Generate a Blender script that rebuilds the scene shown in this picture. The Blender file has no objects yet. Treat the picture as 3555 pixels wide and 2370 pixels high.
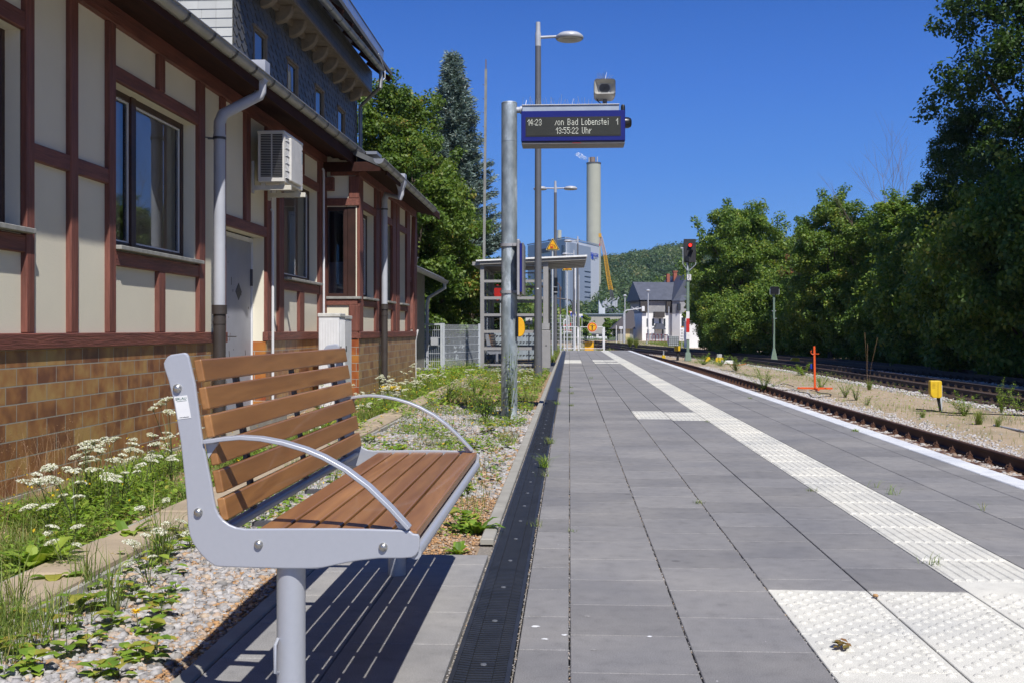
import bpy, math, random
import numpy as np
from mathutils import Vector, Matrix
from math import radians, sin, cos, pi, atan, sqrt
random.seed(7); RNG = np.random.default_rng(7)
C = bpy.context.scene.collection
# ------------------------------------------------------------------ survey geometry (metres; camera stands at x=0,y=0, 1.05 m over the platform)
FL, CXP, VPX, HY, H = 3628.0, 1777.5, 1977.0, 1146.0, 1.05
A = atan((VPX - CXP) / FL); CA, SA = cos(A), sin(A)
def WX(X, px, py=HY):
    t = (px - CXP) / FL
    Y = X * (CA + t * SA) / (t * CA - SA); d = -X * SA + Y * CA
    return Y, H - (py - HY) / FL * d
def WY(Y, px, py=HY):
    t = (px - CXP) / FL
    X = Y * (t * CA - SA) / (CA + t * SA); d = -X * SA + Y * CA
    return X, H - (py - HY) / FL * d
def GZ(z, px, py):
    d = (H - z) * FL / (py - HY); xc = (px - CXP) / FL * d
    return xc * CA - d * SA, xc * SA + d * CA
def PD(px, py, d):
    xc = (px - CXP) / FL * d
    return xc * CA - d * SA, xc * SA + d * CA, H - (py - HY) / FL * d
# ------------------------------------------------------------------ mesh builder
class MB:
    def __init__(s): s.v = []; s.f = []; s.n = 0; s.r = []; s.big = []; s.log = []
    def add(s, vs, fs, r=None):
        o = s.n; s.log.append((s.n, len(s.f)))
        s.v.extend([tuple(p) for p in vs]); s.n += len(vs)
        s.f.extend([tuple(i + o for i in f) for f in fs])
        s.r.extend([random.random() if r is None else r] * len(fs))
        return s
    def box(s, x0, x1, y0, y1, z0, z1, r=None):
        return s.add([(x0,y0,z0),(x1,y0,z0),(x1,y1,z0),(x0,y1,z0),(x0,y0,z1),(x1,y0,z1),(x1,y1,z1),(x0,y1,z1)],
              [(0,3,2,1),(4,5,6,7),(0,1,5,4),(1,2,6,5),(2,3,7,6),(3,0,4,7)], r)
    def obox(s, c, size, M=None, r=None):
        hx, hy, hz = [k / 2 for k in size]; c = Vector(c)
        vs = [Vector(p) for p in [(-hx,-hy,-hz),(hx,-hy,-hz),(hx,hy,-hz),(-hx,hy,-hz),(-hx,-hy,hz),(hx,-hy,hz),(hx,hy,hz),(-hx,hy,hz)]]
        if M is not None: vs = [M @ p for p in vs]
        return s.add([p + c for p in vs], [(0,3,2,1),(4,5,6,7),(0,1,5,4),(1,2,6,5),(2,3,7,6),(3,0,4,7)], r)
    def bar(s, p0, p1, w, t, up=(0,0,1), r=None):
        p0, p1 = Vector(p0), Vector(p1); d = (p1 - p0).normalized(); u = Vector(up)
        a = d.cross(u)
        if a.length < 1e-4: a = d.cross(Vector((1,0,0)))
        a.normalize(); b = a.cross(d).normalized(); a = a * w / 2; b = b * t / 2
        vs = [p0-a-b, p0+a-b, p0+a+b, p0-a+b, p1-a-b, p1+a-b, p1+a+b, p1-a+b]
        return s.add(vs, [(0,3,2,1)[::-1],(4,5,6,7)[::-1],(0,1,5,4)[::-1],(1,2,6,5)[::-1],(2,3,7,6)[::-1],(3,0,4,7)[::-1]], r)
    def tube(s, path, rad, n=12, caps=True, r=None):
        path = [Vector(p) for p in path]; m = len(path)
        rad = [rad] * m if not hasattr(rad, '__len__') else rad
        vs = []; prev = None
        for i, p in enumerate(path):
            if i == 0: d = path[1] - p
            elif i == m - 1: d = p - path[i-1]
            else: d = (path[i+1] - p).normalized() + (p - path[i-1]).normalized()
            d.normalize()
            if prev is None:
                a = d.cross(Vector((0,0,1)))
                if a.length < 1e-3: a = d.cross(Vector((1,0,0)))
            else:
                a = prev - d * prev.dot(d)
            a.normalize(); prev = a; b = d.cross(a)
            for k in range(n):
                t = 2 * pi * k / n
                vs.append(p + (a * cos(t) + b * sin(t)) * rad[i])
        fs = []
        for i in range(m - 1):
            for k in range(n):
                k2 = (k + 1) % n
                fs.append((i*n+k, i*n+k2, (i+1)*n+k2, (i+1)*n+k))
        if caps: fs.append(tuple(range(n))[::-1]); fs.append(tuple((m-1)*n + k for k in range(n)))
        return s.add(vs, fs, r)
    def lathe(s, c, prof, n=20, axis='z', r=None):
        vs = []; fs = []; m = len(prof)
        for (q, h) in prof:
            for k in range(n):
                t = 2*pi*k/n
                p = {'z': (q*cos(t), q*sin(t), h), 'y': (q*cos(t), h, -q*sin(t)), 'x': (h, q*cos(t), q*sin(t))}[axis]
                vs.append((c[0]+p[0], c[1]+p[1], c[2]+p[2]))
        for i in range(m-1):
            for k in range(n):
                k2 = (k+1) % n; fs.append((i*n+k, i*n+k2, (i+1)*n+k2, (i+1)*n+k))
        fs.append(tuple(range(n))[::-1]); fs.append(tuple((m-1)*n+k for k in range(n)))
        return s.add(vs, fs, r)
    def prism(s, pts, off, r=None):
        n = len(pts); off = Vector(off); P = [Vector(p) for p in pts]
        return s.add(P + [p + off for p in P], [tuple(range(n)), tuple(range(n, 2*n))[::-1]] + [((i+1) % n, i, n+i, n+(i+1) % n) for i in range(n)], r)
    def quad(s, a, b, c, d, r=None): return s.add([a, b, c, d], [(0,1,2,3)], r)
    def build_each(s, name, mat, parent, **k):
        out = []
        for (v0, v1, f0, f1) in s.pieces():
            m = MB(); m.v = s.v[v0:v1]; m.n = v1-v0; m.f = [tuple(i-v0 for i in f) for f in s.f[f0:f1]]; m.r = s.r[f0:f1]; out.append(m.build(name, mat, parent, **k))
        return out
    def pieces(s):
        return [(a[0], (s.log[i+1][0] if i+1 < len(s.log) else s.n), a[1], (s.log[i+1][1] if i+1 < len(s.log) else len(s.f))) for i, a in enumerate(s.log)]
    def np(s, V, Fi, R=None): s.big.append((V, Fi, R)); return s
    def build(s, name, mat, parent=None, smooth=None, bevel=0, loc=None, kind=None, seg=1):
        org = Vector(loc) if loc is not None else (Vector(parent['_o']) if parent is not None else Vector((0,0,0)))
        me = bpy.data.meshes.new(name)
        if s.big:
            V = []; off = 0; loops = []; starts = []; R = []; tot = 0
            if s.n:
                for f in s.f:
                    starts.append([tot]); loops.append(np.array(f)); tot += len(f)
                V.append(np.array(s.v, dtype=np.float64)); off = s.n; R.append(np.array(s.r))
            for (v, fi, rr) in s.big:
                V.append(v); loops.append((fi + off).ravel()); k = fi.shape[1]; m = fi.shape[0]
                starts.append(tot + np.arange(m) * k); tot += m * k; off += len(v)
                R.append(np.full(m, .5) if rr is None else rr)
            V = np.concatenate(V) - np.array(org)[None]; L = np.concatenate(loops); S = np.concatenate([np.asarray(q) for q in starts]); R = np.concatenate(R)
            me.vertices.add(len(V)); me.vertices.foreach_set('co', V.astype(np.float32).ravel())
            me.loops.add(len(L)); me.loops.foreach_set('vertex_index', L.astype(np.int32))
            me.polygons.add(len(S)); me.polygons.foreach_set('loop_start', S.astype(np.int32))
            me.update(calc_edges=True)
        else:
            me.from_pydata([tuple(Vector(p) - org) for p in s.v], [], s.f); R = np.array(s.r)
        at = me.attributes.new('rnd', 'FLOAT', 'FACE'); at.data.foreach_set('value', R.astype(np.float32))
        me.materials.append(mat)
        if smooth is not None:
            me.polygons.foreach_set('use_smooth', [True] * len(me.polygons)); me.update()
            if smooth < 180: me.set_sharp_from_angle(angle=radians(smooth))
        o = bpy.data.objects.new(name, me); C.objects.link(o)
        if parent is not None: o.parent = parent; o['_o'] = tuple(org)
        else: o.location = org; o['_o'] = tuple(org)
        if bevel:
            b = o.modifiers.new('edge', 'BEVEL'); b.width = bevel; b.segments = seg; b.limit_method = 'ANGLE'; b.angle_limit = radians(40)
            b.harden_normals = False
        if kind: o['kind'] = kind
        return o
def tag(o, label=None, cat=None, group=None, kind=None):
    if label: o['label'] = label
    if cat: o['category'] = cat
    if group: o['group'] = group
    if kind: o['kind'] = kind
    return o
def thing(name, label, cat, loc, group=None):
    o = bpy.data.objects.new(name, None); C.objects.link(o); o.location = loc; o['_o'] = tuple(loc); o.empty_display_size = .2
    return tag(o, label, cat, group)
def dup(root, loc, rotz=0, scale=None, label=None, group=None):
    r = root.copy(); C.objects.link(r); r.location = loc; r.rotation_euler = (0, 0, rotz)
    if scale is not None: r.scale = (scale,)*3 if not hasattr(scale, '__len__') else scale
    if label: r['label'] = label
    if group: r['group'] = group
    for ch in root.children:
        c = ch.copy(); C.objects.link(c); c.parent = r
        for g in ch.children:
            d = g.copy(); C.objects.link(d); d.parent = c
    return r
def textmesh(s, size, place, name='lettering', mat=None, parent=None, depth=.0008, font_scale_x=1.0, center=True):
    cu = bpy.data.curves.new(name, 'FONT'); cu.body = s; cu.size = size; cu.extrude = depth
    cu.align_x = 'CENTER' if center else 'LEFT'; cu.align_y = 'CENTER'
    o = bpy.data.objects.new(name, cu); C.objects.link(o)
    bpy.context.view_layer.update()
    me = bpy.data.meshes.new_from_object(o); bpy.data.objects.remove(o)
    m = MB(); vs = [place @ Vector((v.co.x * font_scale_x, v.co.y, v.co.z)) for v in me.vertices]
    m.add(vs, [tuple(p.vertices) for p in me.polygons]); bpy.data.meshes.remove(me)
    return m.build(name, mat, parent)
# ------------------------------------------------------------------ materials
def newmat(name):
    m = bpy.data.materials.new(name); m.use_nodes = True; nt = m.node_tree
    b = nt.nodes['Principled BSDF']; return m, nt, b
def L(nt, a, b): nt.links.new(a, b)
def coords(nt, kind='Object', scale=(1,1,1)):
    tc = nt.nodes.new('ShaderNodeTexCoord'); mp = nt.nodes.new('ShaderNodeMapping'); mp.inputs['Scale'].default_value = scale
    L(nt, tc.outputs[kind], mp.inputs['Vector']); return mp.outputs['Vector']
def noise(nt, vec, scale, detail=4, rough=.55):
    n = nt.nodes.new('ShaderNodeTexNoise'); n.inputs['Scale'].default_value = scale; n.inputs['Detail'].default_value = detail
    n.inputs['Roughness'].default_value = rough; L(nt, vec, n.inputs['Vector']); return n.outputs['Fac']
def ramp(nt, fac, stops):
    r = nt.nodes.new('ShaderNodeValToRGB'); e = r.color_ramp.elements
    while len(e) < len(stops): e.new(.5)
    for i, (p, c) in enumerate(stops): e[i].position = p; e[i].color = (*c, 1) if len(c) == 3 else c
    L(nt, fac, r.inputs['Fac']); return r.outputs['Color']
def mix(nt, fac, a, b, mode='MIX'):
    m = nt.nodes.new('ShaderNodeMix'); m.data_type = 'RGBA'; m.blend_type = mode
    for sock, val in ((m.inputs[0], fac), (m.inputs[6], a), (m.inputs[7], b)):
        if isinstance(val, (int, float)): sock.default_value = val
        elif isinstance(val, tuple): sock.default_value = (*val, 1) if len(val) == 3 else val
        else: L(nt, val, sock)
    return m.outputs[2]
def bump(nt, b, h, strength=.3, dist=.01):
    n = nt.nodes.new('ShaderNodeBump'); n.inputs['Strength'].default_value = strength; n.inputs['Distance'].default_value = dist
    L(nt, h, n.inputs['Height']); L(nt, n.outputs['Normal'], b.inputs['Normal'])
def rnd(nt):
    a = nt.nodes.new('ShaderNodeAttribute'); a.attribute_name = 'rnd'; return a.outputs['Fac']
def simple(name, c1, c2=None, rough=.6, metal=0, sc=8, bsc=None, bs=.2, bd=.004, stretch=(1,1,1), vary=None, detail=5, spec=None, coat=0):
    m, nt, b = newmat(name); v = coords(nt, 'Object', stretch)
    b.inputs['Roughness'].default_value = rough; b.inputs['Metallic'].default_value = metal
    if spec is not None: b.inputs['Specular IOR Level'].default_value = spec
    if coat: b.inputs['Coat Weight'].default_value = coat
    if c2 is None: c2 = tuple(k * .8 for k in c1)
    col = ramp(nt, noise(nt, v, sc, detail), [(.3, c2), (.7, c1)])
    if vary:
        col = mix(nt, 1.0, col, ramp(nt, rnd(nt), [(0, (1-vary,)*3), (1, (1+vary,)*3)]), 'MULTIPLY')
    L(nt, col, b.inputs['Base Color'])
    if bsc: bump(nt, b, noise(nt, v, bsc, 3), bs, bd)
    return m
def leafmat(name, stops, rough=.55, trans=.35):
    m, nt, b = newmat(name)
    col = ramp(nt, rnd(nt), stops)
    L(nt, col, b.inputs['Base Color']); b.inputs['Roughness'].default_value = rough
    tr = nt.nodes.new('ShaderNodeBsdfTranslucent'); mx = nt.nodes.new('ShaderNodeMixShader'); mx.inputs[0].default_value = trans
    cc = mix(nt, 1.0, col, (1.25, 1.25, .55), 'MULTIPLY'); L(nt, cc, tr.inputs['Color'])
    L(nt, b.outputs[0], mx.inputs[1]); L(nt, tr.outputs[0], mx.inputs[2]); L(nt, mx.outputs[0], nt.nodes['Material Output'].inputs['Surface'])
    return m
def emis(name, col, st):
    m, nt, b = newmat(name); b.inputs['Base Color'].default_value = (*col, 1); b.inputs['Emission Color'].default_value = (*col, 1); b.inputs['Emission Strength'].default_value = st
    return m
mt = {}
# paving concrete: fine speckle, per-slab tone
def paving(name, base, amp=.10):
    m, nt, b = newmat(name); v = coords(nt)
    f = noise(nt, v, 260, 2, .7); g = noise(nt, v, 1.3, 4); k = noise(nt, v, 14, 3)
    col = ramp(nt, f, [(.32, tuple(c*.72 for c in base)), (.5, base), (.68, tuple(min(1, c*1.35) for c in base))])
    col = mix(nt, 1, col, ramp(nt, g, [(.3, (.80,.81,.84)), (.7, (1.14,1.12,1.08))]), 'MULTIPLY')
    col = mix(nt, 1, col, ramp(nt, k, [(.28, (.84,)*3), (.42, (.97,)*3), (.65, (1.06,)*3)]), 'MULTIPLY')
    col = mix(nt, 1, col, ramp(nt, rnd(nt), [(0, (1-amp,)*3), (1, (1+amp,)*3)]), 'MULTIPLY')
    # small bird droppings and chewing gum dots
    vo = nt.nodes.new('ShaderNodeTexVoronoi'); vo.inputs['Scale'].default_value = 7.5; L(nt, v, vo.inputs['Vector'])
    dots = ramp(nt, vo.outputs['Distance'], [(.020, (1,1,1)), (.032, (0,0,0))])
    gate = ramp(nt, noise(nt, v, 5.1, 1), [(.46, (0,0,0)), (.54, (1,1,1))])
    col = mix(nt, mix(nt, 1, dots, gate, 'MULTIPLY'), col, (.55,.55,.56))
    v3 = nt.nodes.new('ShaderNodeTexVoronoi'); v3.inputs['Scale'].default_value = 2.3; L(nt, v, v3.inputs['Vector'])
    dk = ramp(nt, v3.outputs['Distance'], [(.035, (.85,.85,.85)), (.06, (0,0,0))]); ga = ramp(nt, noise(nt, v, 1.7, 1), [(.44, (0,0,0)), (.56, (1,1,1))])
    col = mix(nt, mix(nt, 1, dk, ga, 'MULTIPLY'), col, tuple(c*.5 for c in base))
    L(nt, col, b.inputs['Base Color']); b.inputs['Roughness'].default_value = .82
    bump(nt, b, f, .25, .0015); return m
mt['slab'] = paving('grey_paving', (.208,.205,.206))
mt['slab_light'] = paving('pale_paving', (.265,.262,.26))
mt['white_tile'] = paving('white_tactile_concrete', (.57,.565,.515), .05)
mt['white_edge'] = paving('white_edge_concrete', (.60,.625,.66), .02)
mt['joint'] = simple('joint_grit', (.34,.31,.27), (.10,.09,.08), .95, sc=180, bsc=200, bs=.6)
mt['kerb'] = simple('kerb_concrete', (.36,.35,.31), (.26,.25,.22), .85, sc=5, bsc=120, bs=.2, bd=.002)
mt['drain'] = simple('black_drain_grating', (.028,.031,.038), (.016,.018,.022), .5, sc=9)
mt['trough'] = simple('sandy_concrete_cover', (.42,.34,.24), (.31,.25,.18), .9, sc=3, bsc=90, bs=.25)
mt['plaster'] = simple('cream_plaster', (.74,.70,.57), (.69,.65,.53), .9, sc=1.6, bsc=75, bs=.22, bd=.004)
mt['timber'] = simple('red_brown_timber', (.225,.078,.054), (.115,.040,.030), .6, sc=5, bsc=14, bs=.9, bd=.008, stretch=(6,6,.5), detail=9)
mt['timber_h'] = simple('red_brown_beam', (.225,.078,.054), (.115,.040,.030), .6, sc=5, bsc=14, bs=.9, bd=.008, stretch=(6,.5,6), detail=9)
mt['dark_wood'] = simple('dark_brown_boards', (.050,.020,.015), (.028,.012,.010), .85, sc=4, bsc=25, stretch=(6,.5,6), spec=.15)
mt['win_wood'] = simple('dark_window_wood', (.055,.022,.016), (.022,.010,.008), .45, sc=4)
mt['sill'] = simple('grey_stone_sill', (.33,.33,.31), (.20,.20,.19), .8, sc=14, bsc=60)
mt['zinc'] = simple('weathered_zinc', (.36,.37,.38), (.27,.28,.29), .42, .55, sc=3, detail=3)
mt['strap'] = simple('dark_gutter_strap', (.10,.10,.10), None, .5, .5)
mt['pipe_grey'] = simple('grey_painted_pipe', (.46,.48,.53), (.38,.40,.45), .4, sc=3)
mt['pipe_dark'] = simple('brown_cast_iron', (.055,.047,.043), (.04,.032,.03), .5, sc=6)
mt['white_paint'] = simple('white_paint', (.70,.71,.73), (.60,.61,.63), .45, sc=5)
mt['door'] = simple('chipped_grey_door', (.36,.37,.42), (.30,.31,.35), .55, sc=2.5, bsc=10)
mt['diamond'] = simple('dark_vent_mesh', (.05,.055,.065), None, .6)
mt['curtain'] = simple('pale_blinds', (.85,.83,.76), (.72,.70,.64), .9, sc=2)
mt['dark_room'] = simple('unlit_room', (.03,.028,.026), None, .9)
mt['roofing'] = simple('grey_roofing', (.12,.125,.13), (.07,.075,.08), .8, sc=3, bsc=10)
mt['corbel'] = simple('weathered_corbel', (.30,.245,.17), (.20,.16,.11), .8, sc=6)
mt['bench_metal'] = simple('silver_powder_coat', (.42,.44,.485), (.405,.425,.47), .40, .25, sc=60, bsc=300, bs=.03)
mt['steel'] = simple('stainless_bolt', (.55,.54,.50), None, .34, .9)
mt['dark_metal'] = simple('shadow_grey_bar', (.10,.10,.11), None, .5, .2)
mt['galv'] = None
mt['mast_grey'] = simple('grey_mast_paint', (.135,.14,.155), (.115,.12,.135), .42, .1, sc=4)
mt['mast_light'] = simple('light_mast_paint', (.48,.50,.54), None, .4, .1, sc=4)
mt['blue'] = simple('deep_blue_housing', (.010,.014,.16), (.009,.012,.14), .35, sc=3)
mt['black'] = simple('black_plastic', (.012,.013,.015), None, .35)
mt['horn'] = simple('beige_grey_plastic', (.33,.32,.29), (.27,.26,.24), .5, sc=6)
mt['yellow'] = simple('yellow_enamel', (.80,.42,.012), (.74,.37,.010), .4, sc=6)
mt['yellow2'] = simple('yellow_machine_paint', (.72,.50,.02), (.62,.40,.015), .45, sc=8)
mt['red'] = simple('red_sign', (.55,.02,.015), None, .5)
mt['redor'] = simple('orange_red_sign', (.62,.07,.01), None, .5)
mt['signblue'] = simple('blue_sign', (.01,.05,.42), None, .5)
mt['signgreen'] = simple('green_sign', (.03,.45,.04), None, .5)
mt['signwhite'] = simple('white_sign', (.78,.79,.80), None, .5)
mt['ink'] = simple('black_ink', (.015,.015,.018), None, .6)
mt['green_ink'] = simple('green_ink', (.02,.12,.07), None, .6)
mt['orange'] = simple('orange_paint', (.75,.10,.012), (.62,.08,.01), .45, sc=8)
mt['mint'] = simple('sage_green_mast_paint', (.17,.24,.19), (.13,.19,.15), .5, sc=5)
mt['rail_rust'] = simple('rusty_rail', (.10,.048,.028), (.05,.024,.016), .75, sc=9, bsc=40, stretch=(1,.2,1))
mt['sleeper'] = simple('rusty_sleeper', (.13,.060,.035), (.06,.03,.02), .85, sc=12, bsc=40)
mt['rail_dark'] = simple('dark_rail', (.060,.036,.025), (.035,.022,.016), .7, sc=9)
mt['rail_top'] = simple('worn_rail_head', (.30,.23,.19), (.20,.15,.12), .42, .5, sc=9, stretch=(1,.1,1))
mt['shelter'] = simple('grey_shelter_frame', (.34,.335,.33), (.30,.295,.29), .5, .2, sc=5)
mt['shelter_dark'] = simple('dark_panel', (.03,.032,.03), None, .5)
mt['factory'] = simple('pale_blue_cladding', (.52,.55,.60), (.49,.52,.57), .6, sc=.05)
mt['factory2'] = simple('grey_blue_cladding', (.27,.32,.40), (.25,.30,.38), .6, sc=.05)
mt['chimney'] = simple('chimney_concrete', (.40,.40,.32), (.36,.36,.29), .9, sc=.3)
mt['concrete'] = simple('pale_concrete_wall', (.40,.38,.34), (.33,.31,.28), .9, sc=.2)
mt['render_white'] = simple('white_render', (.78,.78,.77), (.70,.70,.70), .85, sc=.6)
mt['slate_roof'] = simple('blue_grey_slates', (.085,.095,.125), (.06,.068,.09), .55, sc=1.2, bsc=8)
mt['brickred'] = simple('chimney_brick', (.34,.10,.06), (.25,.08,.05), .85, sc=6)
mt['ochre'] = simple('ochre_trim', (.40,.22,.05), None, .7)
mt['smoke'] = None
mt['bark'] = simple('bark', (.11,.085,.06), (.05,.04,.03), .9, sc=9, bsc=14, bs=.8, bd=.02, stretch=(1,1,.3))
mt['cable'] = simple('black_cable', (.012,.012,.014), None, .5)
mt['asphalt'] = simple('grey_path_paving', (.14,.14,.15), (.10,.10,.11), .9, sc=9, bsc=80)
mt['soil'] = simple('dry_soil', (.24,.17,.10), (.13,.10,.06), .95, sc=7, bsc=30, bs=.8, bd=.02)
mt['fence_galv'] = simple('galvanised_wire', (.55,.59,.63), (.46,.50,.54), .45, .2, sc=9)
def mk_galv():
    m, nt, b = newmat('galvanised_pole'); v = coords(nt, 'Object', (1,1,.45))
    n1 = noise(nt, v, 7, 5, .6)
    vo = nt.nodes.new('ShaderNodeTexVoronoi'); vo.inputs['Scale'].default_value = 9; L(nt, v, vo.inputs['Vector'])
    col = ramp(nt, n1, [(.36, (.20,.24,.26)), (.5, (.33,.38,.40)), (.57, (.45,.52,.55)), (.62, (.70,.77,.82))])
    col = mix(nt, .25, col, ramp(nt, vo.outputs['Distance'], [(.2, (.42,.48,.52)), (.7, (.22,.26,.29))]))
    L(nt, col, b.inputs['Base Color']); b.inputs['Metallic'].default_value = .45; b.inputs['Roughness'].default_value = .48; return m
mt['galv'] = mk_galv()
def mk_glass(name, tint=(.02,.025,.03), refl=.35, see=.6):
    m, nt, b = newmat(name); out = nt.nodes['Material Output']
    g = nt.nodes.new('ShaderNodeBsdfGlossy'); g.inputs['Roughness'].default_value = .015; g.inputs['Color'].default_value = (.9,.95,1,1)
    t = nt.nodes.new('ShaderNodeBsdfTransparent'); t.inputs['Color'].default_value = (see, see, see, 1)
    lw = nt.nodes.new('ShaderNodeLayerWeight'); lw.inputs['Blend'].default_value = refl
    mx = nt.nodes.new('ShaderNodeMixShader'); L(nt, lw.outputs['Fresnel'], mx.inputs[0]); L(nt, t.outputs[0], mx.inputs[1]); L(nt, g.outputs[0], mx.inputs[2])
    L(nt, mx.outputs[0], out.inputs['Surface']); return m
mt['glass'] = mk_glass('window_glass', refl=.50, see=.85)
mt['glass_sh'] = mk_glass('shelter_glass', refl=.15, see=.88)
def mk_tile(name, axis, c=((.44,.27,.10),(.34,.155,.06),(.17,.066,.038)), phase=0, w=.2686):
    m, nt, b = newmat(name)
    tc = nt.nodes.new('ShaderNodeTexCoord'); sp = nt.nodes.new('ShaderNodeSeparateXYZ'); cb = nt.nodes.new('ShaderNodeCombineXYZ')
    L(nt, tc.outputs['Object'], sp.inputs[0])
    ad = nt.nodes.new('ShaderNodeMath'); ad.operation = 'ADD'; ad.inputs[1].default_value = phase + 50 * w; L(nt, sp.outputs[axis], ad.inputs[0]); L(nt, ad.outputs[0], cb.inputs[0])
    az = nt.nodes.new('ShaderNodeMath'); az.operation = 'ADD'; az.inputs[1].default_value = .04 + 1.2; L(nt, sp.outputs['Z'], az.inputs[0]); L(nt, az.outputs[0], cb.inputs[1])
    def brick(c1, c2, mo, bias):
        k = nt.nodes.new('ShaderNodeTexBrick'); k.offset = .5; k.inputs['Scale'].default_value = 1; k.inputs['Brick Width'].default_value = w
        k.inputs['Row Height'].default_value = .12; k.inputs['Mortar Size'].default_value = .0042; k.inputs['Mortar Smooth'].default_value = .1; k.inputs['Bias'].default_value = bias
        k.inputs['Color1'].default_value = (*c1, 1); k.inputs['Color2'].default_value = (*c2, 1); k.inputs['Mortar'].default_value = (*mo, 1)
        L(nt, cb.outputs[0], k.inputs['Vector']); return k
    k = brick((0,0,0), (1,1,1), (.5,.5,.5), 0)
    pert = noise(nt, tc.outputs['Object'], 6.5, 2, .5)
    fac = nt.nodes.new('ShaderNodeMath'); fac.operation = 'MULTIPLY_ADD'; fac.inputs[1].default_value = .62; L(nt, k.outputs['Color'], fac.inputs[0])
    sc = nt.nodes.new('ShaderNodeMath'); sc.operation = 'MULTIPLY_ADD'; sc.inputs[1].default_value = 1.5; sc.inputs[2].default_value = -.55; L(nt, pert, sc.inputs[0]); L(nt, sc.outputs[0], fac.inputs[2])
    col = ramp(nt, fac.outputs[0], [(.12, c[0]), (.5, c[1]), (.9, c[2])])
    col = mix(nt, k.outputs['Fac'], col, (.33,.31,.27))
    L(nt, col, b.inputs['Base Color']); b.inputs['Roughness'].default_value = .45
    iv = nt.nodes.new('ShaderNodeMath'); iv.operation = 'SUBTRACT'; iv.inputs[0].default_value = 1; L(nt, k.outputs['Fac'], iv.inputs[1]); bump(nt, b, iv.outputs[0], .6, .004)
    return m
mt['tile_y'] = mk_tile('glazed_tiles', 'Y', phase=.05)
mt['tile_bay'] = mk_tile('glazed_tiles_bay', 'Y', c=((.40,.26,.12),(.33,.18,.09),(.22,.11,.065)))
mt['tile_x'] = mk_tile('sunlit_orange_tiles', 'X', c=((.40,.17,.035),(.36,.12,.03),(.25,.06,.02)), w=.30, phase=.05)  # same tiles as the base, tinted orange in the colour for the sunlit face
def mk_slate(name, axis, base):
    m, nt, b = newmat(name)
    tc = nt.nodes.new('ShaderNodeTexCoord'); sp = nt.nodes.new('ShaderNodeSeparateXYZ'); cb = nt.nodes.new('ShaderNodeCombineXYZ')
    L(nt, tc.outputs['Object'], sp.inputs[0]); L(nt, sp.outputs[axis], cb.inputs[0]); L(nt, sp.outputs['Z'], cb.inputs[1])
    k = nt.nodes.new('ShaderNodeTexBrick'); k.offset = .5; k.inputs['Scale'].default_value = 1; k.inputs['Brick Width'].default_value = .32; k.inputs['Row Height'].default_value = .15
    k.inputs['Mortar Size'].default_value = .005; k.inputs['Color1'].default_value = (*[q*.85 for q in base],1); k.inputs['Color2'].default_value = (*[q*1.12 for q in base],1); k.inputs['Mortar'].default_value = (.03,.03,.03,1)
    L(nt, cb.outputs[0], k.inputs['Vector'])
    col = mix(nt, 1, k.outputs['Color'], ramp(nt, noise(nt, tc.outputs['Object'], 5, 4), [(.3,(.85,)*3),(.7,(1.1,)*3)]), 'MULTIPLY')
    L(nt, col, b.inputs['Base Color']); b.inputs['Roughness'].default_value = .45
    iv = nt.nodes.new('ShaderNodeMath'); iv.operation='SUBTRACT'; iv.inputs[0].default_value=1; L(nt, k.outputs['Fac'], iv.inputs[1]); bump(nt, b, iv.outputs[0], .8, .01)
    return m
mt['slate_x'] = mk_slate('slate_gable_sunlit', 'X', (.36,.37,.36)); mt['slate_y'] = mk_slate('slate_side_shaded', 'Y', (.115,.113,.10))  # same slate in two tones: sunlit gable painted pale, shaded side painted dark
def mk_wood(name, c1, c2, axis=1):
    m, nt, b = newmat(name)
    s = [12, 12, 12]; s[axis] = .9; v = coords(nt, 'Object', tuple(s))
    w = nt.nodes.new('ShaderNodeTexNoise'); w.inputs['Scale'].default_value = .6; w.inputs['Detail'].default_value = 6; w.inputs['Distortion'].default_value = 1.6; L(nt, v, w.inputs['Vector'])
    g = noise(nt, v, 6, 3)
    col = ramp(nt, w.outputs['Fac'], [(.3, c2), (.5, tuple((p+q)/2 for p, q in zip(c1, c2))), (.62, c1), (.72, c2)])
    col = mix(nt, 1, col, ramp(nt, g, [(.3,(.9,)*3),(.7,(1.07,)*3)]), 'MULTIPLY')
    col = mix(nt, 1, col, ramp(nt, rnd(nt), [(0,(.90,.88,.86)),(1,(1.1,1.1,1.1))]), 'MULTIPLY')
    L(nt, col, b.inputs['Base Color']); b.inputs['Roughness'].default_value = .42; b.inputs['Coat Weight'].default_value = .15
    bump(nt, b, w.outputs['Fac'], .12, .001); return m
mt['slat'] = mk_wood('oiled_hardwood', (.345,.168,.058), (.215,.095,.032))
mt['gravel'] = None
def mk_gravel(name, stops, rough=.9):
    m, nt, b = newmat(name); v = coords(nt)
    col = ramp(nt, rnd(nt), stops)
    col = mix(nt, 1, col, ramp(nt, noise(nt, v, 60, 3), [(.3,(.75,)*3),(.7,(1.15,)*3)]), 'MULTIPLY')
    L(nt, col, b.inputs['Base Color']); b.inputs['Roughness'].default_value = rough; bump(nt, b, noise(nt, v, 120, 3), .4, .003); return m
mt['gravel'] = mk_gravel('crushed_granite', [(0,(.30,.29,.29)),(.45,(.44,.43,.43)),(.58,(.40,.26,.15)),(.66,(.40,.39,.385)),(.85,(.17,.165,.165)),(.93,(.48,.44,.40)),(1,(.46,.34,.22))])
mt['gravel_or'] = mk_gravel('orange_grit', [(0,(.46,.28,.13)),(.4,(.40,.22,.10)),(.6,(.48,.38,.27)),(.8,(.22,.13,.08)),(1,(.52,.45,.38))])
mt['ballast'] = mk_gravel('ballast_stones', [(0,(.40,.38,.36)),(.4,(.48,.45,.42)),(.65,(.30,.20,.13)),(.85,(.22,.15,.11)),(1,(.46,.40,.33))])
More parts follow.
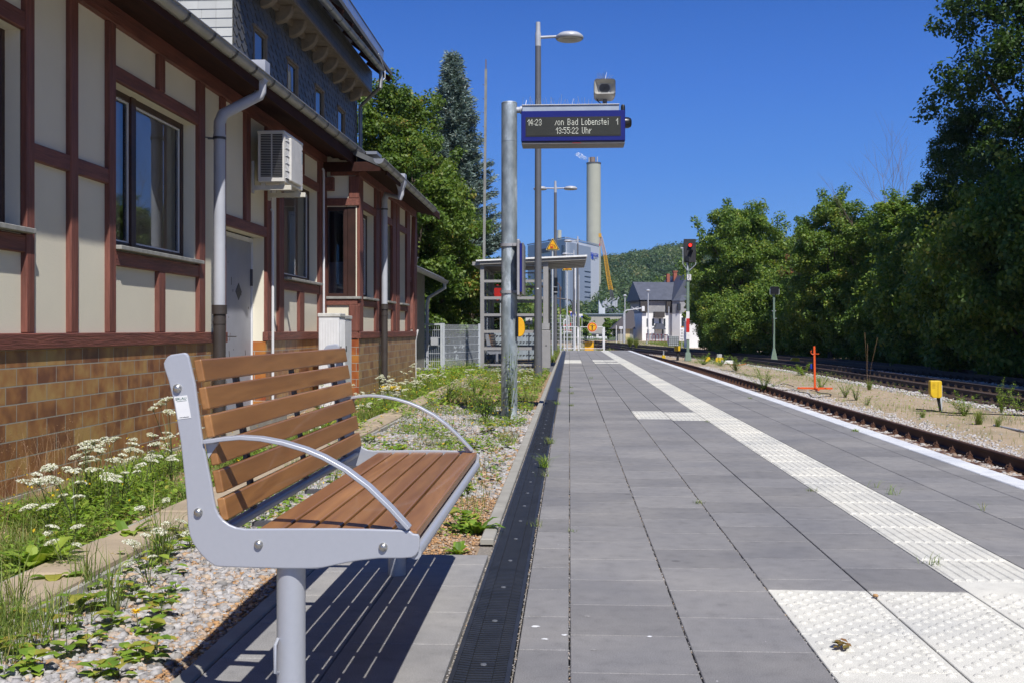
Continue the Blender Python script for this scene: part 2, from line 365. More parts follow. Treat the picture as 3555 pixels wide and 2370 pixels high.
mt['ballast_w'] = mk_gravel('pale_ballast_stones', [(0,(.44,.43,.44)),(.5,(.52,.51,.52)),(.8,(.36,.34,.33)),(1,(.45,.38,.30))])
def mk_ground():
    m, nt, b = newmat('sandy_trackbed'); v = coords(nt)
    f = noise(nt, v, 90, 3, .7); g = noise(nt, v, .35, 5); k = noise(nt, v, 4, 5)
    col = ramp(nt, f, [(.3,(.20,.145,.095)),(.5,(.40,.31,.21)),(.68,(.52,.43,.32))])
    col = mix(nt, ramp(nt, k, [(.45,(0,0,0)),(.65,(.5,.5,.5))]), col, (.30,.22,.14))
    col = mix(nt, ramp(nt, g, [(.5,(0,0,0)),(.7,(.6,.6,.6))]), col, (.14,.14,.06))
    L(nt, col, b.inputs['Base Color']); b.inputs['Roughness'].default_value = .95; bump(nt, b, f, .5, .01); return m
mt['ground'] = mk_ground()
mt['grit_ground'] = simple('orange_grit_bed', (.37,.27,.17), (.20,.14,.09), .95, sc=70, bsc=80, bs=.8, bd=.01)
mt['far_ground'] = simple('meadow', (.10,.13,.04), (.06,.08,.03), .95, sc=.4)
G1=(.035,.085,.012); G2=(.06,.13,.018); G3=(.11,.17,.03); G4=(.17,.17,.03)
mt['leaf_maple'] = leafmat('maple_leaves', [(0,(.055,.115,.018)),(.45,(.11,.19,.025)),(.8,(.17,.23,.034)),(.93,(.26,.25,.05)),(1,(.33,.20,.05))])
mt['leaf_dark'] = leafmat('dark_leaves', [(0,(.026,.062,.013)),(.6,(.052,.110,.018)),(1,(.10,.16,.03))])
mt['leaf_mid'] = leafmat('mixed_leaves', [(0,(.055,.125,.020)),(.5,(.140,.235,.032)),(.85,(.26,.32,.044)),(1,(.38,.34,.07))])
mt['leaf_rust'] = leafmat('rusty_leaves', [(0,(.22,.09,.045)),(.6,(.30,.13,.06)),(1,(.16,.17,.04))])
mt['needle'] = leafmat('blue_spruce_needles', [(0,(.08,.13,.115)),(.5,(.15,.215,.19)),(.85,(.25,.32,.29)),(1,(.12,.10,.06))], trans=.1)
mt['forest'] = leafmat('hazy_hill_leaves', [(0,(.040,.085,.040)),(.5,(.085,.145,.058)),(.85,(.14,.195,.075)),(1,(.21,.21,.09))])  # distance haze over the hill put into these lightened greens
mt['grass'] = leafmat('meadow_grass', [(0,(.08,.15,.025)),(.5,(.17,.25,.045)),(.8,(.30,.31,.09)),(1,(.48,.38,.18))])
mt['weed'] = leafmat('weed_leaves', [(0,(.09,.18,.02)),(.5,(.20,.33,.035)),(.85,(.32,.42,.06)),(1,(.38,.26,.05))])
mt['stem'] = leafmat('plant_stems', [(0,(.05,.08,.03)),(1,(.13,.15,.05))], trans=.05)
mt['umbel'] = leafmat('white_florets', [(0,(.60,.62,.52)),(.5,(.74,.75,.68)),(1,(.80,.80,.75))], trans=.25)
mt['petal'] = leafmat('yellow_petals', [(0,(.75,.48,.01)),(1,(.85,.62,.02))], trans=.3)
mt['dry'] = leafmat('dry_seed_heads', [(0,(.22,.12,.07)),(1,(.38,.26,.15))], trans=.1)
# ================================================================== GROUND AND PLATFORM
g = MB(); g.add([(-900,-60,-.78),(1200,-60,-.78),(1200,190,-.78),(-900,190,-.78)], [(0,1,2,3)]); g.build('ground', mt['ground'], kind='structure')
g = MB(); g.add([(-1500,190,-.775),(1500,190,-.775),(1500,3000,-.775),(-1500,3000,-.775)], [(0,1,2,3)]); g.build('meadow_ground', mt['far_ground'], kind='structure')
XE = 3.17; Y0P, Y1P = 1.2, 54.4
# platform body
g = MB(); g.box(-.445, XE-.02, Y0P-3, Y1P, -.78, -.030); g.build('platform', mt['joint'], kind='structure')
def slab(m, x0, x1, y0, y1, z, ch=.0025, r=None):
    m.add([(x0,y0,z-.03),(x1,y0,z-.03),(x1,y1,z-.03),(x0,y1,z-.03),(x0,y0,z-ch),(x1,y0,z-ch),(x1,y1,z-ch),(x0,y1,z-ch),
           (x0+ch,y0+ch,z),(x1-ch,y0+ch,z),(x1-ch,y1-ch,z),(x0+ch,y1-ch,z)],
          [(0,1,5,4),(1,2,6,5),(2,3,7,6),(3,0,4,7),(4,5,9,8),(5,6,10,9),(6,7,11,10),(7,4,8,11),(8,9,10,11)], r)
grey = MB(); white = MB(); ribs = MB()
cols = [(-.171,0,.24),(0,.4,.015),(.4,.8,.256),(.8,1.2,.07),(1.2,1.6,.30),(1.6,2.0,.07),(2.0,2.4,.20),(2.4,2.8,.02),(2.8,2.99,.2)]
def ribtile(x0, x1, y0, y1, n=8):
    w = (x1-x0)/n; a = .012
    for i in range(n):
        c = x0 + w*(i+.5); t = w*.22; q = w*.36; z0 = -.001; z1 = .0045
        v = [(c-q,y0+a,z0),(c+q,y0+a,z0),(c+q,y1-a,z0),(c-q,y1-a,z0),(c-t,y0+a+.01,z1),(c+t,y0+a+.01,z1),(c+t,y1-a-.01,z1),(c-t,y1-a-.01,z1)]
        ribs.add(v, [(0,1,5,4),(1,2,6,5),(2,3,7,6),(3,0,4,7),(4,5,6,7)], .5)
for ci, (x0, x1, ph) in enumerate(cols):
    k = int((Y0P-3-ph)/.4)
    while True:
        y0 = ph + k*.4; y1 = y0 + .4; k += 1
        if y0 > Y1P-.05: break
        y1 = min(y1, Y1P); ym = (y0+y1)/2; gp = .0045
        bx0, bx1 = x0+.0032, x1-.0032
        isw = (ci == 5) or (ci in (3,4) and (ym < 4.30 or 12.4 < ym < 13.6)) 
        if ci in (3,4) and ym < 4.30:
            slab(white, bx0, bx1, y0+.002, min(y1, 4.29)-.002, 0)
            if y1 > 4.30: slab(grey, bx0, bx1, 4.292, y1-.002, 0)
            continue
        if ci in (3,4) and y0 < 4.29: y0 = 4.29
        if ci in (0,1) and 33.6 < ym < 37.3: slab(white, bx0, bx1, y0+.001, y1-.001, 0); continue
        if ci in (3,4) and (33.2 < ym < 34.4 or 35.4 < ym < 37.2): isw = True
        slab(white if isw else grey, bx0, bx1, y0+.0022, y1-.0022, 0)
        if isw and not (ci == 5 and ym < 4.28): ribtile(bx0, bx1, y0, y1)
o = grey.build('paving', mt['slab'], kind='structure')
o = white.build('tactile_paving', mt['white_tile'], kind='structure')
# domes of the warning field
dm = MB()
for ci in (3,4,5):
    x0 = cols[ci][0]
    for r_ in range(-10, 26):
        yy = 4.27 - .022 - r_*.04
        if yy < 2.0 or yy > 4.275: continue
        for c_ in range(5):
            cx = x0 + .04 + c_*.08 + (0 if r_ % 2 else .04) - (.0 if r_ % 2 else .0)
            if cx > x0+.38: cx = x0+.385-.02
            n = 8; vs = [(cx, yy, .0068)]; fs = []
            for j, (q, h) in enumerate(((.008,.0058),(.0135,.0028),(.0165,-.0005))):
                for t in range(n): vs.append((cx+q*cos(2*pi*t/n), yy+q*sin(2*pi*t/n), h))
            for t in range(n):
                t2 = (t+1) % n; fs.append((0, 1+t, 1+t2))
                for j in range(2): fs.append((1+j*n+t, 1+(j+1)*n+t, 1+(j+1)*n+t2, 1+j*n+t2))
            dm.add(vs, fs, .5)
dm.build('tactile_domes', mt['white_tile'], smooth=180, kind='structure')
ribs.build('tactile_ribs', mt['white_tile'], kind='structure')
g = MB(); y = Y0P-3
while y < Y1P: slab(g, 2.995, XE, y+.002, min(y+1.6, Y1P)-.002, .004, .006, .5); y += 1.6
g.build('platform_edge', mt['white_edge'], kind='structure')
g = MB(); g.box(-.38, XE, Y1P, Y1P+.10, -.78, .003); g.build('platform_end_kerb', mt['white_edge'], kind='structure')
g = MB(); y = Y0P-3
while y < Y1P:
    if not (y < 4.6): slab(g, -.445, -.378, y+.001, y+.999, .012, .006)
    y += 1.0
g.build('kerb', mt['kerb'], kind='structure')
# drainage channel with slotted grating
dr = thing('drain_channel', 'black slotted drain grating running between the light kerb and the grey paving', 'drain', (-.272,2,0))
g = MB()
pro = [(-.366,-.004),(-.35,-.004),(-.345,-.007),(-.272,-.016),(-.199,-.007),(-.194,-.004),(-.180,-.004)]
def strip(m, pro, y0, y1):
    n = len(pro); m.add([(x,y0,z) for x,z in pro]+[(x,y1,z) for x,z in pro], [(i,i+1,n+i+1,n+i) for i in range(n-1)], .5)
strip(g, [(a, b-.010) for a, b in pro], Y0P-3, 16); strip(g, pro, 16, Y1P-.1)
g.build('channel', mt['drain'], dr)
g = MB(); y = 1.6
while y < 16:
    for (xa, xb, za, zb) in ((-.350,-.314,-.0035,-.007),(-.312,-.236,-.008,-.008),(-.234,-.196,-.007,-.0035)):
        g.add([(xa,y,za),(xb,y,zb),(xb,y+.013,zb),(xa,y+.013,za),(xa,y,za-.012),(xb,y,zb-.012),(xb,y+.013,zb-.012),(xa,y+.013,za-.012)],[(0,1,2,3),(4,5,1,0),(7,3,2,6),(5,6,2,1),(4,0,3,7)], .5)
    y += .0235 if y < 9 else .047
g.build('grating', mt['drain'], dr)
g = MB(); g.box(-.366,-.351,Y0P-3,16,-.03,-.003); g.box(-.195,-.180,Y0P-3,16,-.03,-.003); g.build('rim', mt['drain'], dr)
g = MB(); y = 2.3
while y < 14: g.lathe((-.272,y,-.0085), [(.011,0),(.010,.003),(.004,.004)], 8); y += .5
g.build_each('bolt', simple('dull_bolt',(.13,.14,.16),None,.5), dr)
# pale pebbles of grit in the joints
def stones(n, xr, yr, zf, smin, smax, flat=.6, rng=RNG, pts=None):
    base = np.array([(-.8,-.7,-.7),(.8,-.8,-.7),(.75,.8,-.7),(-.8,.75,-.7),(-.7,-.75,.6),(.8,-.6,.75),(.6,.8,.65),(-.75,.6,.8),(0,0,.95),(1.05,0,0)], float)
    fcs = np.array([(0,3,2),(0,2,1),(4,5,8),(5,6,8),(6,7,8),(7,4,8),(0,1,5),(0,5,4),(1,2,9),(2,6,9),(6,5,9),(5,1,9),(2,3,7),(2,7,6),(3,0,4),(3,4,7)])
    if pts is None: P = np.stack([rng.uniform(*xr, n), rng.uniform(*yr, n)], 1)
    else: P = pts; n = len(P)
    inp = (P[:,0] > -1.22) & (P[:,0] < -.38) & (P[:,1] < 4.90); P[inp,0] = -1.24-rng.uniform(0,.75,int(inp.sum()))
    s = rng.uniform(0, 1, n)**1.8*(smax-smin)+smin
    V = base[None]*(.95*rng.uniform(.62, 1.12, (n,10,3)))*np.stack([s*rng.uniform(.7,1.3,n), s*rng.uniform(.7,1.3,n), s*flat*rng.uniform(.6,1.3,n)],1)[:,None,:]
    a = rng.uniform(0, 6.28, n); tl = rng.normal(0, .35, n)
    ca, sa = np.cos(a)[:,None], np.sin(a)[:,None]; ct, st = np.cos(tl)[:,None], np.sin(tl)[:,None]
    x, y, z = V[...,0], V[...,1], V[...,2]; y, z = y*ct-z*st, y*st+z*ct; x, y = x*ca-y*sa, x*sa+y*ca
    Z = zf(P[:,0], P[:,1]) if callable(zf) else np.full(n, zf)
    V = np.stack([x+P[:,0:1], y+P[:,1:2], z+Z[:,None]], -1)
    Fi = (fcs[None]+np.arange(n)[:,None,None]*10).reshape(-1,3)
    R = np.repeat(rng.uniform(0,1,n), 16)
    return V.reshape(-1,3), Fi, R
g = MB()
for xj, w in ((0,.004),(.4,.003),(.8,.002),(-.1755,.004),(-.3705,.004)):
    g.np(*stones(1300 if xj in (0,) else 800, (xj-w,xj+w), (2,12), -.006, .0015, .0042, .8))
g.build('joint_gravel', mt['gravel'], kind='stuff'); 
# paved bay under the bench
PX0, PX1, PY1 = -1.12, -.381, 4.88
g = MB(); g.box(-1.19, -.381, -2, PY1+.0, -.5, -.031); g.build('bench_pad_base', mt['joint'], kind='structure')
g = MB()
for (x0,x1,ph) in ((-1.12,-.752,.1),(-.748,-.381,.28)):
    y = -2+ph
    while y < PY1-.02:
        slab(g, x0, x1, y+.002, min(y+.4,PY1)-.002, 0); y += .4
g.build('bench_pad_paving', mt['slab_light'], kind='structure')
g = MB(); y=-2
while y < PY1: slab(g, -1.19, -1.124, y, min(y+1,PY1)-.002, .004, .006); y += 1
g.build('bench_pad_kerb', mt['kerb'], kind='structure')
# planted strip between platform and building: gentle relief
def gz(x, y):
    x = np.asarray(x, float); y = np.asarray(y, float)
    h = -.035 + .018*np.sin(x*5.1+y*.7)*np.cos(y*1.9-x*2) + .012*np.sin(y*4.3+x*3)
    edge = np.clip((x+1.6)/-.9, 0, 1); h = h + .05*edge*np.exp(-((x+1.75)/.35)**2)
    return h - .03*np.clip((-2.4-x)/1.2, 0, 1)
def sheet(m, x0, x1, y0, y1, nx, ny, zf):
    xs = np.linspace(x0, x1, nx); ys = np.linspace(y0, y1, ny); X, Y = np.meshgrid(xs, ys)
    Z = zf(X, Y); V = np.stack([X, Y, Z], -1).reshape(-1,3)
    i = (np.arange(ny-1)[:,None]*nx+np.arange(nx-1)[None]).ravel()
    m.np(V, np.stack([i, i+1, i+nx+1, i+nx], 1)); return m
sheet(MB(), -3.68, -.445, -3, 27, 90, 500, gz).build('garden_ground', mt['grit_ground'], smooth=180, kind='structure')
g = MB(); g.add([(-60,22.5,-.06),(-3.6,22.5,-.06),(-3.6,120,-.06),(-60,120,-.06)],[(0,1,2,3)]); g.add([(-3.6,26.9,-.055),(-.446,26.9,-.055),(-.446,54.4,-.055),(-3.6,54.4,-.055)],[(0,1,2,3)]); g.build('rear_ground', mt['soil'], kind='structure')
g = MB(); g.add([(-7,27.2,-.03),(-.446,27.2,-.03),(-.446,35.2,-.03),(-7,35.2,-.03)],[(0,1,2,3)]); g.build('shelter_paving', mt['asphalt'], kind='structure')
g = MB(); g.box(-40,-3.6,54.5,54.6,-.8,-.06); g.box(-3.6,-.446,54.4,54.5,-.8,-.06); g.build('rear_ground_edge', mt['soil'], kind='structure')
# sandy cable trough covers
tr = thing('cable_trough', 'sandy concrete cable trough covers laid in a row through the weeds beside the building', 'cable trough', (-2.15,3,0))
g = MB(); y = -1.0; random.seed(3)
while y < 24.5:
    dz = random.uniform(-.006,.012)
    slab(g, -2.30+random.uniform(-.008,.008), -2.02+random.uniform(-.008,.008), y+.006, y+.744, .03+dz, .010); y += .75
g.build('cover', mt['trough'], tr)
g = MB(); g.box(-2.345,-2.307,-1,24.5,-.12,.012); g.box(-2.013,-1.985,-1,24.5,-.12,.008); g.build('wall', mt['kerb'], tr)
# gravel
g = MB(); g.np(*stones(15000, (-2.0,-1.0), (1.6,14), lambda x,y: gz(x,y)+.003, .006, .017))
g.np(*stones(14000, (-2.0,-1.32), (2.2,8.5), lambda x,y: gz(x,y)+.008, .007, .027))
g.np(*stones(9000, (-2.0,-.46), (6.6,14.5), lambda x,y: gz(x,y)+.008, .010, .032))
P = []
g.build('gravel', mt['gravel'], kind='stuff')
g = MB(); g.np(*stones(42000, (-1.9,-.46), (1.8,9.5), lambda x,y: gz(x,y)+.005, .004, .013)); g.np(*stones(7000, (-1.9,-.46), (8,24), lambda x,y: gz(x,y)+.003, .007, .018)); g.np(*stones(4000, (-3.6,-2.36), (3,14), lambda x,y: gz(x,y)+.002, .006, .02))
g.build('orange_gravel', mt['gravel_or'], kind='stuff')

# ================================================================== STATION BUILDING
XW = -3.65; XP = -3.69; XB = -3.15; XBP = -3.19
yw = lambda px: WX(XW, px)[0]; yb = lambda px: WX(XB, px)[0]
YS = 1.0; YB = WX(XB, 1249)[0]; YE = WX(XB, 1445)[0]
bld = thing('half_timbered_station', 'long half-timbered station building with red-brown beams, cream infill and tiled base', 'station building', (-4.5, 8, 0))
def holewall(m, plane, u0, u1, z0, z1, holes, depth, axis='x', sgn=-1):
    # axis x: plane x=const, u=Y ; axis y: plane y=const, u=X. depth goes to plane+sgn*depth
    us = sorted(set([u0,u1]+[h[0] for h in holes]+[h[1] for h in holes])); zs = sorted(set([z0,z1]+[h[2] for h in holes]+[h[3] for h in holes]))
    P = (lambda u,z,d=0: (plane+sgn*d, u, z)) if axis == 'x' else (lambda u,z,d=0: (u, plane+sgn*d, z))
    for i in range(len(us)-1):
        for j in range(len(zs)-1):
            cu, cz = (us[i]+us[i+1])/2, (zs[j]+zs[j+1])/2
            if any(h[0] < cu < h[1] and h[2] < cz < h[3] for h in holes): continue
            m.quad(P(us[i],zs[j]), P(us[i+1],zs[j]), P(us[i+1],zs[j+1]), P(us[i],zs[j+1]))
    for (a,b,c,d) in holes:
        m.quad(P(a,c), P(a,c,depth), P(a,d,depth), P(a,d)); m.quad(P(b,c), P(b,d), P(b,d,depth), P(b,c,depth))
        m.quad(P(a,d), P(a,d,depth), P(b,d,depth), P(b,d)); m.quad(P(a,c), P(b,c), P(b,c,depth), P(a,c,depth))
ZB, ZB2, ZT = .92, 1.03, 3.51
w1 = (yw(403), yw(689)); w0 = (yw(92)-1.87, yw(92)); w2 = (yw(987), yw(1109)); dd = (yw(786), yw(927)); zs_, zh = 1.70, 3.07
D = .16
g = MB()
holewall(g, XP, YS, YB, -.10, 3.62, [(w0[0],w0[1],zs_,zh),(w1[0],w1[1],zs_,zh),(dd[0],dd[1],-.10,2.17),(w2[0],w2[1],zs_,zh)], D)
# bay / front section
b3 = (yb(1262), yb(1306)); b4 = (yb(1340), yb(1367)); b5 = (yb(1389), yb(1413)); zs2, zh2 = 1.53, 2.905
holewall(g, XBP, YB, YE, -.10, 3.5, [(b3[0]-.0,b3[1],zs2,zh2),(b4[0],b4[1],zs2,zh2),(b5[0],b5[1],zs2,zh2)], D)
bs = (-3.60, -3.21)
holewall(g, YB, XP, XBP, -.10, 3.75, [(XP+.02, XBP-.02, zs2, zh2)], .12, 'y', 1)
g.quad((XBP,YE,-.1),(-12,YE,-.1),(-12,YE,3.5),(XBP,YE,3.5)); g.quad((XP,YS,-.1),(-12,YS,-.1),(-12,YS,3.6),(XP,YS,3.6)); g.quad((-12,YS,-.1),(-12,YE,-.1),(-12,YE,3.6),(-12,YS,3.6))
g.build('wall', mt['plaster'], bld)
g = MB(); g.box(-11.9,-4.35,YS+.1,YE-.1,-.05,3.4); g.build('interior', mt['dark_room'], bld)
# tiled base
g = MB(); g.box(XP-.1, XW-.012, YS, dd[0], -.04, ZB); g.box(XP-.1, XW-.012, dd[1]+.006, YB+.05, -.04, ZB); g.build_each('tiled_base', mt['tile_y'], bld)
g = MB(); g.box(XBP-.1, XB-.012, YB-.010, YE-.004, -.04, ZB-.004); g.build('tiled_base', mt['tile_bay'], bld)
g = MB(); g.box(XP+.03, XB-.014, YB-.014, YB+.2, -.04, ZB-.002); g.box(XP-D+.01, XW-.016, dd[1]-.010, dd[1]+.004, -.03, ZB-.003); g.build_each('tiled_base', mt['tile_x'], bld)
g = MB(); g.box(XP-.1, XW+.01, YS, YB+.06, -.4, -.045); g.box(XBP-.1, XB+.008, YB+.03, YE-.01, -.4, -.043); g.build('footing', mt['kerb'], bld)
# timber frame
tv = MB(); th = MB()
def post(p0, p1, z0=ZB2, z1=ZT, X=XW): 
    a, b = WX(X,p0)[0], WX(X,p1)[0]; tv.box(X-.05, X+random.uniform(0,.004), a, b, z0, z1)
def rail(p0, p1, z0, z1, X=XW, pr=-.004, ypad=0):
    a, b = WX(X,p0)[0]-ypad, WX(X,p1)[0]+ypad; th.box(X-.05, X+pr, a, b, z0, z1)
for a,b_ in ((92,120),(247,273),(380,403),(692,713),(773,786),(928,943),(970,987),(1110,1122),(1128,1141)): post(a,b_)
y_ = w0[0]-.16; tv.box(XW-.05,XW,y_,w0[0],ZB2,ZT); tv.box(XW-.05,XW,YS,YS+.15,ZB2,ZT)
post(554,574,3.19); post(552,575,ZB2,1.57); post(855,871,2.29); post(1041,1057,ZB2,1.57); post(1043,1058,3.19)
rail(120,247,2.21,2.33); rail(273,380,2.21,2.33)
for (a,b_) in ((403,692),(987,1110)): rail(a,b_,3.07,3.19); rail(a,b_,1.57,1.69)
th.box(XW-.05,XW-.004,w0[0],w0[1],3.07,3.19); th.box(XW-.05,XW-.004,w0[0],w0[1],1.57,1.69)
rail(786,928,2.17,2.29)
th.box(XW-.05, XW+.016, YS, dd[0], ZB, ZB2-.001); th.box(XW-.05, XW+.016, dd[1]-.02, YB+.0, ZB, ZB2-.001)
th.box(XW-.06, XW+.006, YS, YB, ZT, 3.66)
# bay frame
for a,b_ in ((1249,1261),(1306,1318),(1364,1375),(1378,1388),(1413,1424),(1439,1448)): post(a,b_,ZB2,3.36,XB)
post(1321,1330,ZB2,3.36,XB)
for (a,b_) in ((1261,1306),(1330,1364),(1388,1413)): rail(a,b_,zh2,zh2+.12,XB); rail(a,b_,1.41,zs2-.02,XB)
th.box(XB-.05,XB+.012,YB-.012,YE,ZB,ZB2-.002); th.box(XB-.06,XB+.004,YB-.004,YE,3.36,3.50)
ya, za = WX(XB,1424,1020); yc = WX(XB,1439)[0]
tv.bar((XB-.02,yb(1426),1.06),(XB-.02,yb(1437),3.34),.05,.12,up=(1,0,0))
rail(1424,1439,2.0,2.1,XB)
# bay side (faces the camera)
th.box(XP,XB-.02,YB-.03,YB+.01,ZB+.002,ZB2-.004); th.box(XP,XB-.002,YB-.03,YB+.01,zh2+.012,zh2+.125); th.box(XP,XB-.03,YB-.028,YB+.01,1.42,1.51)
tv.box(XB-.16,XB-.004,YB-.034,YB+.01,ZB2,1.42); tv.box(XB-.16,XB-.004,YB-.034,YB+.01,zh2+.125,3.36); th.box(XP+.1,XB-.004,YB-.036,YB+.01,3.37,3.49)
th.box(XP+.0,XP+.16,YB-.10,YB+.01,3.14,3.34)
tv.build_each('timber_post', mt['timber'], bld, bevel=.006); th.build_each('timber_beam', mt['timber_h'], bld, bevel=.006)
# windows
def window(y0, y1, z0, z1, X, mull=(), wood=mt['win_wood'], blinds=True, fw=.065):
    fr = MB(); fr.box(X-.06,X,y0,y0+fw,z0,z1); fr.box(X-.06,X,y1-fw,y1,z0,z1); fr.box(X-.06,X-.002,y0+fw,y1-fw,z1-fw,z1); fr.box(X-.06,X-.002,y0+fw,y1-fw,z0,z0+fw*1.2)
    for mm in mull: fr.box(X-.06,X+.01,mm-.05,mm+.05,z0+.002,z1-.002)
    o = fr.build('window', wood, bld, bevel=.004)
    p = MB(); p.quad((X-.03,y0+fw,z0+fw),(X-.03,y1-fw,z0+fw),(X-.03,y1-fw,z1-fw),(X-.03,y0+fw,z1-fw)); p.build('pane', mt['glass'], o)
    s = MB(); 
    for a,b_ in zip([y0+fw]+[m_+.05 for m_ in mull],[m_-.05 for m_ in mull]+[y1-fw]):
        for k in (a+.008,b_-.008): s.box(X-.028,X-.015,k-.008,k+.008,z0+fw*1.2,z1-fw)
        s.box(X-.028,X-.015,a+.016,b_-.016,z0+fw*1.2,z0+fw*1.2+.016); s.box(X-.028,X-.015,a+.016,b_-.016,z1-fw-.016,z1-fw)
    s.build('glazing_bead', mt['white_paint'], o)
    if blinds:
        c = MB(); n = max(4,int((y1-y0)/.09))
        for i in range(n):
            a = y0+(y1-y0)*i/n; w = (y1-y0)/n
            c.quad((X-.115,a,z0),(X-.085,a+w*.96,z0),(X-.085,a+w*.96,z1),(X-.115,a,z1))
        c.build('blind', mt['curtain'], o)
    return o
def sill(y0,y1,z,X,ax='x'):
    s = MB(); s.box(X-.18,X+.045,y0,y1,z-.035,z); s.build('window_sill', mt['sill'], bld, bevel=.004)
wf = -3.80
window(w0[0]-.02,w0[1]+.02,zs_+.02,zh+.01,wf,(w0[0]+1.2,)); sill(w0[0]+.001,w0[1]+.05,1.735,XW)
window(w1[0]-.02,w1[1]-.0,zs_+.02,zh+.01,wf,(WX(wf,461)[0],)); sill(w1[0]+.001,w1[1]+.05,1.735,XW)
window(w2[0]-.02,w2[1]-.0,zs_+.02,zh+.01,wf,(w2[0]+.45,)); sill(w2[0]+.001,w2[1]+.05,1.735,XW)
for (a,b_) in (b3,b4,b5): window(a-.02,b_,zs2+.01,zh2+.01,XBP-.11); sill(a+.001,b_+.03,1.555,XB)
# bay side glazing: one pane and broad boards
g = MB(); g.box(XP+.02,XP+.06,YB+.02,YB+.08,zs2,zh2); xg = WY(YB,1191)[0]; xm=WY(YB,1206)[0]; xk=WY(YB,1243)[0]
g.box(xg,xm,YB+.012,YB+.07,zs2,zh2); g.box(xm+.004,xk,YB+.006,YB+.07,zs2,zh2); g.box(xk,XBP-.02,YB+.018,YB+.07,zs2,zh2)
g.box(XP+.06,xg,YB+.02,YB+.07,zs2,zs2+.07); g.box(XP+.06,xg,YB+.02,YB+.07,zh2-.06,zh2)
sw = g.build('side_window', mt['win_wood'], bld, bevel=.003)
g = MB(); g.quad((XP+.05,YB+.05,zs2+.05),(xg,YB+.05,zs2+.05),(xg,YB+.05,zh2-.05),(XP+.05,YB+.05,zh2-.05)); g.build('pane', mt['glass'], sw)
g = MB(); g.box(XP+.05,xg,YB+.10,YB+.12,zs2,zs2+.55); g.build('blind', simple('lilac_net',(.20,.21,.26),None,.9), sw)
g = MB(); g.box(XP+.03,XB+.02,YB-.05,YB+.06,1.515,1.553); g.build('window_sill', mt['sill'], bld, bevel=.003)
# door
XD = -3.84
g = MB(); g.box(XD-.05,XD,dd[0]+.02,dd[1]-.02,.06,2.10); do = g.build('door', mt['door'], bld, bevel=.004)
g = MB(); ya,za = WX(XD,828,1013); hy = abs(WX(XD,839)[0]-WX(XD,818)[0])/2; hz = 59/2/(1977-828)*3.84
g.prism([(XD+.004,ya-hy,za),(XD+.004,ya,za-hz),(XD+.004,ya+hy,za),(XD+.004,ya,za+hz)],(-.006,0,0)); g.build('vent_diamond', mt['diamond'], do)
g = MB(); hyy = dd[1]-.05; g.box(XD,XD+.025,hyy-.01,hyy+.025,1.58,1.78); g.build('hinge', mt['dark_metal'], do)
g = MB()
for i in range(26):
    yy = random.uniform(dd[0]+.3,dd[1]-.1); zz = random.choice([random.uniform(.3,1.0),random.uniform(.4,1.9)])
    hh = random.uniform(.004,.012); g.obox((XD+.0015,yy,zz),(.003,random.uniform(.004,.010),random.choice([.01,.03,.06,.09])),Matrix.Rotation(random.uniform(-.3,.3),3,'X'))
g.build('paint_chips', simple('rust_chip',(.09,.06,.045),None,.8), do)
g = MB(); g.box(XD-.02,XD+.02,dd[0],dd[0]+.03,.0,2.15); g.box(XD-.02,XD+.02,dd[1]-.025,dd[1],.0,2.15); g.box(XD-.02,XD+.02,dd[0]+.03,dd[1]-.025,2.10,2.15); g.build('door_frame', mt['white_paint'], do)
g = MB(); g.box(XD-.1,XW+.25,dd[0]-.0,dd[1]+.0,-.2,.05); g.build('door_step', mt['kerb'], bld, bevel=.01)
g = MB(); g.obox((XW+.05,dd[0]+.02,.98),(.10,.02,.012)); g.build('hook', mt['strap'], bld)
# roof, soffit, gutters
XG, ZG = -3.20, 3.70
g = MB()
g.prism([(XG-.05,YS-.3,3.66),(-9.5,YS-.3,6.9),(-9.5,YS-.3,7.0),(XG-.05,YS-.3,3.74)],(0,YB+.35-YS+.3,0)); g.prism([(-9.5,YS-.3,6.9),(-16,YS-.3,3.66),(-16,YS-.3,3.76),(-9.5,YS-.3,7.0)],(0,YB+.35-YS+.3,0))
g.prism([(-2.70,YB-.25,3.42),(-9.5,YB-.25,6.5),(-9.5,YB-.25,6.58),(-2.70,YB-.25,3.50)],(0,YE+.25-YB+.25,0))
g.build('roof', mt['roofing'], bld)
g = MB()
for i in range(5):
    x0 = XG-.02-i*.115; zz = 3.575+i*.028; g.box(x0-.108,x0,YS-.3,YB+.1,zz,zz+.03)
for i in range(4):
    x0 = -2.72-i*.12; zz = 3.41+i*.028; g.box(x0-.112,x0,YB-.22,YE+.24,zz,zz+.03)
g.box(XG-.03,XG-.0,YS-.3,YB+.1,3.52,3.66); g.box(-2.72,-2.69,YB-.24,YE+.24,3.34,3.46); g.box(-3.66,-2.70,YB-.24,YB-.20,3.40,3.54)
g.build('soffit', mt['dark_wood'], bld)
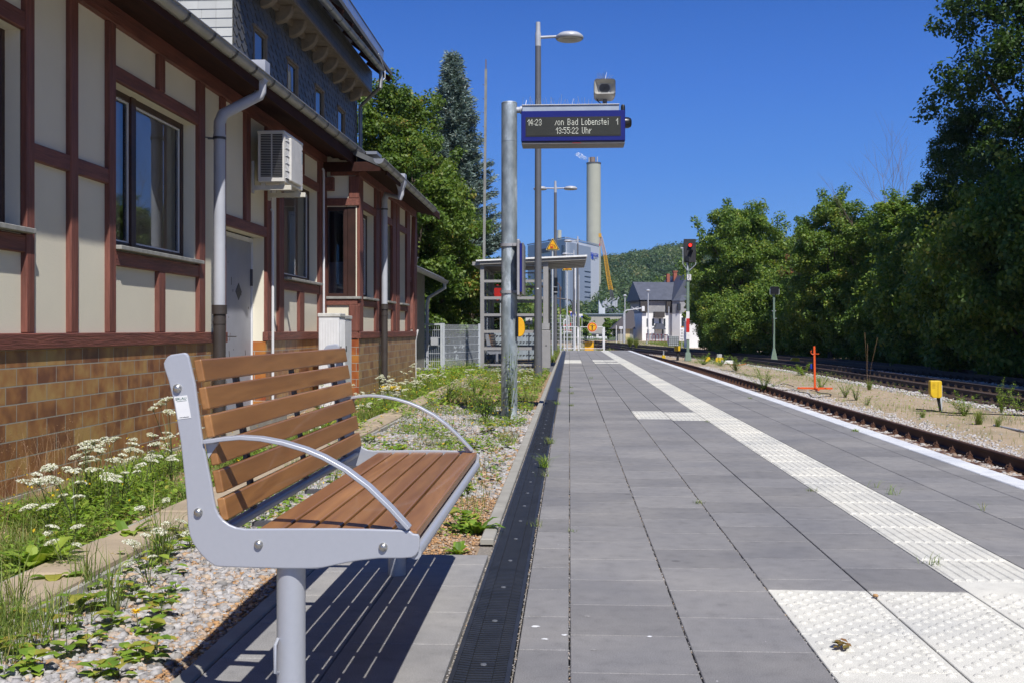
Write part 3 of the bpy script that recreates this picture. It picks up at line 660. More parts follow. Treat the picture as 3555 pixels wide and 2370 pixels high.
def gutter(m, s, p0, p1, r=.075, n=10, strapgap=.62):
    p0, p1 = Vector(p0), Vector(p1); vs = []
    for p in (p0,p1):
        for k in range(n+1):
            t = pi*k/n; vs.append((p.x+r*cos(t),p.y,p.z-r*sin(t)))
        for k in range(n,-1,-1):
            t = pi*k/n; vs.append((p.x+(r-.004)*cos(t),p.y,p.z-(r-.004)*sin(t)+.001))
    q = 2*n+2; m.add(vs,[(i,(i+1)%q,q+(i+1)%q,q+i) for i in range(q)])
    m.add([(p1.x+r*cos(pi*k/n),p1.y,p1.z-r*sin(pi*k/n)) for k in range(n+1)],[tuple(range(n+1))])
    m.add([(p0.x+r*cos(pi*k/n),p0.y,p0.z-r*sin(pi*k/n)) for k in range(n+1)],[tuple(range(n+1))[::-1]])
    m.tube([p0+Vector((r,0,0)),p1+Vector((r,0,0))],.009,6)
    L_ = (p1-p0).length; k = .3
    while k < L_:
        c = p0+(p1-p0)*(k/L_)
        for side in (0,1):
            vs = [(c.x+(r+.007)*cos(pi*j/n),c.y+side*.035,c.z-(r+.007)*sin(pi*j/n)) for j in range(n+1)]
            if side == 0: v0 = vs
        s.add(v0+vs,[(j,j+1,n+1+j+1,n+1+j) for j in range(n)]); k += strapgap
g1p = (XG, 2.0, WX(XG,*[560,0])[1]); 
yA,zA = WX(XG+.065,700,80); yB_,zB_ = WX(XG+.065,1281,541)
sl = (zB_-zA)/(yB_-yA)
g = MB(); s = MB(); gutter(g,s,(XG,YS-.3,zA+sl*(YS-.3-yA)),(XG,yB_,zB_),r=.076); gt = g.build('gutter', mt['zinc'], bld, smooth=50); s.build_each('bracket', mt['strap'], gt, smooth=60)
g = MB(); s = MB(); y0_,z0_ = WX(-2.625,1333,551); y1_,z1_ = WX(-2.625,1515,726); gutter(g,s,(-2.70,y0_,z0_),(-2.70,y1_,z1_),strapgap=.55); gt = g.build('gutter', mt['zinc'], bld, smooth=50); s.build_each('bracket', mt['strap'], gt, smooth=60)
def hopper(c, s=1):
    x,y,z = c; m = MB(); a,b_ = .085*s,.10*s
    m.add([(x-a,y-b_,z),(x+a,y-b_,z),(x+a,y+b_,z),(x-a,y+b_,z),(x-a,y-b_,z-.16*s),(x+a,y-b_,z-.16*s),(x+a,y+b_,z-.16*s),(x-a,y+b_,z-.16*s),
           (x-a*.5,y-b_*.5,z-.30*s),(x+a*.5,y-b_*.5,z-.30*s),(x+a*.5,y+b_*.5,z-.30*s),(x-a*.5,y+b_*.5,z-.30*s)],
          [(0,1,5,4),(1,2,6,5),(2,3,7,6),(3,0,4,7),(4,5,9,8),(5,6,10,9),(6,7,11,10),(7,4,8,11),(0,3,2,1)])
    return m
def downpipe(hx, base, ztop, zdark, r, s=1):
    m = hopper(hx, s); 
    x,y,z = hx; bx,by = base
    m.tube([(x,y,z-.28*s),(x,y,z-.36*s),(x-.02,y-.01,z-.42*s),(bx+.03,by+.02,ztop+.12),(bx,by,ztop+.03),(bx,by,ztop-.02),(bx,by,zdark+.0)],[r*1.0,r,r,r,r,r,r],16)
    m.tube([(bx,by,ztop-.12),(bx,by,ztop-.09)],r*1.08,16)
    o = m.build('downpipe', mt['pipe_grey'], bld, smooth=40)
    d = MB(); d.tube([(bx,by,zdark+.03),(bx,by,zdark-.06)],r*1.28,16); d.tube([(bx,by,zdark-.05),(bx,by,-.15)],r*1.06,16); d.tube([(bx,by,zdark-.16),(bx,by,zdark-.13)],r*1.15,16)
    d.build('iron_foot', mt['pipe_dark'], o, smooth=40)
    c = MB(); c.tube([(bx,by,ztop-.14),(bx,by,ztop-.115)],r*1.14,16); c.bar((bx,by,ztop-.13),(bx-.12,by,ztop-.13),.02,.008); c.bar((bx-.12,by-.09,ztop-.13),(bx,by,ztop-.13),.01,.01); c.build('clamp', mt['strap'], o)
px_,pz_ = WX(-3.51,762,430); y_h = WX(XG,905)[0]; z_h = WX(XG,905,222)[1]
downpipe((XG,y_h,z_h+.02),(-3.51,px_),3.10,WX(-3.51,762,1070)[1],.058,.85)
py_ = WX(-3.035,1335)[0]; hy_ = WX(-2.70,1392)[0]
downpipe((-2.70,hy_,WX(-2.70,1392,606)[1]),(-3.035,py_),3.16,WX(-3.035,1335,1062)[1],.05,.9)
for (pp,z0,z1) in ((947,.15,WX(-3.62,947,735)[1]),(1124,.3,3.4)):
    g = MB(); yy = WX(-3.62,pp)[0]; g.tube([(-3.62,yy,z0),(-3.62,yy,z1),(-3.64,yy,z1+.03)],.017,8); g.build('conduit', mt['white_paint'], bld, smooth=40)
g = MB(); yy = YE+.03; g.tube([(XB-.02,yy,.0),(XB-.02,yy,.85),(XB+.03,yy,1.06)],.02,8); g.build('conduit', mt['white_paint'], bld, smooth=40)
# ---------------- slate-hung upper storey
XU = -5.5; YU0 = WX(XU,807)[0]; YU1 = WX(XU,1239)[0]; XU2 = -5.12; ZC = 7.12; ZE = 7.66
uw = [(880,92.5,207,920),(996.5,202.5,0,1034),(1093,292,0,1121),(1171,363.5,0,1196)]
zt, zb_ = 6.33, 5.72; wins = []
for q in uw: a = WX(XU,q[0])[0]; wins.append((a,a+.66,zb_,zt))
g = MB(); holewall(g, XU, YU0, YU1, 4.3, ZC+.05, wins, .04); holewall(g, XU2, YU0-.12, YU1+.1, ZC+.04, ZE+.1, [], .1)
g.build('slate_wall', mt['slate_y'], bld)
# overlapping slate courses on the side face between and around the windows
g = MB(); z = 4.3
while z < ZC-.1:
    segs = [(YU0,YU1)]
    for w in wins:
        if w[2]-.12 < z+.08 < w[3]+.06:
            segs = [q for (a,b_) in segs for q in ((a,min(b_,w[0]-.06)),(max(a,w[1]+.06),b_)) if q[1]-q[0] > .02]
    for (a,b_) in segs:
        k = a; row = int(round((z-4.3)/.15))
        while k < b_-.01:
            e = min(b_, k+.30 if k > a or row%2 else k+.15); t = random.uniform(.010,.016); c_ = (k+e)/2; w_ = (e-k)/2
            g.add([(XU+t+.006,c_-w_*.30,z-.045),(XU+t+.006,c_+w_*.30,z-.045),(XU+t,e-.004,z+.05),(XU+.003,e-.004,z+.155),(XU+.003,k+.004,z+.155),(XU+t,k+.004,z+.05),
                   (XU,c_-w_*.30,z-.045),(XU,c_+w_*.30,z-.045),(XU,e-.004,z+.05),(XU,k+.004,z+.05)],[(0,1,2,3,4,5),(6,7,1,0),(7,8,2,1),(9,6,0,5)]); k = e
    z += .15
g.build('slate_course', simple('shaded_side_slate',(.125,.123,.11),(.08,.079,.07),.5,sc=2,vary=.2), bld)  # side courses darkened in the colour for their shade
g = MB(); g.quad((XU,YU0,4.3),(-14,YU0,4.3),(-14,YU0,ZC+.05),(XU,YU0,ZC+.05)); g.quad((XU2,YU0-.12,ZC+.04),(-14,YU0-.12,ZC+.04),(-14,YU0-.12,ZE+3),(XU2,YU0-.12,ZE+.1))
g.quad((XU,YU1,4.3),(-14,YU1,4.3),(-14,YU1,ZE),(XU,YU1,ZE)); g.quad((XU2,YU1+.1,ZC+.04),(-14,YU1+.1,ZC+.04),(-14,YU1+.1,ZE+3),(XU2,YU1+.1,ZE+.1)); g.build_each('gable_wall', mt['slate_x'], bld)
g = MB(); z = 4.5
while z < ZC-.1:
    x = XU; off = 0
    while x > -8.5:
        e = x-random.choice([.30,.24,.28]) if x < XU-.01 else x-.27
        g.add([(x-.003,YU0-.016,z),(e+.003,YU0-.016,z),(e+.003,YU0-.003,z+.155),(x-.003,YU0-.003,z+.155),(x-.003,YU0,z),(e+.003,YU0,z)],[(0,1,2,3),(4,5,1,0)]); x = e
    z += .15
g.build('gable_slate_course', simple('sunlit_gable_slate',(.52,.53,.51),(.44,.45,.43),.5,sc=3,vary=.08), bld)  # same slate coloured pale for the full sun on the gable
for (a,b_,c,d) in wins:
    f = MB(); f.box(XU-.04,XU+.012,a,a+.04,c,d); f.box(XU-.04,XU+.012,b_-.04,b_,c,d); f.box(XU-.04,XU+.012,a+.04,b_-.04,d-.04,d); f.box(XU-.04,XU+.012,a+.04,b_-.04,c,c+.05)
    f.box(XU-.1,XU+.05,a-.07,b_+.07,d,d+.045); f.box(XU-.02,XU+.035,b_+.005,b_+.075,c-.1,d); f.box(XU-.1,XU+.05,a-.05,b_+.05,c-.05,c)
    o = f.build('upper_window', mt['corbel'], bld); p = MB(); p.quad((XU-.012,a+.04,c+.04),(XU-.012,b_-.04,c+.04),(XU-.012,b_-.04,d-.04),(XU-.012,a+.04,d-.04)); p.build('pane', mt['glass'], o)
    q = MB(); q.quad((XU-.039,a,c),(XU-.039,b_,c),(XU-.039,b_,d),(XU-.039,a,d)); q.build('blind', mt['curtain'], o)
g = MB(); g.box(XU,XU2+.05,YU0-.15,YU1+.12,ZC,ZC+.045); g.box(XU2+.02,XU2+.06,YU0-.15,YU1+.12,ZC-.03,ZC+.0); g.box(XU,XU+.10,YU0,YU1,ZC-.12,ZC); g.build('cornice', mt['corbel'], bld)
y = WX(-5.3,945)[0]-1.9
while y < YU1+.1:
    if y > YU0:
        g = MB(); pr = [(XU,ZC)] + [(XU+.0+.33*cos(t),ZC-.0-.32*sin(t)) for t in [k*pi/2/6 for k in range(7)]]
        g.prism([(x,y-.09,z) for x,z in pr],(0,.18,0)); g.build('corbel', mt['corbel'], bld, bevel=.01)
    y += .95
# top roof
g = MB(); g.prism([(-4.62,YU0-.4,ZE),(-9.6,YU0-.4,11.6),(-9.6,YU0-.4,11.72),(-4.62,YU0-.4,ZE+.10)],(0,YU1-YU0+.65,0)); g.prism([(-9.6,YU0-.4,11.6),(-14.6,YU0-.4,ZE),(-14.6,YU0-.4,ZE+.1),(-9.6,YU0-.4,11.72)],(0,YU1-YU0+.65,0)); g.build('top_roof', mt['roofing'], bld)
g = MB(); y = YU0-.3
while y < YU1+.2: g.obox((-4.95,y,ZE+.12),(.75,.10,.12),Matrix.Rotation(radians(38),3,'Y')); y += .95
g.build_each('rafter', mt['dark_wood'], bld)
g = MB(); s = MB(); yA,zA = WX(-4.55,1143,8); yB_,zB_ = WX(-4.55,1335,240); sl = (zB_-zA)/(yB_-yA); gutter(g,s,(-4.62,YU0-.4,zA+sl*(YU0-.4-yA)),(-4.62,yB_,zB_),r=.08,strapgap=.8); gt = g.build('gutter', mt['zinc'], bld, smooth=50); s.build_each('bracket', mt['strap'], gt)
g = MB(); y = YU0; xs,zsn = -4.82, ZE+.42
while y < YU1: g.bar((xs,y,zsn-.12),(xs+.02,y,zsn+.18),.012,.012); y += .12
g.bar((xs+.02,YU0,zsn+.18),(xs+.02,YU1,zsn+.18),.02,.02); g.bar((xs,YU0,zsn-.1),(xs,YU1,zsn-.1),.02,.02); g.build('snow_guard', mt['roofing'], bld)
g = MB(); a = Vector((-4.62,yB_-.1,zB_-.06)); zc1 = WX(-5.45,1248,379)[1]
g.tube([a,a+Vector((0,0,-.16)),a+Vector((0,-.05,-.42)),(-5.42,YU1+.05,zc1+.06),(-5.42,YU1+.05,zc1-.1),(-5.42,YU1+.05,4.9)],.05,12); g.build('downpipe', mt['zinc'], bld, smooth=50)
g = MB(); g.tube([a+Vector((.05,-.6,.25)),a+Vector((.09,.05,.02)),a+Vector((.09,.05,-.18)),a+Vector((-.1,-.05,-.42))],.01,6); g.build('lightning_wire', mt['white_paint'], bld)
# small flashing at the roof step
g = MB(); y_,z_ = WX(-2.9,1330,545); g.box(-3.3,-2.95,y_-.25,y_+.15,z_+.0,z_+.045); g.build('roof_step', mt['zinc'], bld)
# annex behind
an = thing('annex_building', 'small grey annex with sloping slate roof and gutter beyond the station end', 'annex', (-4.4,24,0))
g = MB(); g.box(-8,-3.8,YE+.02,27.3,-.1,2.6); g.build('wall', simple('grey_render',(.25,.25,.23),None,.9), an)
g = MB(); g.prism([(-3.32,YE+.05,2.35),(-8,YE+.05,4.5),(-8,YE+.05,4.6),(-3.32,YE+.05,2.43)],(0,27.6-YE,0)); g.build('roof', mt['roofing'], an)
g = MB(); s = MB(); gutter(g,s,(-3.27,YE+.05,2.39),(-3.27,27.5,2.33),strapgap=.8); g.build('gutter', mt['zinc'], an, smooth=50)
g = MB(); y = YE+.1
while y < 27.4: g.bar((-4.0,y,2.72),(-3.98,y,2.95),.02,.02); y += .22
g.bar((-3.98,YE+.1,2.95),(-3.98,27.4,2.95),.02,.02); g.build('snow_guard', mt['zinc'], an)
g = MB(); g.tube([(-3.27,27.3,2.3),(-3.27,27.3,2.15),(-3.7,27.35,1.9),(-3.74,27.36,1.7),(-3.74,27.36,0)],.045,10); g.build('downpipe', mt['pipe_grey'], an, smooth=50)
# ---------------- air conditioner
x0,x1 = -3.56,-3.25; ay0 = 3628*3.25/990/1; ay0 = WX(-3.25,987)[0]; ay1 = WX(-3.25,1051)[0]; az0,az1 = 2.74,3.32
ac = thing('air_conditioner', 'boxy white air conditioning unit on wall brackets above the grey door', 'air conditioner', (-3.4,ay0+.4,2.74))
g = MB(); g.box(x0,x1,ay0,ay1,az0,az1); g.box(x0-.005,x1+.006,ay0-.006,ay1+.006,az1-.03,az1+.008); g.build('casing', simple('ivory_casing',(.60,.59,.56),(.55,.54,.51),.45,sc=4), ac, bevel=.008)
g = MB(); n=26
for i in range(n):
    z = az0+.06+i*(.49/n); w_=(x1-x0)
    g.box(x0+.04,x0+.04+w_*.38,ay0-.009,ay0-.005,z,z+.011); g.box(x0+.045+w_*.42,x0+.045+w_*.79,ay0-.009,ay0-.005,z,z+.011)
g.build('louvre', mt['ink'], ac)
g = MB(); g.box(x1,x1+.035,ay0+.17,ay1-.17,az0+.03,az1-.05)
g.build('front_grille', simple('ivory_panel',(.68,.67,.64),None,.5), ac, bevel=.01)
g = MB()
for i in range(5): g.box(x1-.002,x1+.012,ay0+.06+i*.022,ay0+.066+i*.022,az0+.05,az1-.08)
for i in range(6): g.box(x1,x1+.016,ay0+.05,ay0+.17,az0+.05+i*.085,az0+.056+i*.085)
g.build('guard_wire', mt['white_paint'], ac)
g = MB(); g.box(x1+.006,x1+.009,ay0+.055,ay0+.165,az0+.04,az1-.07); g.build('intake', mt['ink'], ac)
g = MB(); g.box(x1,x1+.003,ay1-.15,ay1-.03,az1-.26,az1-.13); g.build('energy_label', simple('teal_label',(.05,.22,.27),None,.5), ac)
R_ = Matrix.Translation((x1+.0045,ay1-.075,az1-.10)) @ Matrix(((0,0,1,0),(1,0,0,0),(0,1,0,0),(0,0,0,1)))
textmesh('MITSUBISHI', .032, R_, 'brand_lettering', mt['ink'], ac, font_scale_x=.62)
g = MB()
for (dy,dz) in ((0,.014),(-.012,-.007),(.012,-.007)): g.prism([(x1+.005,ay1-.155+dy,az1-.095+dz+.013),(x1+.005,ay1-.155+dy-.007,az1-.095+dz),(x1+.005,ay1-.155+dy,az1-.095+dz-.013),(x1+.005,ay1-.155+dy+.007,az1-.095+dz)],(-.003,0,0))
g.build('brand_mark', mt['red'], ac)
g = MB()
for i in range(7): g.box(x1,x1+.002,ay1-.13,ay1-.04-(i%3)*.02,az0+.10+i*.022,az0+.108+i*.022)
g.build('small_print', simple('blue_print',(.12,.2,.36),None,.6), ac)
g = MB()
for yy in (ay0+.06,ay1-.12):
    g.box(XW,x1+.06,yy,yy+.04,az0-.085,az0-.03); g.box(XW,XW+.03,yy-.003,yy+.043,az0-.12,az0+.25)
    g.box(x0+.02,x0+.07,yy,yy+.04,az0-.03,az0); g.box(x1-.07,x1-.02,yy,yy+.04,az0-.03,az0)
g.build('bracket', simple('ivory_bracket',(.62,.60,.52),None,.5), ac, bevel=.003)
# ---------------- service cabinets
def cabinet(name,label,y0,y1,zt,ridged):
    x0,x1 = -3.46,-3.17
    t = thing(name,label,'cabinet',((x0+x1)/2,(y0+y1)/2,-.05),'service cabinets against the building')
    g = MB(); g.box(x0,x1,y0,y1,-.05,zt-.05); g.build('body', mt['white_paint'], t, bevel=.006)
    g = MB(); g.box(x0-.012,x1+.012,y0-.012,y1+.008,zt-.05,zt); g.build('lid', simple('weathered_lid',(.60,.60,.58),(.40,.40,.38),.7,sc=12), t, bevel=.006)
    g = MB()
    if ridged:
        for i in range(7): g.box(x0+.02+i*.038,x0+.036+i*.038,y0-.006,y0,.02,zt-.09)
    else: g.box(x1,x1+.006,y0+.02,y1-.02,.02,zt-.08)
    for i in range(9 if ridged else 0): g.box(x1,x1+.006,y0+.05+i*.04,y0+.066+i*.04,.05,zt-.09)
    g.build('rib', mt['white_paint'], t)
    g = MB(); g.box(x1+.004,x1+.014,y0+.05,y0+.075,.75,.83); g.build('lock', mt['ink'], t)
cabinet('service_cabinet','white ribbed service cabinet in front of the bay, the one nearer the grey door',WX(-3.17,1178)[0],WX(-3.17,1196)[0],1.28,True)
cabinet('service_cabinet','plain pale service cabinet squeezed between the ribbed cabinet and the orange tiled bay',WX(-3.17,1196)[0]+.01,WX(-3.17,1220)[0],1.255,False)
# yellow handle box under the downpipe
x_,y_,z_ = PD(1360,1340,16.6)
t = thing('yellow_gully_box','grey gully box with a yellow lid in the weeds below the brown iron downpipe','gully box',(x_,y_,-.05))
g = MB(); g.box(x_-.16,x_+.13,y_-.1,y_+.12,-.06,.10); g.build('body', mt['kerb'], t, bevel=.01)
g = MB(); g.box(x_-.15,x_-.01,y_-.12,y_+.1,.10,.17); g.box(x_+.0,x_+.14,y_-.12,y_+.1,.10,.165); g.build('lid', mt['yellow2'], t, bevel=.012)
# ================================================================== BENCH
YN = (2.716 - SA*.39)/CA; YF = WY(1,1664)[0]*0 + 4.49
def bp(pts, sc=1.2856, ox=500, oy=1150, Y=YN):
    return [WY(Y, ox+x/sc, oy+y/sc) for x, y in pts]
outl = [(92,128),(103,112),(118,103),(178,94),(190,98),(199,112),(228,235),(258,470),(272,540),(300,680),(310,745),(320,790),(333,818),(352,842),(380,862),(410,874),(450,880),(600,879),(850,878),(1000,881),(1150,886),(1178,888),(1190,893),(1200,902),(1222,905),(1229,912),(1230,960),(1225,982),(1212,1000),(1195,1009),(1150,1012),(1050,1012),(960,1022),(890,1034),(840,1045),(790,1055),(740,1058),(640,1058),(430,1053),(330,1049),(315,1046),(280,1022),(245,985),(218,945),(203,910),(195,870),(189,760),(178,640),(163,500),(146,400),(130,310),(108,220),(88,160),(86,142)]
O2 = bp(outl)
bench = thing('park_bench', 'grey steel bench with oiled wooden slats and curved armrests beside the drain', 'bench', (-.72, 3.6, 0))
def sideplate(y, name):
    m = MB(); m.prism([(x, y, z) for x, z in O2], (0, .012, 0)); return m.build('side_panel', mt['bench_metal'], bench, bevel=.004, seg=3)
for y in (YN, YF):
    sp_ = sideplate(y, 'p')
    b_ = MB()
    for (px, py) in ((150,252),(243,805),(512,948),(1068,960)):
        x, z = bp([(px,py)])[0]
        b_.lathe((x, y, z), [(.0115,.0),(.0115,-.004),(.010,-.0075),(.006,-.0105),(.002,-.0115)] if y == YN else [(.0115,0),(.0115,-.006)], 20, axis='y')
    b_.build('bolt', mt['steel'], sp_, smooth=50)
# slats
def pts3(x, z): return x, z
slat_y0, slat_y1 = YN+.014, YF-.002
for i in range(6):
    xb_ = -.832 + i*.0733; m = MB(); m.box(xb_+.004, xb_+.0675, slat_y0, slat_y1, .497+.0007*i, .5225+.0007*i); m.build('seat_slat', mt['slat'], bench, bevel=.004, seg=2)
    z0 = .913 - i*.0730; f = i/5; xt = -.983 + .0125*(i) ; tilt = .19
    m = MB(); c = (xt+.006, (slat_y0+slat_y1)/2, z0+.030); m.obox(c, (.022, slat_y1-slat_y0, .0605), Matrix.Rotation(-tilt, 3, 'Y')); m.build('back_slat', mt['slat'], bench, bevel=.004, seg=2)
m = MB(); m.tube([(-.402,YN+.01,.470),(-.402,YF,.470)], .017, 14); m.tube([(-.928,YN+.01,.515),(-.928,YF,.515)], .016, 14); m.build('cross_tube', mt['bench_metal'], bench, smooth=60)
m = MB()
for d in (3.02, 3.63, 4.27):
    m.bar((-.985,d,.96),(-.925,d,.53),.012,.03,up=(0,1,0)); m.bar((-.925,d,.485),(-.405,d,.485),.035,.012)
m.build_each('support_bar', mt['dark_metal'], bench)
for y, sg in ((YN, 1), (YF, 1)):
    yl = y+.055 if y == YN else y-.02
    lg = MB(); lg.tube([(-.742,yl,.425),(-.742,yl,-.02)], .038, 32); o = lg.build('leg', mt['bench_metal'], bench, smooth=60)
    x0, z0 = bp([(475,1052)])[0]; x1, z1 = bp([(775,1075)])[0]
    fp = MB(); fp.box(x0, x1, yl-.045, yl+.045, .425, .4345); fp.build('mounting_plate', mt['bench_metal'], o, bevel=.002)
    if y == YN:
        e = MB(); xx = -.742-.028; e.tube([(xx,yl-.028,.235),(xx,yl-.055,.225),(xx,yl-.055,.155),(xx,yl-.028,.145)], .0045, 8); e.build('eyelet', mt['bench_metal'], o, smooth=60)
# arms
arm = [(266,492),(300,488),(350,480),(430,473),(520,479),(620,498),(720,528),(800,562),(900,618),(1000,693),(1100,790),(1150,845),(1182,880)]
for y in (YN+.012, YF-.016):
    P_ = bp(arm); m = MB(); n = len(P_); vs = []; hw = .020; th_ = .0055
    for i, (x, z) in enumerate(P_):
        a = Vector(P_[max(0,i-1)]); b = Vector(P_[min(n-1,i+1)]); d = (b-a).normalized(); nr = Vector((-d.y, d.x))*th_
        for (yy, s_) in ((y-hw,1),(y+hw,1),(y+hw,-1),(y-hw,-1)): vs.append((x+nr.x*s_, yy, z+nr.y*s_))
    fs = [(i*4+k, i*4+(k+1)%4, (i+1)*4+(k+1)%4, (i+1)*4+k) for i in range(n-1) for k in range(4)] + [(3,2,1,0), tuple((n-1)*4+k for k in range(4))]
    m.add(vs, fs)
    o = m.build('armrest', mt['bench_metal'], bench, smooth=30, bevel=.002, seg=2)
    x0, z0 = P_[0]; g = MB(); g.prism([(x0+.0,y,z0-.004),(x0+.035,y,z0-.004),(x0+.008,y,z0-.045)],(0,.01,0)); x1, z1 = P_[-1]; g.prism([(x1,y,z1-.002),(x1-.04,y,z1+.018),(x1-.02,y,z1-.02),(x1,y,z1-.02)],(0,.01,0)); g.build('bracket', mt['bench_metal'], o)
# sticker
q = bp([(134,290),(193,283),(211,384),(152,392)]); st = MB(); st.prism([(x,YN-.0005,z) for x,z in q],(0,-.0006,0)); so_ = st.build('sticker', mt['signwhite'], bench)
c0 = Vector(((q[0][0]+q[1][0])/2, 0, (q[0][1]+q[1][1])/2)); c1 = Vector(((q[2][0]+q[3][0])/2, 0, (q[2][1]+q[3][1])/2)); ang = math.atan2(q[1][1]-q[0][1], q[1][0]-q[0][0])
RX = Matrix.Rotation(radians(90),4,'X')
def plc(f): p = c0.lerp(c1, f); return Matrix.Translation((p.x, YN-.0016, p.z)) @ Matrix.Rotation(-ang,4,'Y') @ RX
textmesh('ERLAU', .0092, plc(.12), 'brand_lettering', mt['green_ink'], so_, .0002, 1.1)
textmesh('www.erlau.com', .0040, plc(.93), 'web_lettering', mt['ink'], so_, .0002, 1.0)
g = MB(); p = c0.lerp(c1,.22); g.obox((p.x+.001, YN-.0016, p.z), (.027,.0003,.0006), Matrix.Rotation(-ang,3,'Y')); g.build('underline', mt['green_ink'], so_)
bench['note'] = ''
del bench['note']

# ================================================================== PASSENGER INFORMATION DISPLAY
dp = 12.83; xp, yp, _ = PD(1768, 1443, dp)
t = thing('display_pole', 'thick mottled galvanised steel pole standing in the gravel and carrying the blue departure board', 'pole', (xp, yp, -.05))
g = MB(); ztop = H+786/FL*dp; g.tube([(xp,yp,-.1),(xp,yp,ztop-.15),(xp,yp,ztop)], [.100,.096,.096], 40); g.build('shaft', mt['galv'], t, smooth=60)
g = MB(); g.tube([(xp,yp,ztop),(xp,yp,ztop+.012)], [.099,.09], 40); g.tube([(xp,yp,ztop-.47+.0),(xp,yp,ztop-.462)], .0985, 40); g.build('cap', mt['galv'], t, smooth=40)
g = MB(); g.box(xp-.03,xp+.02,yp-.104,yp-.099,.55,.575); g.build('rating_plate', mt['steel'], t)
g = MB(); g.tube([(xp-.13,yp,.42),(xp+.13,yp,.42)], .012, 10); g.build('bolt', mt['steel'], t, smooth=60)
X0, Z1 = WY(yp, 1811.6, 397); X1, Z0 = WY(yp, 2168, 507)
t = thing('departure_board', 'dark blue dot-matrix departure board with a light bar on top, hung off the galvanised pole', 'departure board', ((X0+X1)/2, yp, Z0))
yf = yp-.17
g = MB(); g.box(X0, X1, yf, yp+.15, Z0+.035, Z1); g.build('housing', mt['blue'], t, bevel=.006)
g = MB(); g.box(X0+.004, X1-.004, yf+.02, yp+.15, Z0, Z0+.034); g.build('underside', simple('greyed_underside',(.20,.19,.19),None,.5), t, bevel=.006)
g = MB(); g.box(X0+.62,X0+.72,yf+.018,yf+.022,Z0+.012,Z0+.018); g.build('status_strip', mt['red'], t)
bx0, _z = WY(yp, 1814.7); bx1, zb1 = WY(yp, 2147, 370)
g = MB(); g.box(bx0, bx1, yf+.03, yp+.13, Z1+.002, zb1-.006); g.build('top_beam', simple('pale_blue_beam',(.36,.42,.50),None,.4), t, bevel=.004)
g = MB(); g.box(bx0-.003, bx1+.003, yf+.015, yp+.14, zb1-.006, zb1); g.build('top_plate', mt['signwhite'], t)
g = MB(); g.tube([(xp+.09,yp,Z1+.05),(bx0+.02,yp,Z1+.05)], .038, 16); g.tube([(bx0-.03,yp,Z1+.05),(bx0+.002,yp,Z1+.05)], .05, 16); g.build('arm', mt['mast_light'], t, smooth=50)
s0, sz1 = WY(yp, 1830, 421.5); s1, sz0 = WY(yp, 2149.6, 478)
g = MB(); g.box(s0-.012, s1+.012, yf-.004, yf+.002, sz0-.012, sz1+.012); g.build('bezel', mt['ink'], t)
g = MB(); g.box(s0, s1, yf-.006, yf-.003, sz0, sz1); scr = g.build('screen', simple('screen_black',(.025,.026,.018),None,.4), t)
g = MB(); k = 0
while k < 24:
    z = sz0 + (sz1-sz0)*(k+.5)/24; g.box(s0+.004, s1-.004, yf-.0066, yf-.006, z-.0014, z+.0014, .5); k += 1
g.build('pixel_row', simple('unlit_pixels',(.05,.05,.035),None,.5), scr)
FONT = {'1':['..1','.11','1.1','..1','..1','..1','..1'],'4':['..1.','.11.','1.1.','1.1.','1111','..1.','..1.'],'2':['.11.','1..1','...1','..1.','.1..','1...','1111'],'3':['.11.','1..1','...1','.11.','...1','1..1','.11.'],
 '5':['1111','1...','111.','...1','...1','1..1','.11.'],':':['.','.','1','.','.','1','.'],'B':['111.','1..1','1..1','111.','1..1','1..1','111.'],'a':['....','....','.11.','...1','.111','1..1','.111'],'d':['...1','...1','.111','1..1','1..1','1..1','.111'],
 'L':['1...','1...','1...','1...','1...','1...','1111'],'o':['....','....','.11.','1..1','1..1','1..1','.11.'],'b':['1...','1...','111.','1..1','1..1','1..1','111.'],'e':['....','....','.11.','1..1','1111','1...','.111'],'n':['....','....','111.','1..1','1..1','1..1','1..1'],
 's':['...','...','.11','1..','.1.','..1','11.'],'t':['.1.','.1.','111','.1.','.1.','.1.','..1'],'i':['.1','..','.1','.1','.1','.1','.1'],'U':['1..1']*6+['.11.'],'h':['1...','1...','111.','1..1','1..1','1..1','1..1'],'r':['...','...','1.1','11.','1..','1..','1..'],'/':['...','...','..1','..1','.1.','.1.','1..']}
g = MB(); SW = s1-s0
def dots(word, xa, xb, row):
    cols_ = []
    for ch in word:
        G = FONT[ch]; 
        for c in range(len(G[0])): cols_.append([G[r_][c] for r_ in range(7)])
        cols_.append(['.']*7)
    cols_ = cols_[:-1]; n = len(cols_); xa, xb = s0+SW*(xa-70)/1965, s0+SW*(xb-70)/1965; px = (xb-xa)/max(1,n-1)
    zt_ = sz1-(sz1-sz0)*(288-262)/340 if row == 0 else sz1-(sz1-sz0)*(455-262)/340; pz = (sz1-sz0)*18.4/340
    for i, cl in enumerate(cols_):
        for j in range(7):
            if cl[j] == '1': x = xa+i*px; z = zt_-j*pz; g.box(x-.0034,x+.0034,yf-.0085,yf-.0068,z-.0030,z+.0030,.5)
for wd, a, b, r_ in (('14:23',95,382,0),('/on',672,850,0),('Bad',942,1148,0),('Lobenstei',1236,1790,0),('1',1960,1990,0),('13:55:22',695,1155,1),('Uhr',1245,1430,1)): dots(wd, a, b, r_)
g.build('dot_lettering', emis('lit_dots', (.80,.82,.72), .22), scr)
xc = (WY(yp,2147)[0]+X1)/2
x_, z_ = WY(yp, 2162, 397); g = MB(); g.lathe((x_-.0, yp-.05, Z1), [(.028,0),(.025,.07),(.019,.088),(.008,.092)], 16); g.build('antenna', mt['black'], t, smooth=50)
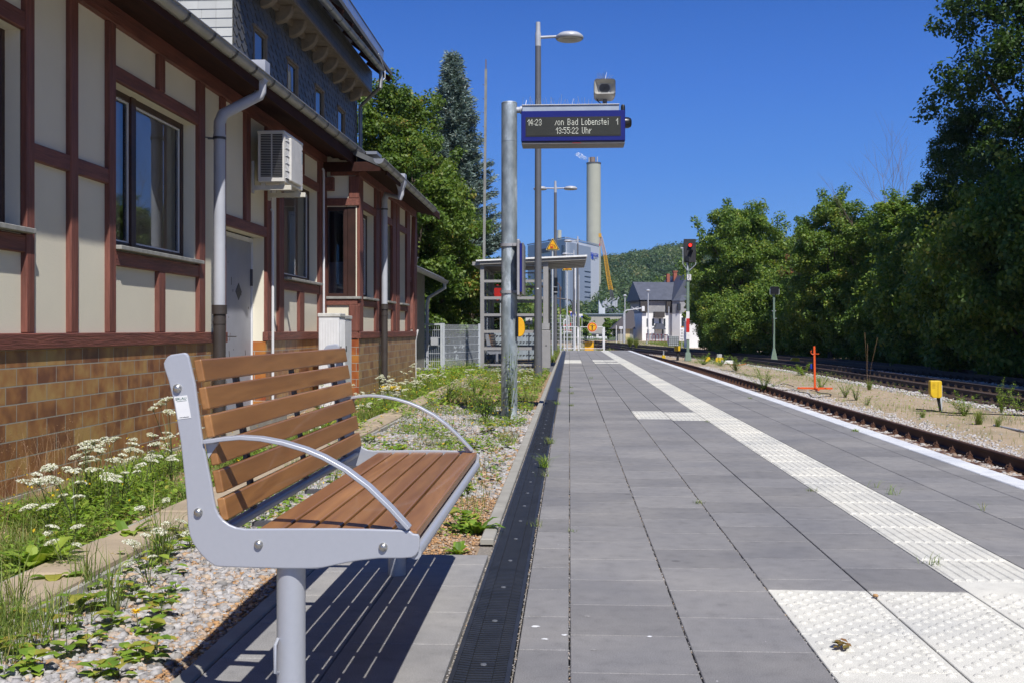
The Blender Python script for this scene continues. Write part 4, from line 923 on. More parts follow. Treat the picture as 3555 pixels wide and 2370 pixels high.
x_, z_ = WY(yp, 2168, 430); g = MB(); g.lathe((x_, yp-.05, z_), [(.07,0),(.066,.045),(.052,.075),(.03,.083)], 20, axis='x'); g.build('camera_dome', mt['black'], t, smooth=50)
g = MB(); random.seed(5); n = 26
for i in range(n):
    x = bx0 + (1.0*i/n)*(WY(yp,2060)[0]-bx0); g.tube([(x,yp-.05,zb1),(x+random.uniform(-.03,.03),yp-.08+random.uniform(-.06,.06),zb1+random.uniform(.08,.125))],.0016,4)
g.build('bird_spikes', mt['steel'], t)
# horn loudspeaker
hx0, hz1 = WY(yp, 2060, 288); hx1, hz0 = WY(yp, 2136, 355); hc = ((hx0+hx1)/2, yp-.02, (hz0+hz1)/2+.0)
t2 = thing('horn_loudspeaker', 'beige horn loudspeaker with bird spikes on top of the departure board beam', 'loudspeaker', (hc[0], yp, zb1))
def rrect(w, h, r, n=6):
    o = []
    for (cx, cz, a0) in ((w-r,h-r,0),(-w+r,h-r,90),(-w+r,-h+r,180),(w-r,-h+r,270)):
        for k in range(n+1): a = radians(a0+90*k/n); o.append((cx+r*cos(a), cz+r*sin(a)))
    return o
def loft(m, c, secs):
    n = len(secs[0][1]); vs = []
    for (y, P, dz) in secs: vs += [(c[0]+x, c[1]+y, c[2]+z+dz) for x, z in P]
    fs = [(i*n+k, i*n+(k+1)%n, (i+1)*n+(k+1)%n, (i+1)*n+k) for i in range(len(secs)-1) for k in range(n)]
    m.add(vs, fs); return m
W_, H_ = (hx1-hx0)/2-.005, .092; zo = .03
g = MB(); loft(g, hc, [(-.10,rrect(W_*.94,H_*.93,.03),zo),(-.16,rrect(W_*.97,H_*.97,.035),zo),(-.165,rrect(W_,H_,.036),zo),(-.158,rrect(W_*1.0,H_*1.02,.036),zo),(-.05,rrect(W_*1.02,H_*1.12,.04),.012),(.08,rrect(W_*.98,H_*1.05,.05),.0),(.17,rrect(W_*.7,H_*.75,.05),0),(.19,rrect(W_*.3,H_*.3,.02),0)]); g.build('horn', mt['horn'], t2, smooth=40)
g = MB(); loft(g, hc, [(-.163,rrect(W_*.96,H_*.95,.034),zo),(-.07,rrect(W_*.60,H_*.72,.04),zo-.006),(-.068,rrect(.01,.01,.003),zo)]); g.build('mouth', simple('horn_inside',(.45,.45,.43),None,.6), t2, smooth=40)
g = MB()
for i in range(8):
    z = hc[2]+zo-.048+i*.0125; ww = W_*.5*sqrt(max(.05,1-((i-3.5)/4.6)**2)); g.box(hc[0]-ww,hc[0]+ww,hc[1]-.074,hc[1]-.069,z,z+.0065)
g.build('slot', mt['ink'], t2)
g = MB(); g.tube([(hc[0]+.005,yp-.02,zb1),(hc[0]+.005,yp-.02,hc[2]-H_*.8)], .027, 16); g.build('stem', mt['mast_grey'], t2, smooth=50)
g = MB(); g.tube([(hc[0]-.085,yp-.05,hc[2]-.09),(hc[0]-.08,yp-.05,hc[2]-.12),(hc[0]-.04,yp-.04,hc[2]-.15),(hc[0]-.01,yp-.02,hc[2]-.155)],.006,8); g.build('cable', mt['cable'], t2, smooth=60)
g = MB(); random.seed(9)
for i in range(26):
    a = radians(random.uniform(-75,75)); l = random.uniform(.08,.13); g.tube([(hc[0],yp-.05+random.uniform(-.08,.05),hc[2]+H_+zo),(hc[0]+sin(a)*l,yp-.05+random.uniform(-.1,.06),hc[2]+H_+zo+cos(a)*l)],.0012,4)
g.build('bird_spikes', mt['steel'], t2)
# showcase on the pole, seen edge-on, and yellow device
xa, z1 = WY(yp, 1797, 838); xb, z0 = WY(yp, 1821, 1034)
t = thing('timetable_case', 'flat grey and blue timetable case clamped edge-on to the right side of the galvanised pole', 'timetable case', (xa, yp, z0))
g = MB(); g.box(xa+.004, xa+.038, yp-.30, yp+.32, z0+.02, z1); g.build('frame', simple('case_grey',(.33,.33,.35),None,.4), t, bevel=.01, seg=2)
g = MB(); g.box(xa+.038, xa+.066, yp-.302, yp+.30, z0+.06, z1-.05); g.build('blue_edge', mt['blue'], t, bevel=.003)
g = MB(); g.box(xa+.066, xb, yp-.28, yp+.30, z0+.03, z1-.04); g.build('cover', simple('case_cover',(.22,.22,.23),None,.3), t, bevel=.006)
g = MB()
for py in (852, 1014):
    z = WY(yp, 1797, py)[1]; g.tube([(xp,yp,z-.018),(xp,yp,z+.018)], .112, 32); g.box(xp+.05, xa+.01, yp-.115, yp-.08, z-.018, z+.018)
g.build_each('clamp', simple('clamp_grey',(.36,.36,.38),None,.4), t, smooth=40)
xa, z1 = WY(yp, 1797, 1102); xb, z0 = WY(yp, 1822, 1169)
t = thing('ticket_stamper', 'small yellow half-round ticket stamper on the galvanised pole below the timetable case', 'ticket stamper', (xa, yp, z0))
g = MB(); n = 14; zc = z0+.09; pr = [(xa+.012, z0)] + [(xa+.012+(xb-xa-.012)*1.0*cos(a)**.75 if cos(a) > 0 else xa+.012, zc+ (sin(a)*(z1-zc) if a > 0 else sin(a)*(zc-z0))) for a in [-pi/2+.35+(pi-.35)*k/n for k in range(n+1)]]
g.prism([(x, yp-.09, z) for x, z in pr], (0,.18,0)); g.build('housing', mt['yellow'], t, bevel=.004)
g = MB(); g.box(xa-.01, xa+.013, yp-.1, yp+.1, z0, z1); g.build('back_plate', mt['black'], t)
# ================================================================== PLATFORM LAMPS
def lamp(px, pyb, d, arms, label, thick=1.0, htop=8.1):
    x, y, _ = PD(px, 1146, d); t = thing('platform_lamp', label, 'platform lamp', (x, y, -.04), 'grey platform lamps in line along the platform')
    g = MB(); g.tube([(x,y,-.06),(x,y,2.0),(x,y,htop-.52)], [.098*thick,.083*thick,.066*thick], 24); g.build('mast', mt['mast_grey'], t, smooth=60)
    g = MB(); g.tube([(x,y,htop-.55),(x,y,htop-.24),(x,y,htop-.235),(x,y,htop)], [.068,.066,.055,.052], 24); g.build('sleeve', mt['mast_light'], t, smooth=50)
    for s in arms:
        cx = x+s*.72; zc = htop-.35
        g = MB(); g.tube([(x,y,zc),(x+s*.52,y,zc+.02)], [.035,.03], 14); a = g.build('arm', mt['mast_light'], t, smooth=60)
        g = MB(); n = 28; secs = [(.30,-.075),(.322,-.045),(.31,.0),(.24,.055),(.12,.08),(.0,.085)]
        vs = []; fs = []
        for (r_, h_) in secs:
            for k in range(n): q = 2*pi*k/n; vs.append((cx+r_*1.0*cos(q), y+r_*1.0*sin(q), zc+.02+h_))
        for i in range(len(secs)-1):
            for k in range(n): fs.append((i*n+k, i*n+(k+1)%n, (i+1)*n+(k+1)%n, (i+1)*n+k))
        g.add(vs, fs); hd = g.build('lamp_head', mt['mast_light'], t, smooth=60)
        g = MB(); g.lathe((cx,y,zc-.06), [(.02,.0),(.29,.0),(.295,.005)], 28); 
        g.v = [(cx+(p[0]-cx), y+(p[1]-y), p[2]) for p in g.v]; g.build('diffuser', simple('lamp_underside',(.30,.31,.30),None,.3), hd, smooth=30)
        g = MB(); g.box(cx-.09,cx+.17,y-.11,y+.11,zc-.066,zc-.061); g.box(cx-.16,cx-.10,y-.12,y+.12,zc-.066,zc-.061); g.build('led_array', simple('led_panel',(.12,.12,.12),(.4,.4,.38),.4,sc=50), hd)
    if d < 30:
        g = MB(); z = WY(y, 1868, 1003)[1]; g.box(x-.028,x+.02,y-.088,y-.083,z-.012,z+.012); g.build('number_label', mt['signwhite'], t)
        g = MB(); g.box(x-.02,x+.02,y-.10,y-.085,.45,.6); g.build('access_door', mt['mast_grey'], t)
lamp(1868, 1305, 23.96, (1,), 'grey lamp mast with a single arm, just behind the departure board')
lamp(1928, 1224, 49.5, (-1,1), 'grey lamp mast carrying two opposed heads, beyond the shelter')
lamp(2005.5, 1, 78.7, (-1,), 'grey lamp mast with one arm pointing left, before the factory logo')
lamp(1992, 1, 92, (-1,), 'farther grey lamp mast with one arm pointing left, partly hidden by the shelter roof')
# black speakers strapped on the second mast
x, y, _ = PD(1928, 1146, 49.5); t = thing('mast_camera', 'black cylindrical device strapped high on the double-headed lamp mast', 'camera', (x, y-.1, 3.0))
za = H+(1146-965)/FL*49.5; zb_ = H+(1146-998)/FL*49.5
g = MB(); g.tube([(x,y-.02,zb_-.3),(x,y-.02,zb_)],.105,16); g.tube([(x+.02,y-.06,zb_+.04),(x+.02,y-.06,za)],.085,16); g.build('casing', mt['black'], t, smooth=50)
g = MB(); g.tube([(x,y-.02,zb_+.0),(x,y-.02,zb_+.035)],.11,16); g.tube([(x,y-.02,zb_-.25),(x,y-.02,zb_-.21)],.11,16); g.build('band', mt['mast_light'], t, smooth=50)
# tall thin square mast left
x, y, zt_ = PD(1687, 241, 31.5); t = thing('square_mast', 'tall thin square grey mast with small climbing pegs rising beside the blue spruce', 'mast', (x, y, -.05))
xb_, yb_, _ = PD(1677, 1146, 31.5)
g = MB(); g.bar((xb_,yb_,-.05),(x,y,zt_),.075,.075,up=(0,1,0)); g.build('shaft', simple('dull_steel',(.24,.25,.24),(.18,.18,.17),.6,sc=6), t)
g = MB(); g.bar((x,y,zt_),(x,y,zt_+.29),.035,.035,up=(0,1,0)); g.build('tip', simple('rusty_tip',(.14,.11,.09),None,.7), t)
g = MB()
for k in range(5): g.bar((x-.03,y,zt_-.5-k*.42),(x-.10,y,zt_-.46-k*.42),.012,.012)
g.build('peg', mt['dark_metal'], t)
# ================================================================== SIGNS
def tri_sign(px0, px1, pyb, pyt, d, label, ppx, hh):
    x0, y, z0 = PD(px0, pyb, d); x1, _, _ = PD(px1, pyb, d); zt_ = PD(px0, pyt, d)[2]; xc = (x0+x1)/2; w = (x1-x0)/2; xq = PD(ppx,1146,d)[0]
    t = thing('warning_sign', label, 'warning sign', (xq, y, -.04), 'yellow triangular platform warning signs')
    def tri(s, yy, th, cz=0):
        cc = Vector((xc, 0, z0+(zt_-z0)*.36)); P = [Vector((x0,0,z0)), Vector((x1,0,z0)), Vector((xc,0,zt_))]; o = []
        for p in P:
            q = cc+(p-cc)*s; o.append(q)
        r_ = []
        for i in range(3):
            a, b, c = o[i-1], o[i], o[(i+1)%3]; k = .06*w/(b-a).length*2; r_ += [b.lerp(a,k), b.lerp(c,k)]
        return [(p.x, yy, p.z) for p in r_], (0,th,0)
    g = MB(); g.prism(*tri(1.0,y-.06,.01)); pl = g.build('plate', simple('pale_yellow_rim',(.80,.66,.22),None,.5), t)
    g = MB(); g.prism(*tri(.93,y-.062,.003)); g.build('black_border', simple('dark_border',(.035,.012,.008),None,.5), pl)
    g = MB(); g.prism(*tri(.76,y-.064,.003)); g.build('yellow_field', mt['yellow'], pl)
    u = w/20.; zc = z0+(zt_-z0)*.27; yy = y-.067
    g = MB()
    for (a,b,c,e) in ((-7,1,-3.5,-1.5),(-7,-6,-1.5,5.5),(0,1,-1.5,5.5),(-7,1,5,6.2),(-6,0,-1.5,.8),(-5.5,-4,-4.2,-3.5),(-2,-.5,-4.2,-3.5)): g.box(xc+a*u,xc+b*u,yy-.002,yy,zc+c*u,zc+e*u)
    g.build('train_pictogram', mt['red'], pl)
    g = MB()
    g.bar((xc+3.5*u,yy,zc+3.5*u),(xc+6*u,yy,zc-.2*u),.003,1.6*u,up=(0,1,0)); g.bar((xc+4.2*u,yy,zc+3*u),(xc+7*u,yy,zc+4*u),.9*u,.003,up=(0,1,0)); g.bar((xc+6*u,yy,zc),(xc+8*u,yy,zc-1.8*u),.9*u,.003,up=(0,1,0)); g.bar((xc+6*u,yy,zc),(xc+8.5*u,yy,zc-.2*u),.9*u,.003,up=(0,1,0)); g.lathe((xc+3*u,yy-.001,zc+4.9*u),[(.9*u,0),(.9*u,.002)],10,axis='y')
    g.box(xc+2*u,xc+9*u,yy-.002,yy,zc-3.4*u,zc-2.9*u); g.box(xc+2*u,xc+2.5*u,yy-.002,yy,zc-6*u,zc-3.4*u); g.box(xc-6.5*u,xc+.5*u,yy-.002,yy,zc-5.6*u,zc-5.1*u)
    g.build('falling_person_pictogram', mt['ink'], pl)
    g = MB(); g.tube([(xq,y,-.06),(xq,y,z0+.15)],.035,14); g.build('post', mt['fence_galv'], t, smooth=60)
tri_sign(1894.5,1943.5,869.5,826,40.0,'yellow triangular train warning sign fully visible above the shelter roof',1918,0)
tri_sign(1951,1988,940,906,54.0,'second yellow triangular train warning sign cut off by the underside of the shelter roof',1969,0)
# prohibition sign at the platform end
x, y, z = PD(2056, 1136, 54.2); r0 = 17.3/FL*54.2
t = thing('no_trespass_sign', 'round orange-rimmed yellow sign with a standing figure on the gate at the platform end', 'prohibition sign', (x, y-.06, z))
g = MB(); g.lathe((x,y-.06,z),[(r0,0),(r0,.006)],32,axis='y'); g.build('rim', simple('pale_rim',(.80,.62,.52),None,.5), t)
g = MB(); g.lathe((x,y-.064,z),[(r0*.92,0),(r0*.92,.004)],32,axis='y'); g.build('orange_ring', mt['redor'], t)
g = MB(); g.lathe((x,y-.067,z),[(r0*.72,0),(r0*.72,.003)],32,axis='y'); g.build('yellow_disc', mt['yellow'], t)
g = MB(); u = r0/17; yy = y-.070; g.box(x-2*u,x+2*u,yy-.002,yy,z-1*u,z+5.4*u); g.box(x-2*u,x-.35*u,yy-.002,yy,z-11*u,z-1*u); g.box(x+.35*u,x+2*u,yy-.002,yy,z-11*u,z-1*u); g.box(x-9*u,x+9*u,yy-.0025,yy-.0002,z+4.2*u,z+5.2*u); g.lathe((x,yy-.002,z+8*u),[(1.4*u,0),(1.4*u,.002)],12,axis='y'); g.build('figure_pictogram', mt['ink'], t)
# gates
def gate(name, label, pts, d, mids, vert=()):
    (px0, py0), (px1, py1) = pts; x0, y, z0 = PD(px0, py0, d); x1, _, z1 = PD(px1, py1, d)
    t = thing(name, label, 'gate', ((x0+x1)/2, y, 0), 'white tubular gates at the platform end')
    g = MB(); r_ = .017; g.tube([(x0,y,z0),(x1,y,z0)],r_,8); g.tube([(x0,y,z1),(x1,y,z1)],r_,8); g.tube([(x0,y,z0),(x0,y,z1)],r_,8); g.tube([(x1,y,z0),(x1,y,z1)],r_,8); g.build('frame', mt['white_paint'], t, smooth=50)
    g = MB()
    for m_ in mids: zz = PD(px0, m_, d)[2]; g.tube([(x0,y,zz),(x1,y,zz)],r_*.9,8)
    for v_ in vert: xx = PD(v_, py0, d)[0]; g.tube([(xx,y-.03,-.03),(xx,y-.03,z0)],r_*1.5,8)
    g.build('rail', mt['white_paint'], t, smooth=50)
gate('white_gate','white tubular gate beside the fence, without a sign', ((1949,1135),(2005,1207.5)), 54.6, (1171.5,), (1959,1995))
gate('white_gate','white tubular gate carrying the round yellow sign', ((2015,1135.5),(2093,1209)), 54.6, (1172,), ())
for px, w_, lab in ((2009.5,.06,'slim white gate post between the two platform-end gates'),(2097,.09,'thick white gate post at the track side of the platform end')):
    x, y, z = PD(px, 1136, 54.7); t = thing('gate_post', lab, 'gate post', (x,y,0)); g = MB(); g.box(x-w_/2,x+w_/2,y-.04,y+.04,-.02,z); g.build('shaft', mt['white_paint'], t); g = MB(); g.box(x-w_/2-.06,x-w_/2,y-.05,y+.05,z-.55,z-.1); g.build('latch', mt['white_paint'], t)
x0, y, z0 = PD(2030.5, 1216, 54.0); x1 = PD(2062,1216,54)[0]; zt_ = PD(2030,1189,54)[2]
t = thing('yellow_locker', 'yellow metal box with a shallow pitched lid at the platform end behind the gate', 'storage box', ((x0+x1)/2, y+.9, -.1))
g = MB(); g.box(x0,x1,y+.7,y+1.2,-.3,zt_-.0); g.build('body', mt['yellow'], t, bevel=.01)
g = MB(); xm = (x0*.35+x1*.65); g.prism([(x0-.01,y+.69,zt_+.003),(x1+.01,y+.69,zt_+.003),(x1+.01,y+.69,zt_+.02),(xm,y+.69,zt_+.055),(x0-.01,y+.69,zt_+.02)],(0,.52,0)); g.build('lid', mt['yellow'], t)
# ================================================================== SHELTER
dS = 29.8; xl, ys, ztp = PD(1667, 911, dS); xr = PD(1904, 911, dS)[0]; 
t = thing('platform_shelter', 'grey framed glass passenger shelter with a sloping ribbed metal roof', 'shelter', (-1.6, ys+2, -.03))
pw = 13.5/FL*dS; LY = 3.9; zr = 2.93
for (xx, yy) in ((xl,ys),(xr-.15,ys),(xl,ys+LY),(xr-.15,ys+LY)):
    g = MB(); g.box(xx,xx+ (pw if xx==xl else .15),yy,yy+.11,-.05,zr if xx==xl else zr+.09); g.build('post', mt['shelter'], t, bevel=.005)
for yy in (ys+.02, ys+LY+.02):
    g = MB()
    for (a, b) in ((920,925),(972,981),(1030,1040),(1089,1098),(1146,1156),(1204,1214),(1262,1269)):
        za, zb_ = H-(a-1146)/FL*dS, H-(b-1146)/FL*dS; g.box(xl+pw,xr-.15,yy,yy+.05,zb_,za)
    g.build('rail', mt['shelter'], t)
    g = MB(); g.quad((xl+pw,yy+.025,0),(xr-.15,yy+.025,0),(xr-.15,yy+.025,2.85),(xl+pw,yy+.025,2.85)); g.build('glass_pane', mt['glass_sh'], t)
g = MB(); g.quad((xl+.05,ys+.11,0),(xl+.05,ys+LY,0),(xl+.05,ys+LY,2.85),(xl+.05,ys+.11,2.85)); g.build('glass_pane', mt['glass_sh'], t)
g = MB()
for z in (.1,.75,1.5,2.2,2.85): g.box(xl+.02,xl+.07,ys+.11,ys+LY,z-.03,z+.03)
for yy in (ys+1.3,ys+2.6): g.box(xl+.01,xl+.08,yy,yy+.06,0,2.9)
g.build('rear_rail', mt['shelter'], t)
rx0 = PD(1653,903,ys)[0]; rx1 = PD(2038,886,ys)[0]; za = PD(1653,904,dS-.15)[2]; zb_ = PD(2038,888,dS-.15)[2]
g = MB(); g.prism([(rx0,ys-.15,za-.03),(rx1,ys-.15,zb_-.035),(rx1,ys-.15,zb_+.012),(rx0,ys-.15,za+.012)],(0,LY+.5,0)); g.build('roof', simple('white_roof_sheet',(.85,.86,.87),None,.4), t)
g = MB(); nr = 6
for i in range(nr):
    y0_ = ys-.10+i*(LY+.35)/nr; dx = rx1-rx0
    g.prism([(rx0+.1,y0_,za-.12),(rx1-.03,y0_,zb_-.12),(rx1-.03,y0_,zb_-.032),(rx0+.1,y0_,za-.032)],(0,.30,0))
g.build('roof_rib', simple('dark_roof_ribs',(.30,.29,.27),None,.5), t)
g = MB(); g.box(xl-.22,xl+.0,ys-.05,ys+LY,zr-.04,zr+.06); g.build('rear_gutter', mt['shelter'], t); g = MB(); g.box(xl,xr,ys-.02,ys+.09,zr+.0,zr+.05); g.build('top_beam', mt['shelter'], t)
# advert panel, black side
g = MB(); g.box(xr-.02,xr+.03,ys+.12,ys+1.75,.86,2.75); g.build('side_panel', mt['shelter_dark'], t); g = MB(); g.box(xr-.04,xr+.04,ys+.10,ys+1.8,2.75,2.82); g.build('panel_frame', mt['shelter'], t)
x0_, yb_ = WY(ys-.1,1881)[0], ys-.25
t = thing('waste_bin', 'tall grey metal waste bin with a slanted top at the right end of the shelter', 'waste bin', (x0_+.3, yb_+.2, -.03))
x1_ = WY(ys-.1,1911)[0]; x0_ = x1_-.42
g = MB(); g.box(x0_,x1_,yb_,yb_+.4,-.02,1.04); g.build('body', mt['shelter'], t, bevel=.01); g = MB(); g.prism([(x0_,yb_+.02,1.06),(x1_-.03,yb_+.02,1.06),(x1_-.03,yb_+.02,1.10),(x1_-.02,yb_+.02,1.24),(x0_,yb_+.02,1.24)],(0,.36,0)); g.build('hood', simple('bin_hood',(.33,.33,.33),None,.4), t)
g = MB(); g.lathe((x0_+.3,yb_-.004,.62),[(.02,0),(.02,.004)],10,axis='y'); g.build('lock', mt['ink'], t)
# bench in the shelter
t = thing('shelter_bench', 'slatted bench with grey side panels inside the glass shelter', 'bench', (xl+.6, ys+2, -.03))
g = MB()
for i in range(5): g.box(xl+.22,xl+.26,ys+.4,ys+2.6,.52+i*.085,.585+i*.085)
g.build('backrest', mt['slat'], t); g = MB()
for i in range(5): g.box(xl+.28+i*.085,xl+.35+i*.085,ys+.4,ys+2.6,.44,.465)
g.build('seat', mt['slat'], t); g = MB()
for yy in (ys+.38,ys+2.6): g.prism([(xl+.12,yy,.96),(xl+.2,yy,.96),(xl+.30,yy,.5),(xl+.75,yy,.5),(xl+.75,yy,.4),(xl+.25,yy,.36),(xl+.18,yy,.42)],(0,.02,0)); g.tube([(xl+.45,yy+.02,-.02),(xl+.45,yy+.02,.4)],.04,12)
g.build('side_panel', mt['bench_metal'], t)
# ================================================================== FENCES
def barfence(name, label, a, b, h, panels, gap=.055, hz=.2, gate=False, cat='fence'):
    a = Vector((a[0],a[1],0)); b = Vector((b[0],b[1],0)); L_ = (b-a).length; u = (b-a)/L_
    t = thing(name, label, cat, (a.x,a.y,-.05)); g = MB(); k = .04
    while k < L_: p = a+u*k; g.bar(p+Vector((0,0,.03)),p+Vector((0,0,h)),.007,.007,up=(0,1,0)); k += gap
    z = .05
    while z < h: g.bar(a+Vector((0,0,z)),b+Vector((0,0,z)),.012,.016); z += hz
    g.build('wire_mesh', mt['fence_galv'], t)
    for i in range(panels+1):
        p = a+u*(L_*i/panels); m = MB(); m.box(p.x-.03,p.x+.03,p.y-.03,p.y+.03,-.1,h+.03); m.build('post', mt['fence_galv'], t)
    if gate:
        m = MB(); m.bar(a+Vector((0,0,.05)),b+Vector((0,0,.05)),.05,.06); m.bar(a+Vector((0,0,h)),b+Vector((0,0,h)),.05,.05); m.build('frame', mt['fence_galv'], t)
        m = MB(); c = a+u*(L_*.82); m.box(c.x-.16,c.x+.02,c.y-.05,c.y,h*.55,h*.72); m.build('latch', mt['mast_light'], t)
    return t
gx0,gy0,_ = PD(1449,1146,27.5); gx1,gy1,_ = PD(1533,1146,27.3)
barfence('wire_gate','galvanised wire mesh gate beside the station corner',(gx0,gy0),(gx1,gy1),1.2,1,gate=True,cat='gate')
fx0,fy0,_ = PD(1540,1146,27.6); fx1,fy1,_ = PD(1664,1146,29.8)
barfence('wire_fence','low galvanised wire mesh fence between the gate and the shelter',(fx0,fy0),(fx1,fy1),1.2,1)
barfence('wire_fence','long wire mesh fence running behind the shelter toward the gates',(PD(1897,1,38)[0],36.5),(PD(1900,1,54)[0],56),1.9,8,gap=.12)
barfence('wire_fence','wire mesh fence crossing behind the left white gate',(PD(1900,1,57)[0],57),(PD(1992,1,57)[0],57),1.85,2,gap=.07)
# slatted privacy fence farther back
x0,y0,_ = PD(1440,1146,34); x1,y1,_ = PD(1900,1146,37)
t = thing('slat_fence','long grey privacy fence of upright slats behind the wire mesh fence','fence',(x0,y0,-.05)); a = Vector((x0,y0,0)); b = Vector((x1,y1,0)); L_ = (b-a).length; u = (b-a)/L_
g = MB(); k = 0; random.seed(11)
while k < L_: p = a+u*k; g.bar(p+Vector((0,0,.05)),p+Vector((0,0,1.02+random.uniform(-.006,.006))),.13,.02,up=(0,1,0)); k += .14
g.build('slat', simple('grey_slats',(.40,.46,.52),(.34,.40,.46),.7,sc=3,vary=.12), t)
g = MB()
for z in (.2,.42,.64,.86): g.bar(a+Vector((0,-.02,z)),b+Vector((0,-.02,z)),.02,.022)
g.build('rail', mt['dark_metal'], t)
# sign with 4, green box, red leaf-shaped sign beyond the glass
x,y,z = PD(1836,1115,35.2); t = thing('number_sign','white square sign reading 4 with a green tab seen through the shelter glass','number sign',(x,y,0))
g = MB(); w_ = 11.5/FL*35.2; g.box(x-w_,x+w_,y,y+.01,z-w_,z+w_); pl = g.build('plate', mt['signwhite'], t); g = MB(); g.box(x-w_-.075,x-w_-.01,y,y+.02,z-w_-.03,z+w_*.3); g.build('green_tab', mt['signgreen'], t)
textmesh('4', .20, Matrix.Translation((x,y-.002,z)) @ RX, 'numeral', mt['ink'], pl, .001)
g = MB(); g.tube([(x,y+.04,-.05),(x,y+.04,z)],.02,8); g.build('post', mt['fence_galv'], t)
x,y,z = PD(1737,1016,38.5); t = thing('red_cutout_sign','jagged bright red cutout shape seen through the shelter beside the galvanised pole','sign',(x,y,z))
random.seed(4); g = MB(); n = 16; g.prism([(x+.34*cos(2*pi*k/n)*(1 if k%2 else .72), y, z+.33*sin(2*pi*k/n)*(1 if k%2 else .72)) for k in range(n)],(0,.02,0)); g.build('plate', mt['red'], t)
g = MB(); g.tube([(x,y+.03,-.1),(x,y+.03,z)],.025,8); g.build('post', mt['fence_galv'], t)
# ================================================================== TRACKS
def poly(pts, step=1.5):
    Y = np.arange(pts[0][0], pts[-1][0]+.01, step); X = np.interp(Y, [p[0] for p in pts], [p[1] for p in pts])
    k = np.ones(9)/9; Xp = np.pad(X, 4, mode='edge'); Xp[:4] = X[0]-(X[4]-X[0])[...]*0+ (X[0]-X[1])*np.arange(4,0,-1); Xp[-4:] = X[-1]+(X[-1]-X[-2])*np.arange(1,5)
    return Y, np.convolve(Xp, k, 'valid')
prof = [(-.07,0),(.07,0),(.07,.010),(.012,.026),(.009,.112),(.036,.125),(.036,.150),(.030,.158),(-.030,.158),(-.036,.150),(-.036,.125),(-.009,.112),(-.012,.026),(-.07,.010)]
def railmesh(m, Y, X, off, z=-.708):
    n = len(prof); dx = np.gradient(X, Y); nx = 1/np.sqrt(1+dx**2); ny = -dx*nx
    V = np.stack([np.stack([X+(off+p[0])*nx, Y+(off+p[0])*ny, np.full(len(Y), z+p[1])], -1) for p in prof], 1).reshape(-1,3)
    i = np.arange(len(Y)-1)[:,None]*n+np.arange(n)[None]; j = np.arange(len(Y)-1)[:,None]*n+(np.arange(n)[None]+1)%n
    m.np(V, np.stack([i, i+n, j+n, j], -1).reshape(-1,4)); return m
tracks = [('railway_track','rusty railway track running right along the platform edge',[(-4,4.9),(48,4.9),(62,4.62),(90,4.05),(123,3.3),(150,2.6),(220,.2),(330,-6)]),
          ('railway_track','middle railway track beyond the sandy strip with the yellow box',[(6,11.4),(44,11.38),(56,10.9),(66,9.6),(76,7.75),(88,5.9),(100,4.9),(118,3.75)]),
          ('railway_track','dark outermost railway track at the foot of the trees',[(8,17.0),(34,16.0),(50,15.0),(62,14.1),(78,12.0),(95,9.4),(115,6.8),(140,4.5),(160,3.0)])]
TR = []
for i, (nm, lab, pts) in enumerate(tracks):
    Y, X = poly(pts); TR.append((Y, X)); t = thing(nm, lab, 'railway track', (float(X[0]), 10, -.72), 'railway tracks of the station')
    for off in (-.7535, .7535): m = MB(); railmesh(m, Y, X, off); m.build('rail', mt['rail_rust'] if i == 0 else mt['rail_dark'], t, smooth=30)
    for off in (-.7535, .7535):
        m = MB(); dx = np.gradient(X, Y); V = np.stack([np.stack([X+off+p, Y, np.full(len(Y), -.5492)], -1) for p in (-.026,.026)], 1).reshape(-1,3); k = np.arange(len(Y)-1)[:,None]*2
        m.np(V, np.concatenate([k, k+1, k+3, k+2], 1)); m.build('rail_head', mt['rail_top'] if i else mt['rail_rust'], t)
    # sleepers with rail clips
    def sleeper(m, y, x, clips):
        m.box(x-1.25,x+1.25,y-.13,y+.13,-.79,-.712)
        for off in (-.7535,.7535):
            m.box(x+off-.16,x+off+.16,y-.09,y+.09,-.712,-.704)
            if clips:
                for s in (-1,1):
                    cx = x+off+s*.095; m.lathe((cx,y,-.70),[(.020,0),(.020,.05),(.012,.055),(.012,.078)],6)
                    for dy in (-.045,.045): m.tube([(cx-.02*s,y+dy,-.685),(cx+.012*s,y+dy*1.25,-.655),(cx+.03*s,y+dy,-.675),(cx+.02*s,y+dy*.4,-.69)],.009,6)
                    m.box(cx-.045,cx+.03,y-.05,y+.05,-.70,-.682)
    y = 7.6; cnt = 0; g = MB(); proto = None
    while y < (150 if i else 110):
        x = float(np.interp(y, Y, X))
        if i == 0 and y < 66:
            if proto is None:
                m = MB(); sleeper(m, 0, 0, True); proto = m.build('sleeper', mt['sleeper'], None); proto.parent = t; o = proto
            else: o = proto.copy(); C.objects.link(o); o.parent = t
            o.location = (x-t.location.x, y-10, .72)
        else: sleeper(g, y, x, y < 48)
        y += .66
    g.build('distant_sleepers', mt['sleeper'] if i == 0 else mt['rail_dark'], t, kind='stuff')
# steel sleeper covers over the point rods
t = thing('point_rod_cover','sloping rusty steel covers between the rails of the middle track at the frame edge','cover',(11.4,23.5,-.7))
for k in range(4):
    y = 21.6+k*1.05; g = MB(); g.prism([(10.75,y,-.66),(12.05,y,-.66),(12.05,y+.15,-.56),(10.75,y+.15,-.56)],(0,.55,0)); g.build('plate', mt['sleeper'], t, bevel=.01)
